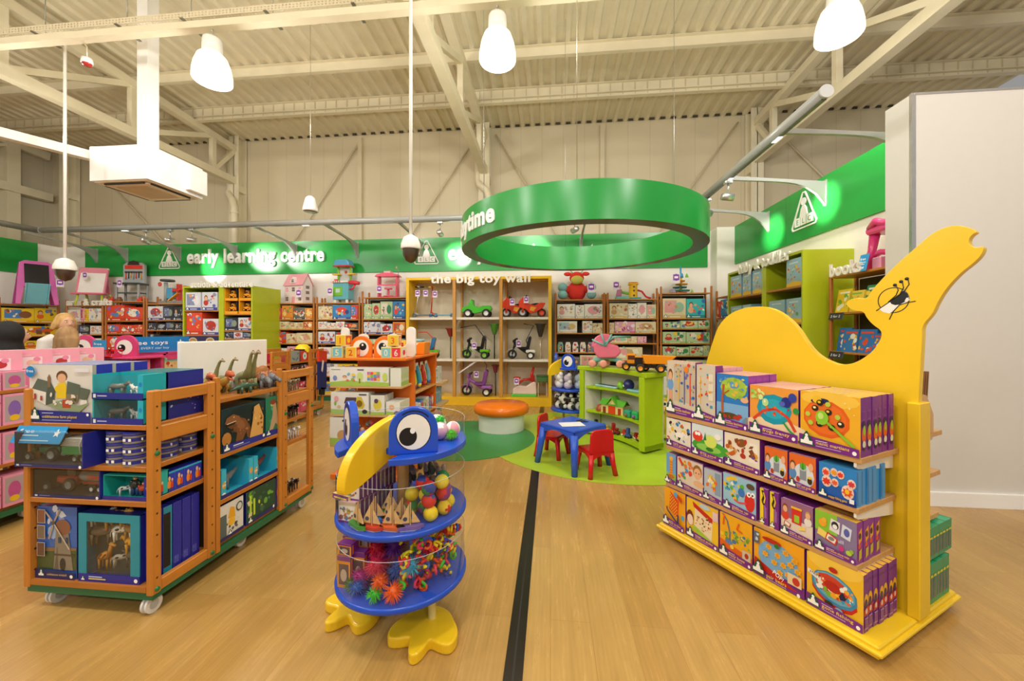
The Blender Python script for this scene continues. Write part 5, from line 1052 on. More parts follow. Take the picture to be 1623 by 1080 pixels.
def d_raptor(): return [('r', 0, 0, 1, 1, '#1F7A5A'), ('n', 6, 8, .05, .3, .95, .95, .14, ['#2E9A6A', '#4AB07A', '#1A5A4A', '#A8C86A']), ('p', [(.2, .15), (.4, .5), (.45, .85), (.6, .9), (.7, .6), (.8, .2), (.6, .3), (.45, .15)], '#B89A7A'), ('e', .45, .86, .18, .07, '#8A3A2A'), ('p', [(0, 0), (1, 0), (1, .12), (0, .16)], '#262C92'), ('l', .15, .04, .16), ('e', .9, .1, .05, .04, '#FFFFFF')]
carton('large boxed brown tyrannosaur, nearest on the dinosaur shelf', .34, .26, .28, '#123038', d_trex(), FM, .2, .01, .67, GD, top=[('r', 0, 0, 1, 1, '#1A3A3E')])
carton('green boxed raptor dinosaur beside the tyrannosaur box', .15, .27, .28, '#1F5A4A', d_raptor(), FM, .46, .01, .67, GD, top=[('r', 0, 0, 1, 1, '#1A4A3E')])
for k, x in enumerate((.15, .40)):
    t = thing('dinosaur_tray_box', ('nearer' if k == 0 else 'farther')+' open teal tray box with a grey and red dinosaur', 'toy box', FM.w(x, .01, .40), FM.rz, GD)
    g = G('card'); wd = .245; c = '#1E9AC0'
    g.box(-wd/2, 0, 0, wd/2, .2, .004, '#38B8D8'); g.box(-wd/2, .195, 0, wd/2, .2, .17, c); g.box(-wd/2, 0, 0, -wd/2+.035, .2, .17, '#38B8D8'); g.box(wd/2-.035, 0, 0, wd/2, .2, .17, '#38B8D8'); g.box(-wd/2, -.003, 0, wd/2, 0, .022, '#262C72')
    art(g, .035, .17, [('e', .5, .45, .4, .12, '#D8A84A'), ('e', .5, .12, .4, .07, '#FFFFFF'), ('n', 4, 4, .2, .4, .8, .6, .15, ['#8A3A2A', '#F2E8D0'])], TR(-wd/2+.0175, 0, 0)); art(g, .035, .17, [('e', .5, .55, .4, .12, '#D8A84A'), ('e', .5, .12, .4, .07, '#FFFFFF')], TR(wd/2-.0175, 0, 0))
    g.build('tray', t); g = G('plastic')
    g.tube([(-.07, .09, .1), (-.03, .09, .09), (.02, .09, .08), (.07, .09, .1), (.11, .09, .13)], [.012, .025, .024, .012, .003], '#8A8A88' if k == 0 else '#8A4A3A', n=7); g.ball(-.075, .09, .105, .022, '#B84A3A' if k == 0 else '#6A3A2E', n=8, k=5, sc=(1.4, .8, .8)); g.tube([(.0, .08, .08), (.01, .08, .004)], [.014, .009], '#7A7A78', n=6); g.tube([(.03, .1, .08), (.03, .1, .004)], [.014, .009], '#7A7A78', n=6); g.build('toy_dinosaur', t)
def d_dig(): return [('r', 0, 0, 1, 1, '#E0DED6'), ('r', 0, 0, .3, .7, '#5A6A6A'), ('p', [(.35, .55), (.45, .85), (.62, .8), (.66, .5)], '#E8A82A'), ('e', .5, .42, .14, .12, '#F2B82A'), ('n', 3, 14, .3, .12, .8, .45, .05, ['#2A2A26', '#6A6A5A', '#D8D4C8']), ('e', .82, .75, .14, .14, '#3A4A3A'), ('e', .82, .75, .1, .1, '#D8D8D0'), ('p', [(0, 0), (1, 0), (1, .1), (0, .08)], '#22266A'), ('l', .42, .08, .16)]
def d_jun(): return [('r', 0, 0, 1, 1, '#1E4A3A'), ('n', 8, 22, .05, .2, .95, .92, .07, ['#C8D83A', '#6AA83A', '#B8986A', '#3A6A4A', '#E8D8B0', '#2E8A5A']), ('r', .1, .3, .16, .85, '#C8E03A'), ('r', .22, .2, .28, .7, '#C8E03A'), ('p', [(0, 0), (1, 0), (1, .12), (0, .1)], '#22266A'), ('l', .12, .04, .2), ('e', .92, .1, .03, .05, '#FFFFFF')]
carton('white box with yellow digger, bottom shelf of the left unit', .18, .21, .2, '#20266E', d_dig(), FM, .1, .01, .15, GD, top=[('r', 0, 0, 1, 1, '#181E4A')], left=[('r', 0, 0, 1, 1, '#20266E')])
carton('green jungle adventure box, bottom shelf of the left unit', .26, .21, .2, '#1E2A5A', d_jun(), FM, .345, .01, .15, GD, top=[('r', 0, 0, 1, 1, '#1A2A3A')], left=[('r', 0, 0, 1, 1, '#20267E')])
carton('narrow navy box with orange animals, bottom shelf far end', .07, .2, .2, '#262C6E', [('r', 0, 0, 1, 1, '#2A2E7A'), ('e', .5, .5, .35, .25, '#D8784A'), ('e', .5, .75, .2, .1, '#E8B48C'), ('e', .5, .12, .3, .06, '#FFFFFF')], FM, .515, .01, .15, GD)
# dinosaurs on the top
def dino(kind, x, y, rz, s, label):
    t = thing('toy_dinosaur', label, 'toy dinosaur', FM.w(x, y, 1.0), FM.rz+rz, 'toy dinosaurs on top of the left unit'); g = G('plastic')
    if kind == 'saur':
        b = '#8A8A5A'
        g.tube([(-.3*s, 0, .06*s), (-.2*s, 0, .12*s), (-.1*s, 0, .15*s), (.0, 0, .16*s), (.08*s, 0, .18*s), (.12*s, 0, .24*s), (.15*s, 0, .33*s), (.19*s, 0, .41*s), (.22*s, 0, .43*s)], [v*s for v in (.006, .02, .045, .058, .045, .03, .02, .016, .012)], b, n=9)
        g.build('body', t); g = G('plastic'); g.tube([(.2*s, 0, .425*s), (.235*s, 0, .435*s), (.275*s, 0, .42*s)], [v*s for v in (.014, .02, .01)], '#9A8A68', n=7); g.ball(.235*s, 0, .452*s, .009*s, '#A85A4A', n=6, k=4); g.build('head', t)
        for a in (-.07, .07):
            for c in (-.035, .035):
                g = G('plastic'); g.tube([(a*s, c*s, .13*s), ((a+.01)*s, c*1.1*s, .06*s), (a*s, c*1.1*s, 0)], [v*s for v in (.032, .02, .02)], b, n=7); g.build('leg', t)
    elif kind == 'rex':
        g.tube([(-.34*s, 0, .1*s), (-.24*s, 0, .11*s), (-.12*s, 0, .13*s), (0, 0, .15*s), (.08*s, 0, .19*s), (.13*s, 0, .24*s)], [v*s for v in (.006, .025, .045, .058, .045, .03)], '#C8A04A', n=9)
        for k in range(7): g.tube([((-.24+.045*k)*s, -.03*s, (.13+.006*k)*s), ((-.235+.045*k)*s, 0, (.165+.008*k)*s), ((-.24+.045*k)*s, .03*s, (.13+.006*k)*s)], .008*s, '#4A4438', n=5)
        g.build('body', t); g = G('plastic'); g.tube([(.1*s, 0, .25*s), (.15*s, 0, .29*s), (.2*s, 0, .28*s), (.26*s, 0, .26*s)], [v*s for v in (.03, .045, .04, .018)], '#C8603A', n=8); g.tube([(.15*s, 0, .24*s), (.2*s, 0, .21*s), (.24*s, 0, .2*s)], [v*s for v in (.028, .022, .01)], '#C8603A', n=7); g.ball(.19*s, 0, .245*s, .02*s, '#3A1612', n=6, k=4); g.build('head', t)
        for c in (-.04, .04):
            g = G('plastic'); g.tube([(-.02*s, c*s, .13*s), (.03*s, c*1.2*s, .08*s), (-.01*s, c*1.2*s, .035*s), (.03*s, c*1.2*s, 0)], [v*s for v in (.04, .028, .015, .016)], '#B88A3A', n=7); g.build('leg', t)
    else:
        b = {'tri': '#A86A44', 'grey': '#7A8088', 'green': '#3A5A44'}[kind]
        g.tube([(-.2*s, 0, .05*s), (-.1*s, 0, .09*s), (0, 0, .11*s), (.07*s, 0, .1*s), (.12*s, 0, .1*s)], [v*s for v in (.008, .035, .055, .045, .03)], b, n=8)
        if kind != 'tri':
            for k in range(5): g.prism([((-.08+.04*k)*s, .13*s), ((-.06+.04*k)*s, .185*s), ((-.04+.04*k)*s, .13*s)], -.004, .004, '#C8784A' if kind == 'grey' else '#8A5A3A', ax='y')
        g.build('body', t); g = G('plastic'); g.tube([(.1*s, 0, .11*s), (.15*s, 0, .1*s), (.2*s, 0, .07*s)], [v*s for v in (.035, .03, .012)], b, n=7)
        if kind == 'tri':
            g.lathe([(0, 0), (.065*s, .012*s), (.07*s, .0)], '#B8784A', n=12, ax='x', c=(.09*s, 0, .14*s))
            for c in (-.02, .02): g.tube([(.14*s, c*s, .13*s), (.2*s, c*s, .16*s)], [.007*s, .001], '#E8DCC0', n=5)
        g.build('head', t)
        for a in (-.06, .06):
            for c in (-.035, .035):
                g = G('plastic'); g.tube([(a*s, c*s, .09*s), (a*s, c*1.1*s, 0)], [.022*s, .017*s], b, n=6); g.build('leg', t)
H_ = -PI/2
for a in (('rex', .06, .16, H_-.3, .46, 'striped yellow tyrannosaur with red head, nearest on top of left unit'), ('rex', .2, .16, H_-.35, .46, 'striped yellow tyrannosaur with red head, second on top of left unit'),
          ('saur', .16, .22, H_-.2, .5, 'olive long necked dinosaur at the back, left of the board'), ('saur', .26, .22, H_-.2, .5, 'olive long necked dinosaur at the back, middle of the board'),
          ('saur', .335, .13, H_-.5, .6, 'olive long necked dinosaur in front, left one of the crossed pair'), ('saur', .37, .13, H_-.45, .6, 'olive long necked dinosaur in front, right one of the crossed pair'),
          ('green', .23, .035, H_+1.3, .45, 'small dark green plated dinosaur on the front edge'), ('tri', .46, .2, H_-.3, .72, 'brown horned dinosaur at right end of left unit top'), ('grey', .45, .08, H_-.6, .62, 'grey plated dinosaur in front of the brown horned one'), ('grey', .55, .09, H_-.5, .62, 'grey plated dinosaur at the far end of left unit top'), ('tri', .56, .22, H_-.3, .72, 'brown horned dinosaur behind the grey plated one')):
    dino(*a)
# far cap: small animals on the ladder shelves
for j, z in enumerate((.94, .736, .565, .15)):
    for k in range(5):
        g = G('plastic'); c1, c2 = (('#9A8A70', None), ('#2A2622', '#E8E4DC'), ('#E6E4E0', None), ('#2E2620', '#E8DCC8'))[j]
        animal(g, 0, 0, 0, .1, c1, c2, 0); o = g.build('toy_animal'); o.location = FL.w(.61+(.0 if j % 2 else .01), .96+k*.058, z); o.rotation_euler.z = -.5
        tag(o, ('brown', 'black and white', 'white', 'dark pied')[j]+' toy animal on a far end shelf', 'toy animal', 'toy animals at the far end of the left unit')

# ================================================================== OTHER GONDOLAS
PK = '#E88AB0'
FP = Fr(-4.66, 1.75)
gondola(FP, 'orange wooden unit at far left full of pink doll boxes', zf=(.94, .70, .45), zm=(.98, .73, .46), capl=.4, mid=.75, w=.83)
def d_pink(s, tall=False): return [('r', 0, 0, 1, 1, '#F0A0C0'), ('r', .06, .1, .66, .92, '#B8A8B0'), ('e', .35, .5, .2, .28, ['#D86AA8', '#C85AA0', '#8A6AC0'][s % 3]), ('e', .35, .22, .16, .1, '#F2C82E'), ('r', .7, .05, .95, .95, '#E87AA8'), ('n', s, 10, .7, .1, .95, .9, .05, ['#F5C8DA', '#D8608E']), ('e', .85, .88, .06, .04, '#5A3A5A')]
for j, z in enumerate((.98, .73, .46, .15)):
    for k in range(4):
        carton(f'pink window box of doll toys, {("top", "second", "third", "bottom")[j]} shelf of far left unit', .17, .22 if j else .13, .2, '#EE98BA', d_pink(j*4+k), FP.sub(.815, .5+.18*k, z, PI/2), 0, 0, 0, 'pink doll boxes on the far left unit', side=[('r', 0, 0, 1, 1, '#F2B0CA'), ('n', 3, 8, .1, .1, .9, .9, .09, ['#F7D0DE', '#E08AAA'])])
def d_pk2(s): return [('r', 0, 0, 1, 1, '#F2A8BC'), ('r', .04, .02, .8, .62, '#F2E4E8'), ('e', .2, .3, .12, .2, '#C83A4A'), ('e', .2, .2, .14, .1, '#F2D8DC'), ('e', .62, .3, .12, .18, '#B83A3A' if s % 2 else '#E8C8A8'), ('e', .7, .5, .07, .12, '#E890B0'), ('r', .05, .68, .6, .74, '#F7D0DA')]
for k in range(5):
    z0 = .98+.132
    carton('long pink play food box standing along top of far left unit', .26, .145, .1, '#F2A8BC', d_pk2(k), FP.sub(.70+.0*k, .44+.175*k, z0, R(62)), 0, 0, 0, 'pink boxes along the top of the far left unit', top=[('r', 0, 0, 1, 1, '#F5BCCB')])

# pink bird stand with the free toys sign
FT = Fr(-5.45, 3.9)
t = thing('pink_display_stand', 'pink animal faced display stand with free toys sign behind the farm boxes', 'display stand', FT.w(0, 0), 0)
PM = '#D8487E'
g = G('paint'); g.box(0, 0, .05, .75, 1.5, .1, PM); g.build('base', t)
g = G('paint'); g.box(.34, .34, .1, .38, 1.5, 1.16, PM); g.build('centre_panel', t)
g = G('paint'); g.box(0, .32, .1, .75, .35, 1.12, PM); g.build('end_panel', t)
for z in (.3, .56, .82): g = G('woodx'); g.box(0, 0, z, .75, .32, z+.02, '#E0A0B8'); g.build('shelf', t); g = G('woody'); g.box(.38, .35, z, .73, 1.5, z+.02, '#D8A878'); g.build('shelf', t)
g = G('paint'); g.box(-.02, -.05, 1.08, .80, .34, 1.105, PM, b=.004); g.build('top_shelf', t)
for sx in (.06, .6):
    g = G('paint'); g.T = TR(sx, .05, 1.105, rz=R(10)); pts = [(-.12, 0), (.12, 0)]+[(.12*math.cos(a*PI/12), .13+.12*math.sin(a*PI/12)) for a in range(13)]
    g.prism(pts, 0, .03, PM, ax='y'); ep = g.build('eye_plate', t)
    g = G('card'); g.T = TR(sx, .049, 1.105, rz=R(10)); 
    for cx_, cz_, r_, c, y in ((-.01, .11, .085, '#F1EFEA', 0), (-.04, .1, .042, '#14161C', -.0006), (-.055, .115, .013, '#F5F5F5', -.0012)): g.poly([(cx_+r_*math.cos(2*PI*i/20), y, cz_+r_*math.sin(2*PI*i/20)) for i in range(20)], c)
    g.build('painted_eye', ep)
g = G('paint'); g.box(.36, .4, 1.12, .76, 1.48, 1.14, PM); g.box(.73, .4, 1.05, .755, 1.48, 1.14, PM); g.build('side_shelf', t)
g = G('card'); g.T = TR(.57, .02, 1.14, rz=PI/2); g.box(.08, 0, 0, .84, .004, .19, '#1E86D0'); g.T = TR(.57, .48, 1.14, rz=PI/2)
art(g, .76, .19, [('t', 'free toys', .02, .5, .36, '#FFFFFF', .6), ('t', 'with EVERY star buy', .04, .2, .2, '#C8E4F5', .6), ('s', .84, .55, .07, '#FFFFFF'), ('e', .84, .52, .02, .1, '#1E86D0')]); g.build('offer_sign', t)
shelf_sign(FT, .33, .0, 1.107, .17, .19, 'upright blue free card on the pink display stand', 0, [('t', 'free', .08, .7, .2, '#FFFFFF', .6), ('r', .08, .5, .7, .55, '#D8EEF8'), ('r', .08, .36, .6, .41, '#D8EEF8'), ('r', .08, .1, .7, .14, '#D8EEF8')])
t = thing('toy_basket', 'red plastic lattice basket on the pink display stand', 'basket', FT.w(.42, -.02, 1.107))
g = G('plastic'); n = 16
g.prism([(-.14, -.06), (.14, -.06), (.14, .06), (-.14, .06)], 0, .006, '#D8262E')
for k in range(15):
    for yy_ in (-.06, .06): g.bar((-.14+.02*k, yy_, .003), (-.15+.0215*k, yy_*1.1, .075), .006, .004, '#E0282E')
g.box(-.16, -.07, .072, .16, -.062, .085, '#E0282E'); g.box(-.16, .062, .072, .16, .07, .085, '#E0282E'); g.box(-.16, -.07, .072, -.152, .07, .085, '#E0282E'); g.box(.152, -.07, .072, .16, .07, .085, '#E0282E'); g.build('lattice', t)
for i in range(4):
    carton('beige and teal play food box on side of the pink display stand', .26, .23, .1, '#D8C48A', [('r', 0, 0, 1, 1, '#D8C48A'), ('r', .0, .8, 1, 1, '#8AB8A8'), ('n', i, 16, .1, .15, .9, .75, .07, ['#C8402A', '#E8A05A', '#B86A3A', '#E8D0B0', '#D8502E']), ('r', .85, 0, 1, 1, '#2A9AA0')], FT.sub(.745, .5+.27*i, .84, PI/2), 0, 0, 0, 'play food boxes on the pink stand', top=[('r', 0, 0, 1, 1, '#D8D0A8')])
for k in range(3): carton('pink and white toy box on the front shelf of the pink stand', .22, .22, .2, '#E88AA8', d_pk2(k), FT, .13+.24*k, .02, .842, 'boxes on the front of the pink stand')

# far gondola by the back shelves: dressing-up things
FG = Fr(-4.62, 4.95)
gondola(FG, 'orange wooden unit with dressing up toys before the back shelves', zf=(.94, .7, .45), zm=(.93, .72, .45), capl=.36, mid=.5)
t = thing('safety_helmet', 'yellow toy helmet with black visor on far orange unit', 'helmet', FG.w(.68, .84, 1.06), .3)
g = G('plastic'); g.lathe([(.115, 0), (.12, .03), (.1, .09), (.06, .125), (0, .135)], '#F2D81E', n=20); 
for k in range(5): g.ball(.05*math.cos(k*1.2), .05*math.sin(k*1.2), .118, .012, '#2A2A26', n=6, k=4)
g.build('shell', t)
g = G('plastic'); g.lathe([(.118, .0), (.13, .02), (.125, .055)], '#1E1E1E', n=14, a0=R(180), a1=R(300)); g.build('visor', t)
g = G('fabric'); g.box(-.03, -.03, 0, .03, .03, .001, '#F2D81E'); 
t = thing('dress_up_costume', 'blue and red dress up costume hanging on far orange unit', 'costume', FG.w(.81, 1.10, 0))
g = G('fabric'); g.prism([(-.1, .45), (.1, .42), (.11, .9), (-.1, .92)], .01, .05, '#20286A', ax='x'); g.build('blue_cloth', t)
g = G('fabric'); g.prism([(-.11, .9), (.11, .88), (.11, 1.06), (-.11, 1.08)], .008, .052, '#D8401E', ax='x'); g.build('red_collar', t)
g = G('fabric'); g.prism([(-.05, .75), (-.02, .72), (.02, .9), (-.02, .92)], .05, .056, '#E8E0E0', ax='x'); g.prism([(-.06, .35), (.05, .33), (.06, .45), (-.06, .47)], .01, .05, '#18181C', ax='x'); g.build('trim_cloth', t)
for lb, w, h, x, z, sp in (('grey patterned ball pack on top of far orange unit', .2, .17, .13, .93, [('r', 0, 0, 1, 1, '#9AA8A8'), ('n', 4, 14, .1, .1, .9, .9, .09, ['#C8D0D0', '#6AA870', '#5A7A9A', '#B8C85A'])]), ('red box with white oval on top of far orange unit', .19, .16, .36, .93, [('r', 0, 0, 1, 1, '#D83A2E'), ('e', .5, .5, .26, .36, '#E8F0F0'), ('s', .5, .5, .14, '#3AA0A8', .5, 6)])):
    carton(lb, w, h, .15, '#B0524A', sp, FG.sub(.79, .38, 0, PI/2), x, .01, z, 'dressing up goods on the far orange unit')
for j, (z, c) in enumerate(((.72, '#3A3230'), (.45, '#C83A5A'), (.15, '#D85A7A'))):
    for k in range(2): carton('dark and pink box on lower shelves of the far orange unit', .21, .16, .2, c, [('r', 0, 0, 1, 1, c), ('n', j+k, 14, .1, .1, .9, .9, .08, ['#E8D8D0', '#C85A7A', '#2A2A2A', '#E8B0C0'])], FG.sub(.79, .38, 0, PI/2), .13+.23*k, .01, z, 'boxes on the far orange unit')
carton('red and pink box on the front shelf of the far orange unit', .3, .14, .2, '#D8305A', [('r', 0, 0, 1, 1, '#D8305A'), ('r', .3, .3, .9, .9, '#F0B0C0'), ('n', 2, 10, .3, .3, .9, .9, .07, ['#F5E0E6', '#E87AA0'])], FG, .5, .02, .94, 'boxes on the front of the far orange unit')
carton('crimson box on the front shelf under the top of far orange unit', .5, .2, .25, '#C8244A', [('r', 0, 0, 1, 1, '#C8244A'), ('r', .0, .75, 1, .8, '#3A1A22')], FG, .4, .02, .70, 'boxes on the front of the far orange unit')

# ================================================================== SHELF BAYS ALONG THE WALLS
def bay(fr, w, shelves, label, depth=.32, post=.12, z0=.12, back='#4A3828'):
    t = thing('wooden_shelf_bay', label, 'shelf unit', fr.w(0, 0), fr.rz, 'orange wooden shelf bays along the walls')
    top = max(shelves)
    for x in (0, w-.035):
        for y in (0, depth-.04):
            g = G('woodz'); g.box(x, y, 0, x+.035, y+.035, top+post, '#B8722E', b=.008); g.build('upright', t)
    for z in shelves:
        g = G('woodx'); g.box(.036, .004, z-.022, w-.036, depth-.004, z, '#C08038', b=.002); g.build('shelf', t)
    g = G('matte'); g.box(.036, depth-.003, .1, w-.036, depth+.004, top-.03, back); g.build('back_panel', t)
    g = G('paint'); g.box(.036, .02, 0, w-.036, depth-.02, .1, '#1F6B48'); g.build('plinth', t)
    return t
TH = {   # base, band, palette, words
 'y': ('#F2CE2A', '#E8B81E', ['#E86A2A', '#4A8AD0', '#8A5A3A', '#F5F0D8', '#7A84A0'], 'yellow craft set'),
 'w': ('#ECE8DE', '#D8D0C0', ['#E8A0A8', '#A8C8D8', '#D8B87A', '#B8A8C8', '#8A8A84'], 'white picture'),
 'r': ('#E0482A', '#C83A22', ['#F5F0E8', '#4A90C8', '#9A6AB8', '#F2C03A', '#E8B090'], 'red banded toy'),
 'm': ('#D8DCE4', '#3A4AA0', ['#B8382E', '#8A94B8', '#E8E8F0', '#5A6AA8', '#E8A05A'], 'blue banded toy'),
 'd': ('#2A2C38', '#3A4068', ['#A8B0C0', '#6A7AA8', '#8A9A8A', '#C8C4B8', '#4A4A6A'], 'dark windowed figure'),
 'o': ('#E8963A', '#D87A22', ['#F2D28A', '#C8503A', '#F0E8D0', '#6AA870', '#D8B87A'], 'orange wooden toy'),
 'c': ('#E2D3AE', '#D8BC7A', ['#C8A06A', '#E8A0A0', '#9AC0A8', '#F0E8D0', '#B86A4A'], 'cream wooden toy'),
 'b': ('#3A8AC8', '#2A5AA0', ['#E84A3A', '#F2D24A', '#F5F5F0', '#7AC0E0', '#3A4A8A'], 'blue picture'),
 't': ('#3ABAB8', '#1A8A90', ['#E8B08A', '#F2C52E', '#3A6AC0', '#F5F0E8', '#E8645A'], 'teal picture'),
 'g': ('#B8CFA0', '#9CBE7A', ['#C8382E', '#E8E0D0', '#3A8A5A', '#F2C52E', '#5A7AB0'], 'pale green vehicle'),
 'p': ('#E8A8BC', '#D86A92', ['#F5E0E6', '#B84A7A', '#F2C8A0', '#C890C0'], 'pink toy'),
 'n': ('#2A2E6A', '#20245A', ['#D8C8A0', '#8A90C0', '#C8A05A'], 'navy toy'),
 'k': ('#C84A5A', '#B83A4A', ['#F2C8A0', '#F2D24A', '#E88A3A'], 'red story'),
 's': ('#6A6A6A', '#4A4A50', ['#E8E4DC', '#C8382E', '#E8A05A', '#D8D0C0'], 'grey mixed toy'),
}
_sd = [100]
def rbox(fr, x, y, z, w, h, d, th, place, grp, kind=None, rz=0):
    base, bnd, pal, word = TH[th]; _sd[0] += 1; s = _sd[0]; q = random.Random(s)
    sp = [('r', 0, 0, 1, 1, base)]
    v = s % 4
    if v == 0: sp += [('e', .5, .58, .34, .3, pal[0]), ('n', s, 9, .12, .28, .9, .9, .09, pal)]
    elif v == 1: sp += [('r', .08, .28, .6, .9, pal[1]), ('e', .72, .55, .2, .26, pal[2]), ('n', s, 8, .1, .3, .6, .85, .08, pal)]
    elif v == 2: sp += child_art(.25, .42, .14, pal[0])+[('n', s, 9, .42, .25, .95, .9, .09, pal)]
    else: sp += [('n', s, 15, .08, .25, .94, .92, .1, pal)]
    sp += [('r', 0, 0, 1, .16, bnd), ('r', .3, .05, .75, .09, '#F5F0E8'), ('l', .12, .04, .2 if h > .12 else .25)]
    return carton(f'{word} box {place}', w, h, d, base, sp, fr, x, y, z, grp, top=[('r', 0, 0, 1, 1, base)], rz=rz)
ON = ['top', 'second', 'third', 'fourth', 'fifth', 'lowest']
def fill(fr, w, shelves, rows, place, depth=.26, x0=.045):
    """rows: for each shelf below the first, a string like 'y5y3w2' = theme letter and relative width; heights follow the gap"""
    for k, row in enumerate(rows):
        z = shelves[k+1]; gap = shelves[k]-.022-z
        its = []; i = 0
        while i < len(row):
            its.append((row[i], float(row[i+1]))); i += 2
        tot = sum(a[1] for a in its); x = x0; W_ = w-2*x0
        for j, (th, r) in enumerate(its):
            bw = W_*r/tot
            if th != '_':
                q = random.Random(int(w*1000)+k*31+j*7+int(fr.x*100)); hh = gap*(.70+.2*q.random())
                rbox(fr, x+bw/2, .012, z, bw-.008, hh, depth-.03, th, f'on {ON[min(k, 5)]} shelf {place}', f'boxes {place}')
            x += bw
YB = 7.3
SH1 = [1.967, 1.636, 1.438, 1.15, .85, .5, .12]
def mkbay(x0, x1, sh, rows, name, fr=None, place=None):
    w = x1-x0-.01; f = fr or Fr(x0+.005, YB)
    bay(f, w, sh, f'orange wooden shelf bay {name}'); fill(f, w, sh, rows, place or name)
    return f
mkbay(-5.73, -4.72, SH1, ['k3o3s3o2', 'c2c2c2c1o2', 'r3c2c3', 'w2p2_1', 'p3c2', 'o3o3'], 'under the pink doll house')
mkbay(-4.70, -3.76, SH1, ['c4b5r2', 'w2w2w2s3', 'm3s3_1', 'w2c2o2', 'w3y3', 'y3y3'], 'under the toy kitchen')
mkbay(-3.74, -2.79, [2.07, 1.636, 1.34, 1.05, .75, .45, .12], ['g2g2g3b3', 'm4m3o3', 'g3t3', 'c3w3', 'y3c3', 'w3o3'], 'under the pink toy salon')
mkbay(.075, 1.02, [1.995, 1.636, 1.365, 1.0, .68, .4, .12], ['w4w2w4', 'w4_1w2c2', '', 's3c3', 'w3w3', 'c3w3'], 'under the red cow')
mkbay(1.04, 1.985, [1.995, 1.636, 1.365, 1.176, .86, .5, .12], ['c4w2w2c2', 'c1p4c4', 'c4c2p2_2', 'c5_2', 'w3c3', 'c3w3'], 'under the toy tower')
mkbay(2.0, 2.93, [2.10, 1.636, 1.447, 1.176, .95, .55, .12], ['c5t4_1', 'g3g3g2', 'g4g4', 'g2g2g2g1', 's3g3', 'g3s3'], 'under the stacking ramp')
mkbay(-10.42, -9.5, [1.95, 1.60, 1.33, 1.0, .7, .4, .12], ['w3p1y1w3', 's2d2w2', 's3w3', 'w3s3', 'r3w3', 'w3w3'], 'under the white easel')
mkbay(-9.47, -8.52, [2.03, 1.62, 1.35, 1.0, .7, .4, .12], ['r3r3', 'r3r3r2', 'r3w3', 'm3r3', 'r3w3', 'w3w3'], 'under the toy workbench')
mkbay(-8.5, -7.57, [1.98, 1.63, 1.42, 1.1, .8, .45, .12], ['m3d2d2', 'd2d2d2d2', 'd2d2d2', 'd3m3', 'd3d3', 'd3d3'], 'under the harbour playset')
# the bare shelf under the cow: baby toys on cards
FBC = Fr(.08, YB)
for i in range(6):
    g = G('plastic'); q = random.Random(300+i); c = ['#8AB8A0', '#E8E0D8', '#E8E0D8', '#E8DCC8', '#8A90A8', '#C8A8A0'][i]
    g.prism([(-.05, 0), (.05, 0), (.055, .12), (.035, .19), (-.035, .19), (-.055, .12)], .02, .03, c, ax='y')
    for k in range(6): g.ball(q.uniform(-.035, .035), .01, q.uniform(.03, .15), .02, q.choice(['#D8302A', '#E8E0D0', '#4A8A6A', '#E8A05A', '#5A6AA0', '#F2D8C8']), n=8, k=5)
    o = g.build('baby_rattle'); o.location = FBC.w(.11+.14*i, .05, 1.0); tag(o, 'carded baby rattle toy on third stocked shelf under the red cow', 'baby toy', 'baby rattles under the red cow')

# ---- left wall bays (facing +X), x runs away from the camera
FLB = Fr(-10.76, 5.55, PI/2)
shL = [1.95, 1.58, 1.30, 1.0, .7, .4, .12]
bay(FLB, .92, shL, 'orange wooden shelf bay at far left edge with round baby toys'); fill(FLB, .92, shL, ['y3y3y3', 'g3g3', 'y3g3', 'g3y3', 'y3y3', 'y3y3'], 'at the far left edge')
FLB2 = Fr(-10.76, 6.5, PI/2)
bay(FLB2, .95, shL, 'orange wooden shelf bay under the pink blackboard easel'); fill(FLB2, .95, shL, ['y4y3', 'y2y4', 'g2y4', 'y3y3', 'y3w3', 'w3y3'], 'under the pink blackboard easel')

# ---- lime green tall units
LIME = '#B5C422'
def lime_unit(fr, w, depth, h, label, divs, shelves, plinth='#8A9A1E'):
    t = thing('lime_shelf_unit', label, 'shelf unit', fr.w(0, 0), fr.rz)
    for x in (0, w-.03): g = G('paint'); g.box(x, 0, 0, x+.03, depth, h, LIME, b=.002); g.build('side_panel', t)
    for x in divs: g = G('paint'); g.box(x-.05, 0, .1, x+.05, depth-.02, h-.03, LIME, b=.002); g.build('divider', t)
    g = G('paint'); g.box(.03, 0, h-.03, w-.03, depth, h, LIME); g.build('top_panel', t)
    g = G('matte'); g.box(.03, depth-.015, .1, w-.03, depth, h-.03, '#5E5A3A'); g.build('back_panel', t)
    g = G('paint'); g.box(.03, .01, 0, w-.03, depth-.03, .1, plinth); g.build('plinth', t)
    xs = [.03]+[d for d in divs]+[w-.03]
    for i in range(len(xs)-1):
        for z in shelves[i]:
            g = G('woodx'); g.box(xs[i]+(.05 if i else 0), .005, z-.022, xs[i+1]-(.05 if i < len(xs)-2 else 0), depth-.02, z, '#C08038'); g.build('shelf', t)
    return t
FA = Fr(-6.9, 6.6)
tA = lime_unit(FA, 1.42, .75, 2.24, 'lime green tall shelf unit lettered action and adventure', [.79], [[1.79, 1.33, 1.12, .8, .45, .12], [1.72, 1.41, 1.26, 1.0, .7, .4, .12]])
letters(tA, 'action & adventure', .19, 2.215, .17, 1.26, y=-.01, depth=.02, col='#F5F3EA', bold=.03)
G1 = 'boxes in the action and adventure unit'
for x, w, h, th in ((.2, .31, .34, 'm'), (.54, .31, .34, 'm')): rbox(FA, x, .02, 1.79, w, h, .4, th, 'on top left shelf of lime action unit', G1)
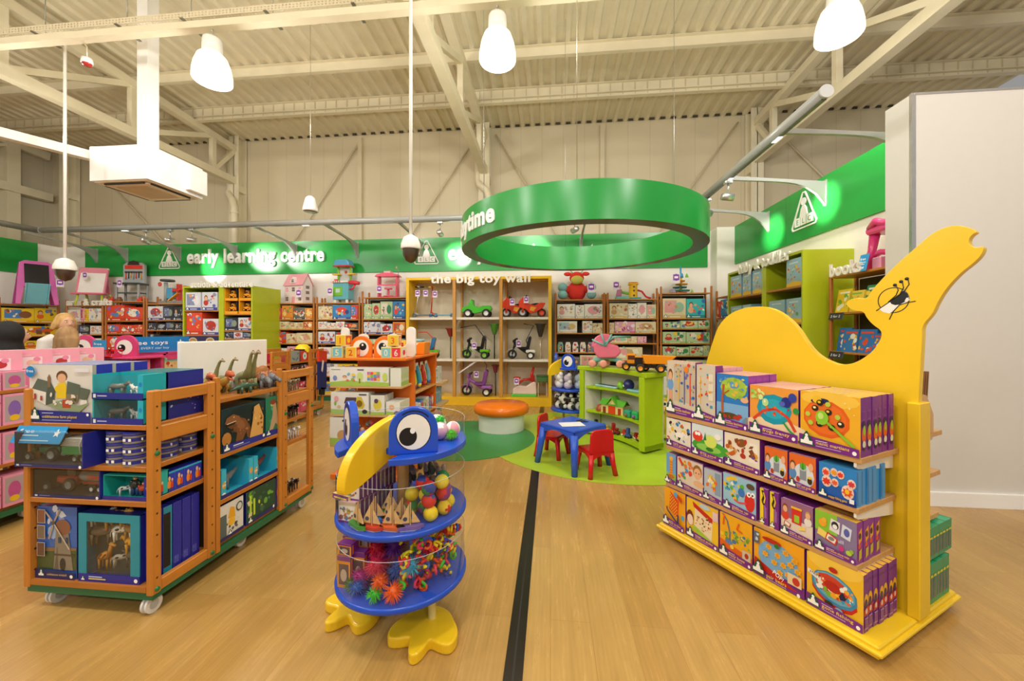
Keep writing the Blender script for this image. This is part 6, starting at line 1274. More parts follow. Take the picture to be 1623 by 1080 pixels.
rbox(FA, .22, .02, 1.33, .32, .42, .4, 'r', 'with red and white ship in lime action unit', G1); rbox(FA, .56, .02, 1.33, .32, .3, .4, 'm', 'with rocket in the lime action unit', G1)
carton('navy shelf front board with two gold round crests in lime unit', .68, .19, .03, '#2A2C5A', [('r', 0, 0, 1, 1, '#2A2C5A'), ('e', .24, .5, .13, .34, '#D8C8A0'), ('e', .76, .5, .13, .34, '#D8C8A0'), ('e', .24, .5, .1, .25, '#A88A5A'), ('e', .76, .5, .1, .25, '#A88A5A'), ('t', 'dig', .18, .4, .2, '#F2E8C8', .12), ('t', 'dig', .7, .4, .2, '#F2E8C8', .12)], FA, .385, .005, 1.12, G1, cat='board', name='shelf_front_board')
for k, x in enumerate((.97, 1.26)):
    for j, z in enumerate((1.72, 1.965)):
        t = thing('loader_tray_box', 'orange tray box with yellow loader in the lime action unit', 'toy box', FA.w(x, .02, z), 0, G1)
        g = G('card'); g.box(-.13, 0, 0, .13, .12, .05, '#F2A81E'); g.box(-.13, .115, .05, .13, .12, .24, '#2A2420'); g.box(-.13, 0, .05, -.115, .12, .24, '#F2A81E'); g.box(.11, 0, .05, .13, .12, .24, '#1E1C1C'); g.build('tray', t)
        g = G('plastic'); g.box(-.06, .03, .09, .05, .08, .13, '#F2A01E', b=.005); g.box(-.02, .03, .13, .03, .08, .19, '#F2A01E', b=.004); g.box(-.012, .028, .14, .022, .082, .175, '#2A2A2A'); g.box(.05, .02, .07, .09, .09, .12, '#E8941E'); 
        for a in (-.045, .035): wheelg(g, a, .03, .078, .026, .02, hub='#F2A01E')
        g.build('toy_loader', t)
for z, th, n in ((1.41, 'd', 2), (1.26, 'd', 3), (1.0, 'y', 3), (.7, 'd', 3), (.4, 'm', 2), (.12, 'd', 2)):
    for k in range(n): rbox(FA, .84+.55*(k+.5)/n, .02, z, .55/n-.01, min(.24, {1.41: .25, 1.26: .12}.get(z, .2)), .3, th if k % 2 == 0 else 'm', 'in right half of the lime action unit', G1)
for z, n in ((.8, 2), (.45, 2), (.12, 2)):
    for k in range(n): rbox(FA, .04+.7*(k+.5)/n, .02, z, .7/n-.02, .24, .3, 'm', 'low in left half of the lime action unit', G1)

FT2 = Fr(2.86, 6.56, -PI/2)      # right wall lime unit: x towards the camera, front faces -X
tB = lime_unit(FT2, 1.87, .54, 2.33, 'lime green tall shelf unit lettered baby and toddler on the right wall', [1.06], [[1.93, 1.50, 1.1, .7, .3], [1.93, 1.50, 1.1, .7, .3]])
letters(tB, 'baby & toddler', .42, 2.26, .2, 1.25, y=-.01, depth=.022, col='#F5F3EA', bold=.03)
G2 = 'boxes in the baby and toddler unit'
def d_ball(s): return [('r', 0, 0, 1, 1, '#9CC4D8'), ('n', s, 16, .1, .25, .9, .75, .07, ['#E88A3A', '#F2C52E', '#D8503A', '#F5E8D8', '#6AA84A']), ('p', [(0, 0), (1, 0), (1, .14), (.5, .2), (0, .12)], '#F2C52E'), ('r', .2, .82, .8, .88, '#D8E8F0')]
for i, (xa, xb) in enumerate(((.05, .42), (.44, .70), (.72, .98), (1.14, 1.5), (1.52, 1.82))):
    for j, (z, h) in enumerate(((1.93, .33), (1.50, .34), (1.1, .32), (.7, .3), (.3, .3))):
        if (i+j) % 5 == 3: continue
        carton(f'pale blue baby toy box, {ON[j]} shelf of right lime unit', xb-xa-.02, h-.05*((i*3+j) % 3), .3, ['#8AB4CC', '#7AA8C8', '#A8C4D0'][i % 3], d_ball(i*5+j), FT2, (xa+xb)/2, .02, z, G2, left=[('r', 0, 0, 1, 1, '#5A9AC0')])
# narrow bay in the corner on the right wall
FC2 = Fr(2.96, 7.28, -PI/2)
bay(FC2, .66, [2.0, 1.62, 1.38, 1.1, .8, .45, .12], 'narrow orange wooden shelf bay in the right corner')
fill(FC2, .66, [2.0, 1.62, 1.38, 1.1, .8, .45, .12], ['r1b3', 'g3g3', 'g3c3', 'g3g3', 'c3c3', 'g3g3'], 'in the right corner')
# books
FK = Fr(3.08, 4.62, -PI/2)
shK = [2.0, 1.60, 1.18, .8, .42, .12]
tK = bay(FK, .92, shK, 'orange wooden book bay beside the white partition', depth=.30)
letters(tK, 'books', .06, 1.965+.03, .19, .44, y=-.012, depth=.022, col='#F5F3EA', bold=.04)
GKb = 'picture books on the orange book bay'
bk = [('yellow', '#F2CE2A', ['#C8A01E', '#F5F5E0', '#7AB83A']), ('yellow', '#F2D24A', ['#E8B01E', '#8AC04A', '#F5F0D0']), ('green', '#2E8A5A', ['#F2D24A', '#E8F0E8', '#8ACB6A']), ('red', '#C82E2A', ['#F5F0E8', '#F2C52E', '#8A1E1A']), ('blue', '#2E78C8', ['#F2C52E', '#E8502E', '#F5F5F0']), ('pale', '#E8E4D8', ['#B83A2E', '#3A6AA0', '#E8B83A'])]
def book(fr, x, y, z, w, h, nm, c, pal, seed, place, lean=-9):
    carton(f'{nm} picture book {place}', w, h, .018, c, [('r', 0, 0, 1, 1, c), ('n', seed, 12, .12, .12, .88, .72, .12, pal), ('r', .15, .82, .85, .9, pal[1])], fr, x, y, z, GKb, cat='book', name='picture_book', rx=R(lean))
for i, (x, w, h, k, z, y) in enumerate(((.16, .2, .25, 0, 1.60, .03), (.33, .18, .22, 1, 1.60, .03), (.5, .16, .26, 2, 1.60, .05), (.6, .14, .29, 3, 1.60, .08), (.74, .18, .3, 5, 1.60, .05),
        (.12, .17, .26, 4, 1.18, .06), (.27, .22, .24, 4, 1.18, .02), (.47, .22, .24, 4, 1.18, .02), (.63, .14, .2, 4, 1.18, .01), (.79, .15, .22, 5, 1.18, .03),
        (.12, .1, .2, 3, .8, .03), (.22, .13, .2, 3, .8, .02), (.42, .25, .18, 1, .8, .02), (.66, .2, .2, 0, .8, .03), (.2, .2, .22, 2, .42, .03), (.5, .2, .22, 4, .42, .03))):
    book(FK, x, y, z, w, h, bk[k][0], bk[k][1], bk[k][2], 500+i, f'on the {["top", "second", "third", "fourth"][[1.60, 1.18, .8, .42].index(z)]} shelf of the book bay')
for j, z in enumerate((1.555, 1.135)):
    shelf_sign(FK, .13, -.02, z-.03, .2, .075, ('upper' if j == 0 else 'lower')+' dark offer strip on the book bay shelf edge', -15, [('r', 0, 0, 1, 1, '#2A2438'), ('t', '2 for 2', .12, .3, .5, '#F5F0F8', .7)])
shelf_sign(FK, .50, -.03, 1.99, .11, .17, 'blue offer card standing on the book bay top', -12, [('t', 'free', .1, .66, .2, '#FFFFFF', .6), ('r', .1, .5, .8, .54, '#D8EEF8'), ('r', .1, .38, .7, .42, '#D8EEF8'), ('s', .6, .2, .14, '#FFFFFF')])
t = thing('toy_vanity', 'pink toy vanity stool set on top of the book bay', 'toy furniture', FK.w(.54, .15, 2.0), FK.rz)
g = G('plastic'); g.tube([(-.1, -.05, .42), (0, -.08, .47), (.1, -.05, .42)], .035, '#E84A8A', n=10); g.box(-.14, -.08, .36, .14, .12, .43, '#E8508E', b=.02); g.build('top', t)
for a in (-.11, .11): g = G('plastic'); g.tube([(a, 0, .38), (a*1.1, -.02, .2), (a*1.35, -.04, .0)], [.045, .035, .05], '#E03C82', n=9); g.build('leg', t)
g = G('plastic'); g.tube([(-.16, .02, .14), (0, -.04, .17), (.16, .02, .14)], .028, '#E84A8A', n=8); g.box(-.05, -.08, .0, .05, .05, .12, '#E8A0C0', b=.01); g.build('shelf', t)

# ================================================================== THE BIG TOY WALL
FW = Fr(-2.75, 7.12)
t = thing('open_shelf_unit', 'large yellow and beige open shelf unit lettered the big toy wall', 'shelf unit', FW.w(0, 0))
WW, WD, WZ = 2.77, .5, 2.42
YW = '#F0C024'
for x in (0, WW-.06): g = G('paint'); g.box(x, 0, 0, x+.06, WD, WZ, YW, b=.003); g.build('side_panel', t)
g = G('paint'); g.box(.06, 0, WZ-.05, WW-.06, WD, WZ, YW, b=.003); g.build('top_panel', t)
g = G('paint'); g.box(.06, 0, 0, WW-.06, WD, .16, YW, b=.003); g.build('plinth', t)
g = G('matte'); g.box(.06, WD-.02, .16, WW-.06, WD, WZ-.05, '#D9CDB4'); g.build('back_panel', t)
XD = [.94, 1.83]
for x in XD:
    g = G('woodz'); g.box(x-.03, -.005, .16, x+.03, .05, WZ-.05, '#CF9440', b=.003); g.build('divider', t)
    g = G('woodz'); g.box(x+.03, WD-.1, .16, x+.07, WD-.02, WZ-.05, '#C08A3E', b=.003); g.build('divider', t)
xs = [.06, .94, 1.83, WW-.06]
for i in range(3):
    for z in (1.66, .87): g = G('plastic'); g.box(xs[i]+(.03 if i else 0), .03, z-.045, xs[i+1]-.03*(i < 2), WD-.02, z, '#EFE9DC', b=.003); g.build('shelf', t)
letters(t, 'the big toy wall', .50, 2.31, .225, 1.88, y=-.01, depth=.025, col='#F7F4EC', bold=.045)
GTW = 'ride-on toys in the big toy wall'
def wheel_part(t, x, y, z, r, w, tyre, hub):
    g = G('rubber'); wheelg(g, x, y, z, r, w, tyre, hub); return g.build('wheel', t)
def ride(name, label, cat, x, y, z, s=1, rz=0):
    t = thing(name, label, cat, FW.w(x, y, z), rz, GTW); t.scale = (s, s, s); return t
def trike(x, z, label, body, fender, tyre, hub, seat, s=1, canopy=None, handle=None, rear=None, y=.2):
    t = ride('toy_tricycle', label, 'tricycle', x, y, z, s)
    wheel_part(t, -.2, 0, .1, .1, .045, tyre, hub); wheel_part(t, .2, -.12, .08, .08, .035, tyre, hub); wheel_part(t, .2, .12, .08, .08, .035, tyre, hub)
    g = G('paint'); g.tube([(-.2, 0, .1), (-.16, 0, .26), (-.14, 0, .38)], .024, body, n=8); g.tube([(-.16, 0, .32), (-.04, 0, .24), (.06, 0, .17), (.2, 0, .1)], [.03, .032, .034, .03], body, n=9); g.tube([(-.2, -.05, .1), (-.17, -.05, .24)], .012, body, n=6); g.tube([(.2, -.12, .08), (.2, .12, .08)], .01, body, n=6); g.build('frame', t)
    g = G('plastic'); g.tube([(-.12, -.11, .43), (-.14, 0, .39), (-.12, .11, .43)], .017, body, n=7); g.tube([(-.12, -.11, .43), (-.08, -.15, .44)], .02, '#2A2A2A', n=7); g.box(-.19, -.06, .34, -.13, .06, .42, body, b=.02); g.build('handlebar', t)
    g = G('plastic'); g.lathe([(.115, -.035), (.13, 0), (.115, .035)], fender, n=12, a0=R(200), a1=R(340), ax='y', c=(-.2, 0, .1)); g.box(.1, -.13, .13, .3, .13, .2, rear or fender, b=.02); g.build('fender', t)
    g = G('plastic'); g.box(-.04, -.09, .2, .16, .09, .26, seat, b=.02); g.prism([(.1, .22), (.17, .22), (.22, .46), (.19, .5), (.15, .46)], -.085, .085, seat, ax='y'); g.build('seat', t, bevel=.008)
    g = G('plastic'); g.tube([(-.2, -.08, .06), (-.2, .08, .14)], .007, '#3A3A3A', n=5); g.box(-.23, -.1, .05, -.17, -.06, .07, '#3A3A3A'); g.box(-.23, .06, .13, -.17, .1, .15, '#3A3A3A'); g.build('pedals', t)
    if handle: g = G('plastic'); g.tube([(.2, 0, .12)]+handle, .012, body if not canopy else '#5A3A6A', n=6); g.build('push_handle', t)
    if canopy:
        g = G('plastic'); g.tube([(.16, 0, .42), (.19, 0, .58), (.12, 0, .68), (.0, 0, .70), (-.1, 0, .66)], .008, '#7A3A7A', n=6); g.prism([(-.34, .44), (-.32, .43), (.04, .67), (.02, .695)], -.14, .14, canopy, ax='y'); g.build('canopy', t)
    return t
trike(.34, .87, 'red, blue and yellow toy tricycle with green rear, left of the toy wall', '#D8402A', '#6ABE2E', '#1E1E1E', '#F2902E', '#2E7AB8', .82, handle=[(.14, 0, .5), (.0, 0, .62), (-.2, 0, .62)], rear='#6ABE2E')
trike(1.32, .87, 'black and lime green toy tricycle in the middle of the toy wall', '#26262A', '#6CC22A', '#1A1A1A', '#8AC84A', '#1E1E22', .9, handle=[(.22, 0, .4), (-.02, 0, .72), (-.34, 0, .66)])
trike(2.2, .87, 'white and black toy tricycle at right of the toy wall', '#2A2A2E', '#F2F0EA', '#2A2A2A', '#F0F0F0', '#1E1E22', .88, handle=[(.1, 0, .4), (.26, 0, .72), (.05, 0, .76)])
trike(.36, .16, 'pale pink toy tricycle behind the orange stand', '#E88AA0', '#F0A8B8', '#F0A8B8', '#F5C8D0', '#E87A92', .85)
trike(1.34, .16, 'purple toy tricycle with white canopy on the lowest shelf', '#9A5AA8', '#A86AB8', '#1E1E1E', '#F0ECE0', '#8A4A9A', 1.0, canopy='#E8E0E0')
t = ride('toy_quad_bike', 'green toy quad bike on the top shelf of the toy wall', 'ride-on toy', 1.34, .22, 1.66, .95)
for a, b in ((-.17, -.1), (-.17, .1), (.2, -.1), (.2, .1)): wheel_part(t, a, b, .085, .085, .06, '#1A1A1A', '#F0F0EC')
g = G('plastic'); gc = '#4CC02E'
g.prism([(-.32, .1), (-.3, .2), (-.18, .25), (-.12, .36), (-.07, .36), (-.06, .24), (.05, .21), (.12, .24), (.28, .24), (.31, .18), (.28, .12), (.1, .11), (-.05, .08), (-.2, .12)], -.08, .08, gc, ax='y'); g.build('body', t, bevel=.012)
g = G('plastic'); g.tube([(-.09, -.12, .36), (-.08, 0, .34), (-.09, .12, .36)], .011, gc, n=6); g.build('handlebar', t)
for i, (x, lb) in enumerate(((2.04, 'left of the pair'), (2.36, 'right of the pair'))):
    t = ride('toy_motorbike', f'red toy motorbike on top shelf of the toy wall, {lb}', 'ride-on toy', x+.02, .16+.1*(i == 0), 1.66, .92)
    wheel_part(t, -.17, 0, .1, .1, .06, '#262424', '#D8D4D0'); wheel_part(t, .22, 0, .09, .09, .06, '#262424', '#E84A2A' if i else '#D8D4D0')
    g = G('plastic'); g.prism([(-.24, .2), (-.25, .32), (-.16, .42), (-.1, .38), (-.04, .28), (.08, .24), (.2, .3), (.3, .29), (.24, .18), (.1, .1), (-.02, .08), (-.1, .16)], -.07, .07, '#E0401E', ax='y'); g.build('body', t, bevel=.012)
    g = G('plastic'); g.prism([(-.02, .14), (.06, .12), (.12, .2), (.0, .22)], -.075, .075, '#F2A82E', ax='y'); g.prism([(-.06, .26), (.1, .235), (.2, .29), (.1, .29)], -.05, .05, '#2A2424', ax='y'); g.build('trim', t)
    g = G('plastic'); g.tube([(-.17, -.05, .1), (-.14, -.05, .3)], .022, '#E0401E', n=7); g.tube([(-.17, .05, .1), (-.14, .05, .3)], .022, '#E0401E', n=7); g.build('fork', t)
    g = G('plastic'); g.tube([(-.08, -.13, .43), (-.12, 0, .41), (-.08, .13, .43)], .014, '#2A2626', n=7); g.build('handlebar', t)
def scooter(x, c1, c2, deck, label, lean, grip='#1E1E1E'):
    t = ride('toy_scooter', label, 'scooter', x, .2, 1.66)
    for a in (-.12, .3): wheel_part(t, a, 0, .045, .045, .03, deck, '#8A8A90')
    g = G('metal'); g.tube([(-.12, 0, .08), (-.12+lean*.5, 0, .3), (-.12+lean, 0, .60)], .013, c1, n=8); g.build('steering_tube', t)
    g = G('plastic'); g.tube([(-.12+lean, -.1, .60), (-.12+lean, .1, .60)], .014, c2, n=7); g.tube([(-.2+lean, -.02, .6), (-.04+lean, .02, .6)], .014, grip, n=7); g.build('handlebar', t)
    g = G('plastic'); g.box(-.1, -.045, .04, .28, .045, .06, deck, b=.006); g.tube([(-.12, 0, .1), (-.04, 0, .05)], .02, c2, n=7); g.build('deck', t)
scooter(.22, '#D8DCDC', '#B8BCBC', '#6A7A88', 'silver toy scooter with black grips, left of the toy wall', .1)
scooter(.55, '#E0582A', '#E84A2A', '#6AA8C8', 'orange toy scooter with blue deck, left of the toy wall', .03, '#E8D04A')
def basket_pole(x, z, label, c, pc, w=.2, h=.16, ph=.5):
    t = ride('hooped_basket', label, 'toy', x, .2, z)
    g = G('plastic'); n = 12
    g.tube([(w/2*math.cos(2*PI*i/n), .08*math.sin(2*PI*i/n), ph+h) for i in range(n)], .012, c, n=6, closed=True)
    g.lathe([(.03, ph), (w*.3, ph+h*.4), (w*.45, ph+h)], c, n=12, c=(0, 0, 0)); g.build('basket', t)
    g = G('metal'); g.tube([(0, 0, 0), (0, 0, ph)], .011, pc, n=7); g.build('pole', t)
basket_pole(.82, .87, 'dark red basket on a pole, left part of the toy wall', '#8A2A22', '#5A6A5A', ph=.42)
basket_pole(1.68, .87, 'green basket on a black pole, middle of the toy wall', '#4A8A32', '#1E2A1A', ph=.46, h=.2)
basket_pole(2.56, .87, 'black and white basket on a white pole, right of the toy wall', '#3A3434', '#E8E4E0', ph=.42, h=.24)
basket_pole(1.70, .16, 'dark red basket on a pole beside the purple tricycle', '#7A2A3A', '#4A4444', w=.14, ph=.44, h=.14)
t = ride('toy_rocker', 'red and white toy rocking ride-on on the lowest toy wall shelf', 'ride-on toy', 2.24, .22, .16, .95)
g = G('plastic'); g.prism([(-.24, 0), (.26, 0), (.27, .05), (-.25, .05)], -.1, .1, '#5AC84A', ax='y'); g.build('rocker_base', t, bevel=.01)
g = G('plastic'); g.prism([(-.22, .05), (-.2, .16), (-.1, .22), (.05, .2), (.2, .3), (.25, .28), (.26, .05)], -.09, .09, '#F0D8D0', ax='y'); g.build('body', t, bevel=.015)
g = G('plastic'); g.tube([(-.14, 0, .22), (0, 0, .33), (.16, 0, .34)], [.03, .025, .03], '#C8302A', n=8); g.tube([(.16, 0, .3), (.16, 0, .42), (.2, 0, .58)], [.03, .03, .02], '#D8302A', n=8); g.ball(-.13, 0, .36, .05, '#D83A2A', n=8, k=5, sc=(1.6, 1, .6)); g.box(.16, -.08, .28, .22, .08, .42, '#B82A26', b=.01); g.build('seat', t)
t = ride('toy_stool', 'small green toy stool with thin pale legs on the toy wall', 'toy', 2.6, .22, .16)
g = G('plastic'); g.box(-.1, -.08, .28, .1, .08, .38, '#4A7A4A', b=.01); g.box(-.12, -.09, .38, .12, .09, .4, '#3A6A3E'); g.build('seat', t)
for a in (-.08, .08): g = G('plastic'); g.box(a-.008, -.03, 0, a+.008, .03, .28, '#D8C8A8'); g.build('leg', t)
# purple price cards
def pcard(x, y, z, label, s=1.0, rz=0):
    g = G('card'); w, h = .09*s, .12*s
    g.box(-w/2, 0, 0, w/2, .003, h, '#EDE4F2'); art(g, w, h, [('e', .5, .6, .42, .36, '#8A3AB0'), ('r', .1, .3, .9, .9, '#8A3AB0'), ('r', .25, .5, .75, .72, '#F5F0F8')]); o = g.build('price_card'); o.location = (x, y, z); o.rotation_euler.z = rz
    return tag(o, label, 'price card', 'purple price cards on the displayed toys')
for x, z, n in ((.22, 2.06, 'hanging from the silver scooter'), (.38, 2.06, 'between the two scooters'), (.56, 2.04, 'hanging from the orange scooter'), (2.04, 1.88, 'on the left red motorbike'), (2.3, 1.92, 'on the right red motorbike'), (.42, 1.06, 'on the red and blue tricycle'), (1.32, 1.06, 'on the lime tricycle'), (2.16, 1.10, 'on the white tricycle'), (1.36, .52, 'on the purple tricycle'), (2.12, .4, 'on the red rocking toy')):
    pcard(FW.x+x, 7.14, z, 'purple price card '+n)

# ================================================================== TOYS ON TOP OF THE BAYS
# pink blackboard easel (left wall)
t = thing('blackboard_easel', 'large pink plastic easel with black board and pale blue slide', 'easel', (-10.55, 6.93, 1.95), PI/2*.72)
PP = '#D86AB8'
g = G('plastic'); g.T = TR(0, -.12, 0, rx=R(-10))
g.prism([(-.33, 0), (-.26, 0), (-.2, .42), (.2, .42), (.26, 0), (.33, 0), (.26, 1.0), (.18, 1.06), (-.18, 1.06), (-.26, 1.0)], 0, .05, PP, ax='y'); g.build('front_frame', t)
g = G('plastic'); g.T = TR(0, .3, 0, rx=R(12))
g.prism([(-.33, 0), (-.26, 0), (-.2, .42), (.2, .42), (.26, 0), (.33, 0), (.26, 1.0), (.18, 1.06), (-.18, 1.06), (-.26, 1.0)], 0, .05, '#B84A9A', ax='y'); g.build('rear_frame', t)
g = G('plastic'); g.T = TR(0, -.125, 0, rx=R(-10)); g.box(-.19, -.006, .5, .19, 0, .98, '#1A1A1E', b=.003); g.build('blackboard', t)
g = G('plastic'); g.prism([(-.1, .0), (-.26, 0), (.04, .46), (.16, .44)], -.17, .17, '#7AC8DC', ax='x') if False else g.box(0, 0, 0, .001, .001, .001, '#7AC8DC')
g = G('plastic'); g.T = TR(0, -.13, .5, rx=R(28)); g.box(-.17, -.02, -.54, .17, 0, 0, '#7AC8DC', b=.01)
g.box(-.19, -.05, -.54, -.17, 0, 0, '#8AD4E4', b=.005); g.box(.17, -.05, -.54, .19, 0, 0, '#8AD4E4', b=.005); g.build('slide', t)
pcard(-10.28, 7.12, 2.33, 'purple price card on the pink blackboard easel', 1.3, .6)
# pumpkin coloured toys far left
for i, (yy, c, r) in enumerate(((5.98, '#E8502A', .13), (6.16, '#E8502A', .13), (6.36, '#E8C02A', .08))):
    g = G('plastic'); g.lathe([(0, 0), (r*.7, .01), (r, r*.8), (r*.8, r*1.6), (r*.35, r*2.0), (r*.3, r*2.4), (0, r*2.45)], c, n=14); o = g.build('round_toy'); o.location = (-10.9, yy, 1.95); tag(o, ('orange red' if i < 2 else 'yellow')+' round plastic toy on the far left bay', 'toy')
# white/pink easel
t = thing('drawing_easel', 'white board easel with pink tray and lime legs', 'easel', (-9.98, 7.45, 1.95), .35)
g = G('plastic'); g.T = TR(0, -.16, .3, rx=R(-12)); g.box(-.27, 0, .0, .27, .02, .62, '#F2F0EC', b=.01); g.box(-.3, -.02, .0, -.26, .03, .64, '#E88AA0', b=.008); g.box(.26, -.02, 0, .3, .03, .64, '#E88AA0', b=.008); g.box(-.3, -.02, .6, .3, .03, .66, '#F2DCC8', b=.01); g.build('drawing_board', t)
g = G('plastic'); g.box(-.34, -.26, .27, .34, -.12, .31, '#E8708E', b=.01); g.build('tray', t)
g = G('plastic'); g.T = TR(0, .06, .3, rx=R(12)); g.box(-.28, 0, 0, .28, .02, .66, '#E890A4', b=.01); g.build('rear_board', t)
for a in (-.24, .24):
    for b, c in ((-.24, -.16), (.24, .08)): g = G('plastic'); g.tube([(a, c, .3), (a*1.1, b*.9, 0)], [.025, .02], '#C2D44A', n=7); g.build('leg', t)
pcard(-9.8, 7.2, 2.5, 'purple price card on the white easel', 1.2)
# workbench
t = thing('toy_workbench', 'grey toy workbench with red tool panel and black top', 'toy workbench', (-9.02, 7.47, 2.03), .15)
g = G('plastic'); g.box(-.3, -.16, .42, .3, .14, .46, '#3A3E42', b=.008); g.build('worktop', t)
g = G('plastic'); g.prism([(-.25, .46), (.25, .46), (.25, .92), (.18, .98), (-.18, .98), (-.25, .92)], .06, .12, '#A8ACAE', ax='y'); g.prism([(-.14, .92), (.14, .92), (.1, 1.0), (0, 1.03), (-.1, 1.0)], .04, .1, '#3A2A2A', ax='y'); g.build('tool_panel', t)
g = G('plastic'); g.box(-.21, .045, .82, .21, .06, .91, '#D8382E', b=.004); g.build('red_rail', t)
for i in range(7):
    g = G('plastic'); x = -.18+.06*i; g.tube([(x, .05, .56+.02*(i % 3)), (x+.01*(i % 2), .05, .76)], .01, ['#D8382E', '#2A2A2A', '#E8A03A', '#8A8A8A'][i % 4], n=6); g.box(x-.02, .04, .72, x+.02, .06, .76, '#3A3A3A'); g.build('tool', t)
for a in (-.27, .24):
    for b in (-.13, .1): g = G('plastic'); g.box(a, b, 0, a+.04, b+.04, .42, '#A0A4A8', b=.004); g.build('leg', t)
g = G('plastic'); g.box(-.26, -.12, .2, .26, .12, .23, '#4A5254', b=.004); g.build('lower_shelf', t)
pcard(-9.08, 7.28, 2.33, 'purple price card hanging from the toy workbench', 1.3)
for i, x in enumerate((-9.34, -9.17, -8.7)):
    g = G('plastic'); g.box(-.05, -.04, 0, .05, .04, .06, ['#D8402A', '#8A5A3A', '#D8402A'][i], b=.006); g.cyl(0, 0, .06, .1, .03, ['#D8402A', '#8A5A3A', '#D8402A'][i], n=10); o = g.build('small_toy'); o.location = (x, 7.345 if i != 2 else 7.38, 2.03); tag(o, ['red small toy at left foot of the toy workbench', 'brown small toy beneath the toy workbench', 'red small toy right of the toy workbench'][i], 'toy')
# harbour playset
t = thing('harbour_playset', 'red, yellow and grey toy rescue playset on the shelf left of lime unit', 'playset', (-8.0, 7.47, 1.98))
g = G('plastic'); g.box(-.28, -.1, 0, .32, .1, .06, '#8A8A88', b=.005); g.build('base', t)
g = G('plastic'); g.tube([(-.2, 0, .06), (-.2, 0, .46)], .035, '#A8B0B0', n=10); g.lathe([(.12, .48), (.13, .5), (.12, .52), (0, .52)], '#4A5254', n=14, c=(-.16, 0, 0)); g.build('tower', t)
g = G('plastic'); g.box(-.14, -.06, .1, .0, .06, .34, '#4AA0D0', b=.02); g.build('blue_tank', t)
g = G('plastic'); g.box(-.05, -.05, .28, .3, .07, .32, '#D8382E'); g.box(.1, -.05, .06, .13, .05, .42, '#D8382E'); g.box(.26, -.05, .06, .3, .05, .38, '#C8302A'); g.tube([(.02, -.06, .26), (.2, -.06, .3)], .015, '#E0442E', n=6); g.build('red_frame', t)
g = G('plastic'); g.bar((-.1, -.06, .03), (.16, -.06, .22), .08, .015, '#F2B02E'); g.build('slide', t)
g = G('plastic'); g.ball(-.3, -.04, .42, .05, '#D85A50', n=8, k=5, sc=(1, .4, 1)); g.build('fan', t)
# dolls house
t = thing('doll_house', 'pink and white wooden doll house with pitched roof', 'doll house', (-4.95-.25, 7.50, 1.967), -.28)
HW = '#EEDFDC'
g = G('paint'); g.box(-.38, -.17, 0, .38, .17, .56, HW); g.prism([(-.17, .56), (.17, .56), (0, .86)], -.38, .38, HW, ax='x'); g.build('walls', t)
g = G('paint')
for sg in (-1, 1): g.add([(-.41, sg*.2, .53), (.41, sg*.2, .53), (.41, 0, .885), (-.41, 0, .885), (-.41, sg*.2, .555), (.41, sg*.2, .555), (.41, 0, .91), (-.41, 0, .91)], [(0, 1, 2, 3), (4, 5, 6, 7), (0, 1, 5, 4), (1, 2, 6, 5), (3, 0, 4, 7)], '#F0A8B4')
g.build('roof', t)
g = G('paint'); g.prism([(-.1, .6), (.1, .6), (.1, .66), (0, .8), (-.1, .66)], -.2, -.05, HW, ax='y'); g.build('dormer', t)
for x, z, c in ((-.27, .36, 1), (0, .36, 0), (.27, .36, 1), (-.27, .08, 0), (.27, .08, 0), (0, .63, 0)):
    g = G('paint'); g.box(x-.05, -.176, z, x+.05, -.17, z+.12, '#F2A0B4' if c else '#5A4A4A') if z < .6 else g.box(x-.035, -.207, z, x+.035, -.2, z+.09, '#5A4A4A')
    yy_ = -.178 if z < .6 else -.21
    g.box(x-.004, yy_, z, x+.004, yy_+.004, z+(.12 if z < .6 else .09), HW); g.box(x-.05, yy_, z+.055, x+.05, yy_+.004, z+.062, HW); g.build('window', t)
for z in (.1, .28, .44): g = G('paint'); g.box(.38, -.06, z, .384, .06, z+.09, '#8A7A78'); g.build('window', t)
g = G('paint'); g.box(-.06, -.18, 0, .06, -.17, .2, '#F0A0B0'); g.build('door', t)
pcard(-5.06, 7.30, 2.08, 'purple price card on the pink doll house', 1.3)
# kitchen
t = thing('toy_kitchen', 'blue and green toy kitchen with red hob and blue hood', 'toy kitchen', (-4.22, 7.50, 1.967), -.1)
g = G('plastic'); g.box(-.26, -.16, .1, .26, .16, .62, '#6AB8C8', b=.02); g.build('cabinet', t)
for a, b in ((-.2, -.11), (.2, -.11), (-.2, .11), (.2, .11)): g = G('plastic'); g.cyl(a, b, 0, .1, .045, '#EDE8DC', n=12); g.build('foot', t)
g = G('plastic'); g.box(-.24, -.172, .22, .08, -.16, .5, '#7AC83A', b=.006); g.box(-.14, -.178, .32, .0, -.17, .44, '#C8E0D8'); od = g.build('oven_door', t)
g = G('plastic'); g.box(-.3, -.2, .62, .28, .17, .68, '#F0ECE4', b=.01); g.build('worktop', t)
for k in range(4): g = G('plastic'); g.cyl(-.2+.07*k, .65, -.215, -.2, .018, '#D8382E', ax='y', n=10); g.build('knob', t)
g = G('plastic'); g.tube([(.2, -.1, .64), (.45, -.1, .62), (.6, -.08, .6)], [.05, .07, .05], '#E0384A', n=10); g.tube([(.2, -.05, .42), (.38, -.08, .44), (.45, -.08, .56)], .03, '#E0384A', n=8); g.build('side_table', t)
g = G('plastic'); g.box(-.2, .08, .68, .24, .12, 1.1, '#C8CCC8', b=.01); g.build('splashback', t)
for a in (-.2, .22): g = G('plastic'); g.tube([(a, .04, .68), (a, .04, 1.16)], .03, '#8AC83A', n=9); g.build('post', t)
g = G('plastic'); g.box(-.36, -.06, .88, -.1, .08, .92, '#F2C52E', b=.01); g.box(.14, -.06, .88, .42, .08, .92, '#F2C52E', b=.01); g.build('shelf', t)
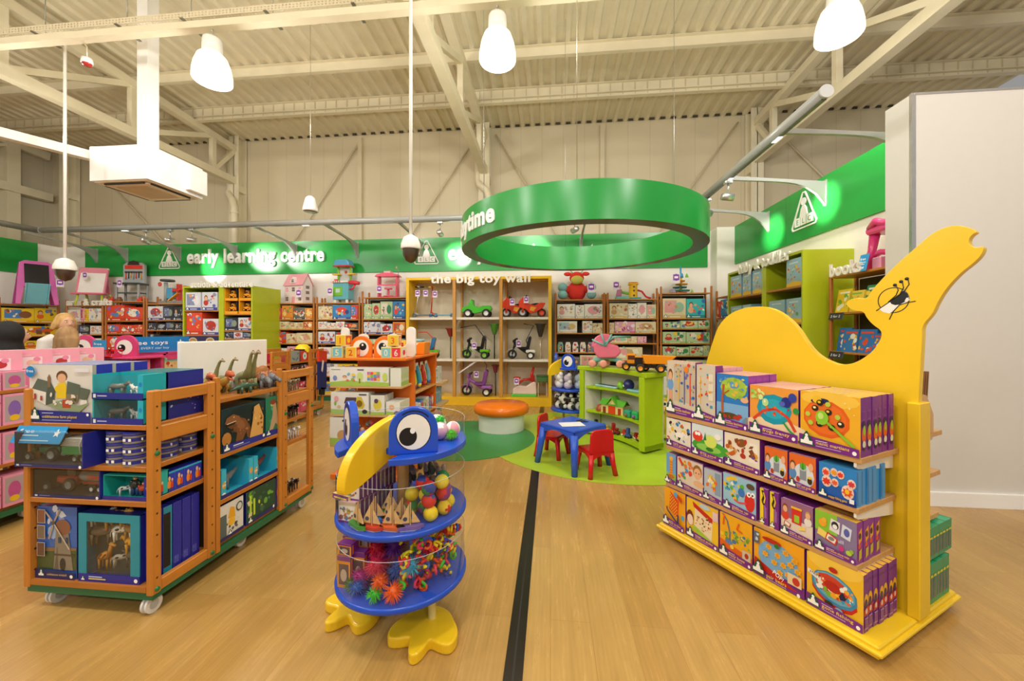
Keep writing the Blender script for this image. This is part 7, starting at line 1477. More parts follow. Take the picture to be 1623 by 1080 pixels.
g = G('plastic'); g.prism([(-.26, 1.16), (.28, 1.16), (.26, 1.26), (.2, 1.34), (-.18, 1.34), (-.24, 1.26)], -.14, .14, '#5AA8D0', ax='y'); g.build('hood', t, bevel=.02)
g = G('plastic'); g.box(-.27, -.15, 1.13, .29, .15, 1.165, '#D8404A', b=.008); g.build('hood_rim', t)
g = G('plastic'); g.cyl(-.2, -.08, .68, .74, .05, '#D8382E', n=12); g.ball(.05, .05, .98, .04, '#C8402A', n=8, k=5); g.build('pot', t)
pcard(-4.41, 7.33, 2.12, 'purple price card beside the toy kitchen', 1.2)
# pink salon
t = thing('toy_salon_stand', 'pink open toy stall with roof and small round seat', 'toy stall', (-3.25, 7.47, 2.07))
PK2 = '#E8607E'
for a in (-.27, .27): g = G('plastic'); g.box(a-.02, -.1, 0, a+.02, .1, .6, PK2, b=.008); g.build('side_post', t)
g = G('plastic'); g.prism([(-.36, .6), (.36, .6), (.3, .66), (.14, .7), (-.14, .7), (-.3, .66)], -.14, .14, PK2, ax='y'); g.box(-.1, -.1, .7, .1, .1, .76, '#EDB8C0', b=.01); g.build('roof', t, bevel=.006)
g = G('plastic'); g.box(-.27, -.09, .34, .27, -.06, .38, PK2); g.box(-.27, -.1, .0, .27, .1, .03, PK2); g.build('counter', t)
g = G('plastic'); g.cyl(0, 0, .03, .06, .14, PK2, n=16); g.cyl(0, 0, .06, .24, .03, PK2, n=10); g.cyl(0, 0, .24, .28, .11, PK2, n=16); g.build('round_seat', t)
g = G('plastic'); g.tube([(.3, 0, .62), (.3, 0, .8), (.26, 0, .86)], .008, '#8A8A84', n=5); g.ball(.25, -.02, .86, .035, '#C8A890', n=8, k=5, sc=(.7, 1, 1.3)); g.build('mirror', t)
pcard(-3.40, 7.38, 2.16, 'purple price card on the pink toy stall', 1.2)
# red cow plush
t = thing('plush_cow', 'big red plush cow with pale blue paws and yellow muzzle, sitting', 'plush toy', (.5, 7.47, 1.995))
def plush(name, c, blobs):
    g = G('fabric')
    for b in blobs: g.ball(*b[:4], c, n=16, sc=b[4] if len(b) > 4 else (1, 1, 1), k=10)
    return g.build(name, t)
plush('body', '#D8342A', [(0, .02, .17, .17, (1.05, .75, 1.15)), (-.18, -.02, .2, .07, (1.3, .8, 1)), (.18, -.02, .2, .07, (1.3, .8, 1))]); plush('head', '#D8342A', [(0, -.02, .42, .12, (1.15, .85, 1)), (-.17, 0, .5, .05, (1.5, .6, .8)), (.17, 0, .5, .05, (1.5, .6, .8))]); plush('muzzle', '#C8C05A', [(0, -.1, .37, .095, (1.25, .7, .9))])
for nm, a, z in (('paw', -.27, .24), ('paw', .27, .24), ('foot', -.27, .1), ('foot', .27, .1)): plush(nm, '#8AC0C8', [(a, -.06, z, .09)])
g = G('fabric'); g.tube([(-.08, 0, .52), (-.12, 0, .56)], [.02, .006], '#8AC07A', n=6); g.tube([(.08, 0, .52), (.12, 0, .56)], [.02, .006], '#8AC07A', n=6); g.build('horns', t)
pcard(.76, 7.31, 2.12, 'purple price card on the red plush cow', 1.5)
# tower playset
t = thing('tower_playset', 'yellow tower toy with red slide and green fence', 'playset', (1.5, 7.47, 1.995))
g = G('plastic'); g.cyl(.06, 0, 0, .3, .09, '#F2C01E', n=16); g.box(-.04, -.09, .3, .16, .09, .34, '#F2B01E', b=.01); g.cyl(.06, 0, .34, .36, .1, '#E8A01E', n=16)
for z in (.08, .18, .26): g.lathe([(0, -.094), (.022, -.094), (.022, -.085)], '#5A2A1E', n=10, c=(.06, 0, z), ax='y', smooth=False)
g.build('tower', t)
g = G('plastic'); g.tube([(.14, 0, .2), (.24, 0, .17), (.32, 0, .06), (.42, 0, .02)], .02, '#C82E3A', n=8); g.build('slide', t)
g = G('plastic'); g.tube([(-.18, 0, .16), (-.05, 0, .13), (0, 0, .14)], .03, '#8AC04A', n=8); g.box(-.3, -.09, 0, -.02, .09, .06, '#7AC8B8', b=.01); g.box(.0, -.12, 0, .2, -.09, .04, '#3AA0A8'); g.build('fence', t)
g = G('plastic'); g.tube([(-.24, 0, .06), (-.22, 0, .22)], [.06, .05], '#D888B8', n=9); g.ball(-.22, 0, .27, .035, '#E8B89A', n=8, k=5); g.build('figure', t)
pcard(1.22, 7.34, 2.17, 'purple price card beside the yellow toy tower', 1.3)
# ramp
t = thing('stacking_ramp_toy', 'colourful stacked spiral ramp toy with blue mast', 'playset', (2.42, 7.47, 2.10))
for k in range(4):
    g = G('plastic'); g.lathe([(.04, .05+.07*k), (.16-.02*k, .045+.07*k), (.17-.02*k, .075+.07*k)], ['#3AA0A8', '#2E7A8A', '#F2B02E', '#F2A03A'][k], n=16, c=(.02*(-1)**k, 0, 0)); g.build('ramp', t)
g = G('plastic'); g.tube([(0, 0, 0), (0, 0, .36)], .03, '#F2C52E', n=9); g.build('core', t)
g = G('plastic'); g.lathe([(0, .34), (.06, .35), (.05, .42), (.02, .46), (.02, .58), (0, .59)], '#4A9ACC', n=12); g.build('mast', t)
g = G('plastic'); g.lathe([(.04, .36), (.02, .42), (0, .45)], '#7AC04A', n=8, c=(.13, 0, 0)); g.lathe([(.04, 0), (.02, .06), (0, .1)], '#8AC84A', n=8, c=(.24, 0, 0)); g.build('tree', t)
g = G('plastic'); g.box(-.22, -.08, 0, -.12, .06, .1, '#A8A0B8', b=.02); g.box(-.1, -.1, 0, .1, .0, .03, '#E86A3A'); g.build('car', t)
pcard(2.3, 7.34, 2.28, 'purple price card on the stacking ramp toy', 1.5)
# arts letters
g = G('paint'); g.text('arts & crafts', 0, 0, .2, '#F5F3EA', depth=.02, bold=.045); o = g.build('shelf_lettering'); o.location = (-10.35, 7.29, 1.952); tag(o, 'raised white arts and crafts lettering in front of the white easel', 'lettering')
g = G('paint'); g.box(0, .004, -.01, 1.0, .012, .0, '#F5F3EA'); bpy.data.objects.remove(bpy.data.objects['shelf_lettering']) if False else None

# ================================================================== ORANGE MONSTER STAND
FO = Fr(-2.01, 3.34)
ORG = '#EE7A1E'
t = thing('orange_display_stand', 'orange display stand with big cartoon eyes and white antennae', 'display stand', FO.w(0, 0))
g = G('paint'); g.box(0, 0, .04, .70, 1.0, .09, ORG, b=.006); g.build('base', t)
g = G('paint'); g.box(.13, .26, .09, .70, .30, 1.13, ORG); g.build('end_panel', t)
g = G('paint'); g.box(.36, .30, .09, .40, 1.0, 1.13, ORG); g.build('centre_panel', t)
g = G('paint'); g.box(.13, .96, .09, .70, 1.0, 1.13, ORG); g.build('end_panel', t)
g = G('paint'); g.box(-.0, .0, 1.13, .72, .30, 1.155, ORG, b=.005); g.build('top_shelf', t)
g = G('paint'); g.box(.36, .3, 1.13, .72, 1.0, 1.155, ORG, b=.005); g.build('top_shelf', t)
for z in (.88, .62, .34): g = G('woodx'); g.box(.0, -.0, z, .68, .26, z+.02, '#D8B07A', b=.002); g.build('shelf', t)
for z in (.78, .52, .3): g = G('woody'); g.box(.40, .30, z, .70, .96, z+.02, '#D8A060', b=.002); g.build('shelf', t)
for sx in (-1, 1):
    g = G('paint'); g.T = TR(.36+sx*.115, .1, 1.155); pts = [(-.105, 0), (.105, 0)]+[(.105*math.cos(a*PI/14), .1+.1*math.sin(a*PI/14)) for a in range(15)]; g.prism(pts, 0, .028, ORG, ax='y'); ep = g.build('eye_plate', t, bevel=.004)
    g = G('card'); g.T = TR(.36+sx*.115, .0993, 1.155)
    for cx_, cz_, r_, c, y in ((0, .085, .078, '#F1EFEA', 0), (-sx*0+.02*sx*-1, .1, .036, '#14161C', -.0006), (-.01*sx+.008, .115, .01, '#F5F5F5', -.0012)): g.poly([(cx_+r_*math.cos(2*PI*i/20), y, max(.01, cz_+r_*math.sin(2*PI*i/20))) for i in range(20)], c)
    g.build('painted_eye', ep)
    g = G('paint'); g.T = TR(.36+sx*.33, .2, 1.155)
    pts = [(-.04, 0), (.04, 0), (.04, .24)]+[(.04*math.cos(a*PI/8), .24+.04*math.sin(a*PI/8)) for a in range(1, 8)]+[(-.04, .24)]
    if sx > 0: pts = [(-.1, 0), (.03, 0), (.045, .03), (.045, .24)]+[(.045*math.cos(a*PI/8), .24+.045*math.sin(a*PI/8)) for a in range(1, 8)]+[(-.045, .24), (-.045, .12), (-.1, .08)]
    g.prism(pts, 0, .03, '#F3F1EC', ax='y'); g.build('antenna', t, bevel=.004)
    g = G('paint'); g.T = TR(.36+sx*.15, .21, 1.155); g.prism([(-.05, 0), (.05, 0)]+[(.05*math.cos(a*PI/8), .18+.04*math.sin(a*PI/8)) for a in range(9)], 0, .025, '#F3F1EC', ax='y'); g.build('white_ear', t)
GO = 'goods on the orange monster stand'
def d_baby(s): return [('r', 0, 0, 1, 1, '#E8E9E4'), ('p', [(0, 0), (1, 0), (1, .22), (.6, .3), (0, .2)], '#A8CC5A'), ('e', .85, .5, .09, .25, '#C8E08A'), ('r', .82, .15, .86, .4, '#8A7A3A')]+child_art(.42, .36, .07, '#F0E8C8', '#8A5A2A')+[('e', .15, .42, .06, .14, '#7A94C8'), ('e', .65, .35, .05, .09, '#A8B84A'), ('r', .05, .86, .3, .9, '#A0A0A0'), ('r', .78, .84, .96, .9, '#5A5A6A'), ('n', s, 6, .5, .3, .75, .7, .04, ['#E8786A', '#7AB8D0', '#F2D24A'])]
def d_blk(s): return [('r', 0, 0, 1, 1, '#E8E9E4'), ('p', [(0, 0), (1, 0), (1, .2), (0, .26)], '#A8CC5A')]+[('r', .08+.14*i, .3+.16*j, .2+.14*i, .45+.16*j, ['#E85A4A', '#5AA8D8', '#F2C04A', '#C87AB8', '#8AC85A'][(i*2+j+s) % 5]) for i in range(4) for j in range(3)]+[('e', .84, .5, .1, .24, '#C8DC6A')]
for k, (x, w, sp) in enumerate(((.18, .34, d_baby(1)), (.46, .22, d_blk(1)))):
    carton(('white and green baby toy box' if k == 0 else 'building block picture box')+', top row of orange stand', w, .17, .1, '#E4E8DC', sp, FO, x-.01, .0, .90, GO)
for k in range(4): carton('green and white slim box receding behind the block box, orange stand', .1, .165, .045, '#DCE4CC', [('r', 0, 0, 1, 1, '#E4E8DC')], FO, .625, .0+.048*k, .90, GO, side=[('r', 0, 0, 1, 1, '#D8E4C0'), ('p', [(0, 0), (1, 0), (1, .3), (0, .2)], '#A8CC5A'), ('e', .5, .55, .3, .16, '#C8DC8A')])
def d_van(): return [('r', 0, 0, 1, 1, '#E8E9E6'), ('p', [(0, 0), (1, 0), (1, .18), (0, .24)], '#A8CC7A'), ('p', [(.35, .5), (.4, .78), (.68, .78), (.68, .5)], '#5A4A52'), ('p', [(.62, .3), (.7, .82), (.82, .8), (.9, .45), (.86, .26)], '#D0C04A'), ('e', .76, .5, .08, .16, '#8A6A2A'), ('e', .9, .14, .07, .1, '#3A3A3A'), ('e', .15, .7, .06, .14, '#E8A8B0'), ('e', .12, .5, .03, .1, '#8AC05A'), ('e', .22, .35, .05, .08, '#D8C89A'), ('r', .75, .88, .95, .94, '#5A5A6A')]
carton('wide white box with yellow buggy, second row of orange stand', .36, .2, .12, '#E4E8DC', d_van(), FO, .19, .0, .64, GO)
for k in range(3): carton('white and yellow toy box beside the buggy box, orange stand', .13, .18, .06, '#E4E6DC', [('r', 0, 0, 1, 1, '#E4E6DC'), ('e', .5, .5, .3, .3, '#D8CC4A'), ('e', .4, .7, .15, .12, '#5A4A6A'), ('r', 0, 0, 1, .15, '#A8CC5A')], FO, .455, .0+.07*k, .64, GO, top=[('r', 0, 0, 1, 1, '#5A5A58')])
for k in range(5): carton('low white and green box at right end, second row of orange stand', .13, .12, .042, '#E4E8DC', [('r', 0, 0, 1, 1, '#E6E8E0'), ('e', .4, .6, .2, .2, '#E8B48C'), ('p', [(0, 0), (1, 0), (1, .2), (0, .3)], '#A8CC5A')], FO, .60, .0+.048*k, .64, GO, side=[('r', 0, 0, 1, 1, '#DDE4CC'), ('r', 0, 0, 1, .25, '#A8CC5A')])
carton('white and green toy box, third row of orange stand', .2, .25, .14, '#E6E8E0', [('r', 0, 0, 1, 1, '#E6E8E0'), ('r', 0, 0, 1, .25, '#A8CC5A'), ('e', .6, .35, .25, .2, '#C8A06A'), ('r', .6, .85, .8, .92, '#3A3A5A'), ('e', .88, .88, .06, .04, '#D8304A')], FO, .1, .0, .36, GO)
for k in range(6):
    g = G('plastic'); q = random.Random(400+k)
    for m_ in range(9): g.ball(q.uniform(-.035, .035), q.uniform(-.02, .02), q.uniform(.02, .2), .022, q.choice(['#D8B0A0', '#8A8A84', '#E8642E', '#C8C0C8', '#6A5A5A', '#D8402A']), n=7, k=4)
    inb = g.build('bagged_toy'); inb.location = FO.w(.25+.075*k, .04+.05*(k % 2), .36); tag(inb, 'shiny bagged toy on the third row of orange stand', 'toy', 'bagged toys on the orange stand')
def numcube(x, y, z, s, c, n, pc, rz=0):
    g = G('card'); g.T = TR(rz=rz); g.box(-s/2, -s/2, 0, s/2, s/2, s, '#F0D87A', b=.003); art(g, s, s, [('r', .08, .08, .92, .92, c), ('t', n, .28, .2, .8, pc)], TR(0, -s/2-.0003, 0)); art(g, s, s, [('r', .08, .08, .92, .92, pc), ('e', .5, .5, .25, .25, c)], TR(s/2+.0003, 0, 0, rz=PI/2))
    o = g.build('number_block'); o.location = FO.w(x, y, z); return o
for i, (x, z, c, n, pc) in enumerate(((.07, 1.155, '#7AC0D0', '5', '#F2E8B0'), (.11, 1.265, '#F2C01E', '1', '#D8502A'), (.2, 1.155, '#F2B82E', '2', '#D8402A'), (.545, 1.155, '#8AC8D0', '0', '#E8F0D8'), (.60, 1.265, '#F2C52E', '3', '#E85A2A'), (.64, 1.155, '#E83A4A', '6', '#F2E8D8'))):
    tag(numcube(x-.01, .06, z, .10, c, n, pc, .1*(-1)**i), ['pale blue number block, left end of orange stand top', 'yellow number one block stacked at left', 'orange number block beside the left eye', 'pale blue number block beside the right eye', 'yellow number block stacked at right', 'red number block at right end of orange stand top'][i], 'toy block', 'number blocks on the orange stand')
# right hand side goods: x runs away, front faces +X
FOS = FO.sub(.70, .30, 0, PI/2)
for k in range(8):
    c = ['#E8D83A', '#8AB83A', '#3A9AC0', '#F2C52E', '#C8382E', '#F0E05A', '#7AB0C8', '#E87A3A'][k]
    g = G('plastic'); g.tube([(0, .02, .24), (-.005, 0, .16), (.005, -.005, .08), (0, .0, 0.02)], [.018, .026, .03, .012], c, n=8); g.ball(0, -.01, .05, .024, ['#3A6AC0', '#C8382E', '#F2D24A'][k % 3], n=8, k=5)
    g.box(-.03, .02, .2, .03, .024, .27, '#E8ECE0'); o = g.build('hanging_toy'); o.location = FOS.w(.05+.075*k, .04+.02*(k % 2), .80); o.rotation_euler.z = FOS.rz
    tag(o, 'colourful carded toy on top row, right side of orange stand', 'toy', 'carded toys on the side of the orange stand')
for k in range(7): rbox(FOS, .05+.088*k, .01, .54, .08, .15-.02*(k % 2), .12, ['m', 'w', 'b', 'g', 'w', 'b', 'r'][k], 'second row, right side of orange stand', GO)
for k in range(6):
    sp = [[('r', 0, 0, 1, 1, '#3A2A4A')]+[('r', .1, .1+.2*j, .9, .22+.2*j, ['#E03A2A', '#F2C52E', '#3AA04A', '#3A6AC8'][j]) for j in range(4)], [('r', 0, 0, 1, 1, '#E8D85A'), ('p', [(.2, .2), (.8, .7), (.7, .8), (.2, .4)], '#8AA03A')], [('r', 0, 0, 1, 1, '#E8D88A'), ('e', .5, .5, .3, .22, '#3A8A3A')], [('r', 0, 0, 1, 1, '#E8D88A'), ('e', .5, .5, .26, .24, '#C8302A')], [('r', 0, 0, 1, 1, '#E8D88A'), ('e', .5, .5, .3, .24, '#4AA03A')], [('r', 0, 0, 1, 1, '#E8D85A'), ('n', 5, 6, .2, .2, .8, .8, .12, ['#C8402A', '#3A8A3A'])]][k]
    carton('yellow picture card box in third row, right side of orange stand', .095, .165, .1, '#E0C84A', sp, FOS, .06+.104*k, .01, .32, GO)
for k in range(6): rbox(FOS, .06+.104*k, .01, .09, .095, .16, .12, ['r', 'd', 'w', 'w', 's', 'r'][k], 'lowest row, right side of orange stand', GO)
t = thing('toy_tool_case', 'orange toy case with pale blue lid on orange stand', 'toy case', FO.w(.58, .62, 1.155))
g = G('plastic'); g.prism([(-.13, 0), (.13, 0), (.14, .13), (-.14, .13)], -.1, .1, '#F08A1E', ax='y'); g.build('case', t, bevel=.01)
g = G('plastic'); g.box(-.07, -.06, .13, .09, .06, .16, '#8AC0D0', b=.01); g.build('lid', t); g = G('card'); g.poly([(-.02, -.103, .12), (.08, -.103, .12), (.03, -.103, .08)], '#F5EFE0'); g.build('paper_flap', t)
carton('yellow and red play box beside the orange toy case', .12, .15, .1, '#F2D24A', [('r', 0, 0, 1, 1, '#F2D24A'), ('r', .15, .15, .85, .85, '#B83A3A'), ('e', .5, .5, .2, .2, '#F5E8D0')], FO, .49, .42, 1.155, GO)
for k in range(5):
    for j, z in enumerate((.32, .54, .78, 0.09)):
        if k < 3: carton('pale carded bubble pack on far end of orange stand', .07, .18, .05, '#C8D4D8', [('r', 0, 0, 1, 1, ['#C8D4D8', '#5AA0C8', '#E0E0DC', '#8AB8C8'][j]), ('n', k*4+j, 6, .15, .2, .85, .85, .15, ['#E8E8E0', '#3A7AB0', '#8AB84A', '#D8C8A0'])], Fr(-1.30, 4.345+.08*k, PI/2), 0, .01, z+.02 if z > .1 else .0, GO) if j != 3 else None
g = G('paint'); g.box(-1.60, 4.345-.03, .05, -1.292, 4.62, .09, ORG); g.box(-1.6, 4.345, .09, -1.56, 4.62, 1.0, ORG)
for z in (.32, .54, .78): g.box(-1.56, 4.345-.03, z-.01, -1.24, 4.62, z+.02, '#D8B07A')
tag(g.build('end_rack'), 'narrow orange rack at the far end of the orange stand', 'rack')

# ================================================================== SECOND DUCK STAND, OTTOMAN, TABLE, CHAIRS
D2 = (.31, 5.80); duck(D2[0], D2[1], R(-62), 'small distant duck display stand beside the lime curved shelf')
F2 = Fr(D2[0], D2[1], R(-62))
q = random.Random(5)
for i in range(22):
    lay = i//11; a = 2*PI*(i % 11)/11; r = .2; rr = .055
    g = G('fabric'); g.ball(0, 0, rr, rr, ('#2A2624' if i % 2 else '#EDE8DE') if lay == 0 or True else 0, n=10, k=6); g.ball(.02, -.03, rr, rr*.6, '#EDE8DE' if i % 2 else '#2A2624', n=8, k=5); g.ball(0, -.02, rr*2, rr*.5, '#EDE8DE', n=8, k=5)
    o = g.build('soft_toy'); o.location = F2.w(r*math.cos(a), r*math.sin(a), .258+lay*.1); tag(o, 'black and white soft cow toy in lower bin of distant duck stand', 'soft toy', 'cow soft toys in the distant duck stand')
for i in range(16):
    a = 2*PI*(i % 8)/8; lay = i//8; c = ['#C8D8E8', '#E8D0DC', '#F0ECE8', '#D8C8E0'][i % 4]
    g = G('fabric'); g.ball(0, 0, .06, .06, c, n=10, k=6); g.ball(.02, -.03, .11, .035, '#F0ECE8', n=8, k=5); o = g.build('soft_toy'); o.location = F2.w(.2*math.cos(a), .2*math.sin(a), .558+lay*.1); tag(o, 'pastel soft toy in upper bin of distant duck stand', 'soft toy', 'pastel soft toys in the distant duck stand')

t = thing('round_stool', 'low round stool with orange cushion and white drum base', 'stool', (-.70, 5.47, 0))
g = G('paint'); g.cyl(0, 0, .006, .24, .325, '#F3F1EC', n=48); g.build('drum_base', t)
g = G('plastic'); g.lathe([(0, .235), (.36, .235), (.385, .25), (.395, .29), (.385, .34), (.355, .365), (0, .375)], '#F07A12', n=48); g.build('cushion', t)

TB = (.235, 4.10); TBR = R(44)
t = thing('play_table', 'blue plastic play table on the lime circle', 'table', (TB[0], TB[1], 0), TBR)
BL = '#2A5AD0'
g = G('plastic'); hw = .245
g.box(-hw, -hw, .405, hw, hw, .43, BL, b=.01)
for a in (0, 1, 2, 3):
    T0 = g.T; g.T = TR(rz=a*PI/2)
    pts = [(-hw, .41), (-hw+.0, .33)]+[(-hw+.05+.39*k/8, .335+.055*math.sin(PI*k/8)) for k in range(9)]+[(hw, .33), (hw, .41)]
    g.prism(pts, -hw, -hw+.02, BL, ax='y'); g.T = T0
g.build('table_top', t, bevel=.003)
for a in range(4):
    g = G('plastic'); g.T = TR(rz=a*PI/2); g.tube([(.215, .215, .38), (.24, .24, .2), (.265, .265, .005)], [.042, .034, .03], BL, n=12); g.build('leg', t)
g = G('card'); g.T = TR(rz=.35); 
for i in range(3): g.box(-.12+.01*i, -.09-.008*i, .0+.0015*i, .1+.01*i, .07, .0012+.0015*i, '#F2F4F6')
o = g.build('paper_sheets'); o.location = (TB[0]-.02, TB[1]-.05, .4302); o.rotation_euler.z = -.1; tag(o, 'white paper sheets lying on the blue play table', 'paper')
g = G('plastic'); 
for k in range(3): g.tube([(.0, .03*k, .008), (.09, .03*k+.02, .008)], .005, ['#1E1E22', '#2A2A2E', '#20202A'][k], n=6)
o = g.build('crayons'); 
bpy.data.objects.remove(o)
for k in range(3):
    g = G('plastic'); g.tube([(-.045, 0, .006), (.035, .01, .006), (.05, .012, .006)], [.005, .005, .002], '#1E1E22', n=6); o = g.build('crayon'); o.location = (TB[0]+.12-.02*k, TB[1]+.05+.03*k, .4302); o.rotation_euler.z = .3*k; tag(o, 'black crayon at the back of the blue table', 'crayon', 'black crayons on the play table')
RED = '#D0161E'
def chair(x, y, rz, label):
    t = thing('child_chair', label, 'chair', (x, y, 0), rz)
    g = G('plastic'); g.box(-.13, -.13, .225, .13, .13, .25, RED, b=.01)
    for a in range(4):
        T0 = g.T; g.T = TR(rz=a*PI/2); g.prism([(-.13, .24), (-.13, .17)]+[(-.09+.18*k/6, .18+.03*math.sin(PI*k/6)) for k in range(7)]+[(.13, .17), (.13, .24)], -.13, -.115, RED, ax='y'); g.T = T0
    g.build('seat', t)
    for a in range(4): g = G('plastic'); g.T = TR(rz=a*PI/2); g.tube([(.11, .11, .22), (.125, .125, .1), (.14, .14, .004)], [.028, .024, .024], RED, n=10); g.build('leg', t)
    g = G('plastic'); g.prism([(-.13, .23), (.13, .23), (.125, .4), (.11, .44), (.07, .455), (-.07, .455), (-.11, .44), (-.125, .4)], .105, .13, RED, ax='y'); g.build('backrest', t, bevel=.008)
    return t
chair(.02, 4.36, R(65), 'red plastic child chair left of the blue table, back outward')
chair(.44, 3.86, R(195+10), 'red plastic child chair in front right of the blue table')

# ================================================================== LIME CURVED SHELF
A_ = Vector((.40, 5.34)); B_ = Vector((1.06, 4.47)); ch = B_-A_; Ls = ch.length; rz = math.atan2(ch.y, ch.x)
FS = Fr(A_.x, A_.y, rz)
LG = '#A9C71E'
t = thing('curved_shelf_unit', 'low lime green curved shelf unit with toys on and in it', 'shelf unit', FS.w(0, 0), rz)
def arcpts(off, sag=.12, n=14, x0=0, x1=None):
    x1 = Ls if x1 is None else x1
    return [(x0+(x1-x0)*i/n, off+sag*math.sin(PI*i/n)) for i in range(n+1)]
def slab(x0, x1, f0, f1, sag): return arcpts(f0, sag, x0=x0, x1=x1)+arcpts(f1, sag*.6, x0=x0, x1=x1)[::-1]
g = G('paint'); g.prism(slab(-.03, Ls+.03, -.02, .34, .12), .87, .925, LG); g.build('top_panel', t, bevel=.006)
g = G('paint'); g.prism(slab(0, Ls, .0, .33, .12), .03, .09, LG); g.build('base_panel', t)
for z in (.66, .34): g = G('paint'); g.prism(slab(.03, Ls-.03, .015, .31, .12), z-.03, z, LG); g.build('shelf', t)
g = G('matte'); bpz = arcpts(.31, .07)+arcpts(.33, .07)[::-1]; g.prism(bpz, .09, .87, '#E9E4D8'); g.build('back_panel', t)
for x in (0, Ls-.08): g = G('paint'); g.box(x, -.01, .03, x+.08, .33, .87, LG, b=.004); g.build('side_panel', t)
g = G('matte'); g.box(.08, .02, .09, .084, .3, .87, '#F0ECE0'); g.build('inner_lining', t)
def on_s(g_or_t, x, y, z, r_=0):
    p = FS.w(x, y, z); return p
# pram
t = thing('doll_pram', 'pink and mint toy doll pram standing on the lime shelf', 'doll pram', FS.w(.34, .16, .925), -.15)
g = G('plastic'); g.prism([(-.16, .2), (-.17, .3), (-.1, .36), (.15, .28), (.19, .2), (.12, .13), (-.1, .12)], -.09, .09, '#E8738A', ax='y'); g.build('body', t, bevel=.02)
g = G('plastic'); g.prism([(.0, .27)]+[(-.02+.17*math.cos(R(a)), .27+.17*math.sin(R(a))) for a in range(62, 186, 12)], -.085, .085, '#E8738A', ax='y'); hd = g.build('hood', t, bevel=.015)
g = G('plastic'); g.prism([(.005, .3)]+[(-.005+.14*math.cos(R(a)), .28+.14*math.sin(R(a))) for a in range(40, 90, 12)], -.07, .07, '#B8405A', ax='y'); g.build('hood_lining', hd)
for k, a in enumerate((62, 105, 150)):
    c_, s_ = math.cos(R(a)), math.sin(R(a))
    g = G('plastic'); g.tube([(-.01, -.092, .28), (-.02+.16*c_, -.095, .27+.16*s_), (-.02+.18*c_, -.06, .27+.18*s_), (-.02+.18*c_, .06, .27+.18*s_), (-.02+.16*c_, .095, .27+.16*s_), (-.01, .092, .28)], .011, '#7AC0BC', n=7); g.build('hood_rib', hd)
g = G('plastic'); g.tube([(-.08, -.08, .28), (.1, -.08, .4), (.3, 0, .40), (.1, .08, .4), (-.08, .08, .28)], .013, '#7AB8B4', n=8); g.build('handle', t)
g = G('plastic'); g.tube([(-.17, 0, .08), (0, 0, .13), (.19, 0, .08)], .03, '#8ACFC4', n=8); g.build('chassis', t)
for a, b in ((-.18, -.08), (-.04, -.09), (.17, -.08), (-.16, .08), (.0, .08), (.19, .08)):
    g = G('plastic'); g.lathe([(0, -.02), (.03, -.024), (.05, -.014), (.05, .014), (.03, .024), (0, .02)], ['#F0A08A', '#F0A08A', '#8ACFC4', '#F0A08A', '#F0A08A'], n=14, ax='y', c=(a, b, .05)); g.build('wheel', t)
# construction vehicles
def vehicle(x, y, rz_, label, dump):
    t = thing('toy_truck', label, 'toy truck', FS.w(x, y, .925), rz_, 'yellow toy trucks on the lime shelf')
    for a, b in ((-.12, -.06), (.1, -.06), (-.12, .06), (.1, .06)): wheel_part(t, a, b, .048, .048, .036, '#1C1A18', '#F29A1E')
    g = G('plastic'); g.box(-.17, -.04, .05, .16, .04, .08, '#26221E', b=.004); g.build('chassis', t)
    if dump:
        g = G('plastic'); g.box(-.18, -.055, .075, -.09, .055, .17, '#2A2420', b=.008); g.box(-.175, -.06, .17, -.08, .06, .18, '#F29A1E', b=.003); g.build('cab', t)
        g = G('plastic'); g.prism([(-.07, .1), (.17, .1), (.27, .19), (-.1, .2)], -.065, .065, '#F2961E', ax='y'); g.build('tipper', t, bevel=.005)
    else:
        g = G('plastic'); g.box(-.05, -.05, .08, .16, .05, .13, '#F2961E', b=.01); g.build('body', t)
        g = G('plastic'); g.box(-.11, -.045, .08, -.01, .045, .2, '#F2961E', b=.006); g.box(-.1, -.047, .13, -.02, .047, .18, '#5A3018'); g.build('cab', t)
        g = G('plastic'); g.tube([(.14, 0, .1), (.22, 0, .09), (.27, 0, .06)], .018, '#2A2420', n=7); g.build('loader_arm', t)
vehicle(.83, .17, -.25, 'yellow toy tractor loader on the lime shelf, left one', False)
vehicle(1.06, .14, -.15, 'yellow toy dump truck on the lime shelf, right one', True)
# toys inside
def sm(name, label, cat, x, y, z, parts_, r_=0):
    t = thing(name, label, cat, FS.w(x, y, z), FS.rz+r_, None)
    for nm, fn in parts_: g = G('plastic'); fn(g); g.build(nm, t)
    return t
sm('toy_keyboard', 'pale blue flat toy instrument on upper shelf of the lime unit', 'toy', .33, .19, .66, [('body', lambda g: g.box(-.18, -.06, 0, .2, .06, .025, '#A8D0DC', b=.008)), ('keys', lambda g: [g.box(-.15+.03*k, -.04, .025, -.127+.03*k, .02, .03, '#4A5A6A') for k in range(10)])])
sm('toy_keyboard', 'pale teal flat toy at right end, upper shelf of the lime unit', 'toy', .86, .17, .66, [('body', lambda g: g.box(-.14, -.06, 0, .14, .06, .03, '#8AC4CC', b=.008))])
sm('toy_caterpillar', 'green and navy ball toy on upper shelf of the lime unit', 'toy', .62, .19, .66, [('green_balls', lambda g: [g.ball(-.06, 0, .05, .05, '#8AC82E', n=12, k=8), g.ball(-.02, -.03, .03, .03, '#7ABE2A', n=10, k=6)]), ('navy_ball', lambda g: [g.ball(.07, 0, .07, .07, '#2A2E6A', n=12, k=8), g.ball(.04, -.05, .06, .018, '#E8E8F0', n=8, k=5)])])
t = thing('toy_house', 'wooden toy farmhouse with green roofs on middle lime shelf', 'toy house', FS.w(.47, .17, .34), FS.rz+.2)
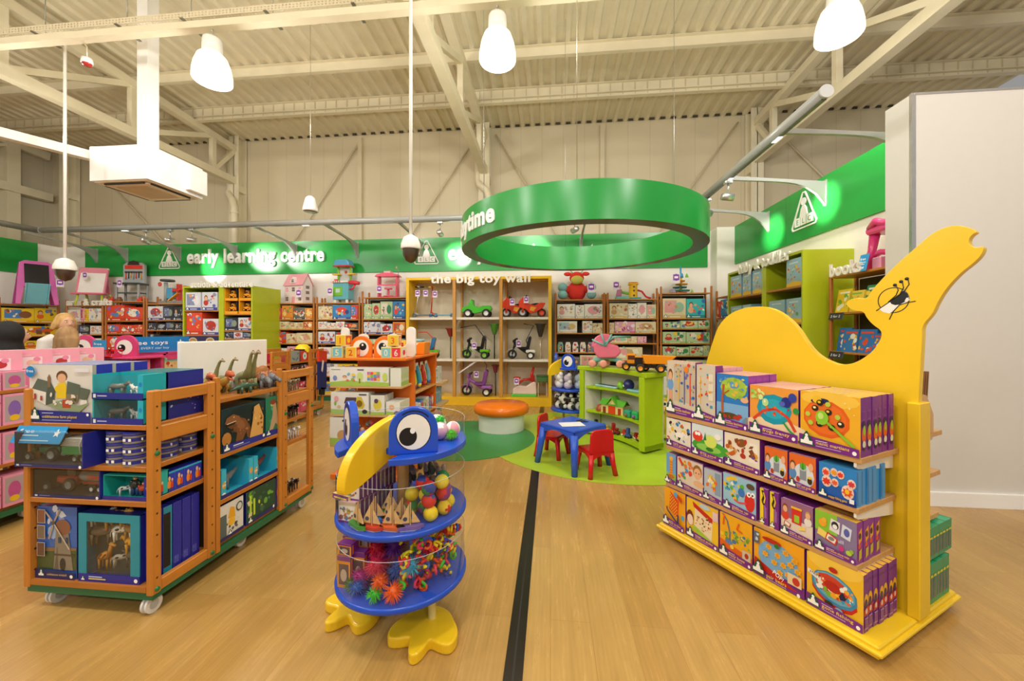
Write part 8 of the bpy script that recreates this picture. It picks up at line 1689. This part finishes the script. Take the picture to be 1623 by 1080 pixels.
g = G('woodz'); g.box(-.16, -.06, 0, .16, .06, .11, '#E8D08A'); g.prism([(-.06, .11), (.06, .11), (0, .19)], -.06, .06, '#E8D08A', ax='y'); g.build('walls', t)
g = G('paint'); g.prism([(-.085, .1), (0, .205), (.085, .1), (.085, .115), (0, .225), (-.085, .115)], -.08, .07, '#6AB83A', ax='y'); g.prism([(-.075, .11), (0, .17), (.075, .11), (0, .18)], -.18, .18, '#5AA832', ax='x'); g.build('roof', t)
g = G('paint'); g.box(-.05, -.066, 0, .05, -.06, .1, '#E0481E'); g.box(.09, -.066, 0, .13, -.06, .08, '#B83A1E'); g.box(-.13, -.066, 0, -.09, -.06, .08, '#8A3A1E'); g.build('door', t)
for i, (x, z, nm, c, c2) in enumerate(((.25, .34, 'brown dome shaped toy on middle lime shelf', '#A8502E', '#E8C8A8'), (.72, .34, 'teal toy cart on middle lime shelf', '#3AA88A', '#8A6A4A'), (.84, .34, 'small green toy at right of middle lime shelf', '#3AB86A', '#8A5AA0'), (.95, .34, 'red and brown toy cabin on middle lime shelf', '#7A2A22', '#C8503A'))):
    t = thing('small_toy', nm, 'toy', FS.w(x, .15, z), FS.rz)
    g = G('plastic'); (g.box(-.05, -.04, 0, .05, .04, .09 if i < 3 else .2, c, b=.015) if i else g.lathe([(.07, 0), (.07, .03), (.05, .07), (0, .09)], c, n=12)); g.build('body', t); g = G('plastic'); g.ball(0, -.045, .03, .022, c2, n=8, k=5); g.build('detail', t)
for i in range(9):
    q = random.Random(i+700); c = ['#1E1E1E', '#3AA84A', '#F2C52E', '#B82A26', '#8A1E1E', '#C83A2A', '#3A5AA0', '#A82A22', '#D8A83A'][i]
    t = thing('toy_car', ['black tyre shaped toy', 'green toy wagon', 'yellow toy wagon', 'dark red toy car', 'maroon toy fire engine', 'red toy tractor', 'blue toy car', 'brick red toy trailer', 'ochre toy figure car'][i]+' on the bottom lime shelf', 'toy car', FS.w(.18+.092*i, .13+.04*(i % 2), .09), FS.rz+q.uniform(-.5, .5))
    g = G('plastic'); g.box(-.038, -.025, .014, .038, .025, .045, c, b=.006); g.box(-.02, -.022, .045, .02, .022, .08 if i % 3 else .12, c, b=.006); g.build('body', t)
    for a in (-.022, .022):
        for b in (-.026, .026): g = G('rubber'); g.lathe([(0, -.006), (.014, -.005), (.014, .005), (0, .006)], '#E8E0D0' if i % 2 else '#1E1E1E', n=10, ax='y', c=(a, b, .014)); g.build('wheel', t)
# yellow animal stand right of the lime unit
t = thing('yellow_animal_stand', 'small yellow animal faced stand beside the lime curved unit', 'toy stand', (1.42, 5.14, 0), .3)
t.scale = (.75, .75, .75)
g = G('paint'); g.box(-.2, -.12, .05, .2, .12, .09, '#B8CC2E', b=.006); g.build('base', t)
for a in (-.08, .06): g = G('paint'); g.tube([(a, 0, .09), (a, 0, .52)], .02, '#F2C01E', n=9); g.build('leg', t)
g = G('paint'); g.prism([(-.16, 0), (.16, 0), (.15, .12), (.09, .19), (.0, .17), (-.08, .2), (-.15, .13)], -.02, .02, '#F2C52E', ax='y'); g.v = [(v[0], v[1], v[2]+.52) for v in g.v]; g.build('head_panel', t)
g = G('card'); g.T = TR(0, -.021, .52)
for cx_, cz_, r_, c, y in ((.06, .09, .05, '#F5F2E8', 0), (.06, .09, .026, '#14161C', -.0006), (-.09, .07, .055, '#C8302A', 0)): g.poly([(cx_+r_*math.cos(2*PI*i/16), y, cz_+r_*math.sin(2*PI*i/16)) for i in range(16)], c)
g.build('painted_face', t)
g = G('paint'); g.box(-.18, -.1, .5, .18, .1, .52, '#E8B82E', b=.004); g.build('tray', t)
g = G('plastic'); g.tube([(-.1, 0, .7), (-.13, 0, .85), (-.1, 0, .95), (-.15, 0, 1.02)], .006, '#F2B82E', n=6); g.build('wire_loop', t)
carton('pale box with green leaf print behind the yellow animal stand', .34, .36, .1, '#D8D8D0', [('r', 0, 0, 1, 1, '#DCDAD4'), ('e', .4, .6, .45, .18, '#4A6A3A', .3), ('e', .3, .62, .25, .08, '#2A3A2A', .3), ('r', 0, 0, 1, .1, '#8AB84A'), ('n', 3, 8, .1, .1, .9, .9, .05, ['#8AB0D0', '#D8A8B8'])], Fr(1.40, 5.36, R(10)), 0, 0, .5, None)
g = G('paint'); g.box(1.22, 5.33, 0, 1.60, 5.50, .5, '#A9C71E', b=.004); tag(g.build('plinth_block'), 'low lime plinth behind the yellow animal stand', 'plinth')

# ================================================================== PEOPLE
def human(x, y, rz, h, label, hair, cloth, hood=None, hairlen=.0, lean=0, female=True, legs='#22242C', low=0):
    """one continuous body (remeshed from overlapping tapered limbs); clothing and hair are separate surfaces"""
    t = thing('person', label, 'person', (x, y, 0), rz); s = h/1.68
    def rm(g, name, v=.016):
        o = g.build(name, t); m_ = o.modifiers.new('remesh', 'REMESH'); m_.mode = 'VOXEL'; m_.voxel_size = v; m_.use_smooth_shade = True
        k = o.modifiers.new('smooth', 'SMOOTH'); k.iterations = 5; k.factor = .5; return o
    def P(*a): return [(p[0]*s, p[1]*s, p[2]*s) for p in a]
    def q(v): return [a*s for a in v]
    sk = 'solid#D9A98A'
    g = G(sk); c = '#D9A98A'
    g.tube(P((0, .01, 1.3), (0, .0, 1.42), (0, -.01, 1.48)), q([.06, .048, .05]), c, n=12)
    g.ball(0, -.01*s, 1.575*s, .095*s, c, n=18, sc=(.82, 1, 1.18), k=12); g.ball(0, -.045*s, 1.515*s, .05*s, c, n=12, sc=(1, .9, .8), k=8)
    g.tube(P((0, -.1, 1.59), (0, -.118, 1.555), (0, -.1, 1.545)), q([.008, .015, .012]), c, n=8)
    for e in (-1, 1): g.ball(e*.082*s, .005, 1.56*s, .022*s, c, n=8, sc=(.4, .8, 1.2), k=6)
    g.tube(P((0, .01, 1.3), (0, .01, .95), (0, .01, .85)), q([.12, .11, .12]), c, n=12)
    for e in (-1, 1):
        g.tube(P((e*.09, 0, .86), (e*.1, -.01, .48), (e*.1, .01, .1)), q([.07, .05, .035]), c, n=10); g.tube(P((e*.1, .03, .04), (e*.1, -.1, .03)), q([.035, .03]), c, n=8)
        g.tube(P((e*.17, 0, 1.36), (e*.22, -.02, 1.1), (e*.2, -.16, .98)), q([.045, .035, .025]), c, n=8)
        g.ball(e*.195*s, -.2*s, .965*s, .035*s, c, n=8, sc=(.8, 1.2, .5), k=6)
        for f in range(4): g.tube(P((e*(.175+.014*f), -.22, .965), (e*(.175+.014*f), -.26, .955), (e*(.178+.014*f), -.28, .935)), q([.0095, .0085, .007]), c, n=6)
        g.tube(P((e*.165, -.19, .965), (e*.15, -.22, .955)), q([.011, .009]), c, n=6)
    rm(g, 'body', .012)
    g = G(f'solid{cloth}'); 
    g.tube(P((0, .01, 1.42), (0, .01, 1.34), (0, .01, 1.15), (0, .01, .95), (0, .01, .8)), q([.075, .15, .16, .15, .19]), cloth, n=14)
    for e in (-1, 1): g.tube(P((e*.1, .0, 1.37), (e*.19, .0, 1.33), (e*.235, -.01, 1.1), (e*.215, -.14, .99)), q([.08, .075, .055, .042]), cloth, n=10)
    rm(g, 'jacket')
    g = G(f'solid{legs}')
    for e in (-1, 1): g.tube(P((e*.08, .01, .86), (e*.1, 0, .48), (e*.1, .015, .07)), q([.1, .07, .06]), legs, n=10)
    rm(g, 'trousers')
    g = G('rubber')
    for e in (-1, 1): g.tube(P((e*.1, .05, .045), (e*.1, -.05, .04), (e*.1, -.14, .03)), q([.04, .042, .03]), '#1E1A18', n=10)
    g.build('shoes', t)
    g = G(f'solidhair{hair}'); qd = random.Random(int(h*100))
    g.ball(0, .022*s, 1.60*s, .108*s, hair, n=18, sc=(.9, 1, 1.12), k=12)
    if hairlen:
        for i in range(26):
            a = R(-20+220*i/25); r = .085; x0, y0 = r*math.cos(a), .02+r*math.sin(a)*.95
            g.tube(P((x0*.8, y0*.8, 1.64), (x0*1.15, y0*1.1, 1.56), (x0*1.2+qd.uniform(-.02, .02), y0*1.15+.01, 1.56-hairlen*(.6+.4*qd.random()))), q([.02, .026, .016]), hair, n=6)
    rm(g, 'hair', .009)
    g = G('card')
    for e in (-1, 1): g.ball(e*.03*s, -.095*s, 1.59*s, .011*s, '#F2EEE8', n=8, sc=(1.2, .5, .7), k=5); g.ball(e*.03*s, -.1*s, 1.59*s, .006*s, '#3A2A1E', n=8, k=4); g.box((e*.03-.016)*s, -.1*s, 1.612*s, (e*.03+.016)*s, -.088*s, 1.617*s, hair)
    g.box(-.022*s, -.102*s, 1.522*s, .022*s, -.09*s, 1.53*s, '#B0605A'); g.build('face_features', t)
    if hood:
        g = G(f'solid{hood}'); g.ball(0, .04*s, 1.585*s, .135*s, hood, n=16, sc=(1, .95, 1.15), k=10); g.tube(P((0, .05, 1.5), (0, .06, 1.38)), q([.12, .15]), hood, n=12); rm(g, 'hood')
    return t
human(-5.06, 3.16, PI-.5, 1.45, 'person in a black jacket with dark hood or hair seen from behind', '#14100E', '#121214', hood='#121013')
human(-6.2, 4.35, 1.35, 1.6, 'person with blonde hair and white jacket facing the shelves', '#C8A062', '#DAD6D2', hairlen=.08)
human(-5.12, 3.62, PI+.2, 1.42, 'person with curly light brown hair seen from behind', '#A8845A', '#1C1A1E', hairlen=.2)

# extra fittings: second stand top goods and standing notices
shelf_sign(Fr(-5.15, 3.75), 0, 0, 0, .13, .4, 'tall white notice post behind the pink boxes', 0, [('r', 0, 0, 1, 1, '#E4E0DC'), ('r', .15, .75, .85, .8, '#A88A84')]) if False else None
for nm, sc_ in (('doll_house', .68), ('toy_kitchen', .66), ('toy_salon_stand', .7), ('toy_workbench', .88), ('drawing_easel', .86), ('blackboard_easel', .86), ('stacking_ramp_toy', .85), ('tower_playset', .9)):
    o = bpy.data.objects[nm]; o.scale = (sc_, sc_, sc_)
bpy.data.objects['drawing_easel'].location.x = -9.84; bpy.data.objects['drawing_easel'].location.y = 7.42

# ================================================================== LABELS: tell look-alikes apart by their order from the left
bpy.context.view_layer.update()
def _sx(o):
    p = o.matrix_world.translation; c, n = math.cos(YAW), math.sin(YAW)
    d = -n*p.x+c*p.y
    return (c*p.x+n*p.y)/max(d, .1)
ORD = ['first', 'second', 'third', 'fourth', 'fifth', 'sixth', 'seventh', 'eighth', 'ninth', 'tenth', 'eleventh', 'twelfth', 'thirteenth', 'fourteenth', 'fifteenth', 'sixteenth', 'seventeenth', 'eighteenth', 'nineteenth', 'twentieth']
_by = {}
for o in REG: _by.setdefault(o['label'], []).append(o)
for lb, os_ in _by.items():
    if len(os_) > 1 and not lb.startswith('thin threaded'):
        os_.sort(key=_sx)
        for i, o in enumerate(os_):
            o['label'] = lb+', '+(ORD[i] if i < 20 else str(i+1)+'th')+' from left'
# name each family of cartons by what it holds
for o in REG:
    if not o.name.startswith('toy_box'): continue
    gp = o.get('group', '')
    if gp.startswith('purple banded'): o.name = 'game_box'; o['category'] = 'game'
    elif 'farm and animal' in gp or 'dinosaur' in gp: o.name = 'playset_box'
    elif 'card' in gp or 'duck bin' in gp: o.name = 'card_box'
    elif 'pink' in gp: o.name = 'doll_toy_box'
    elif 'baby' in gp or 'orange monster' in gp: o.name = 'baby_toy_box'
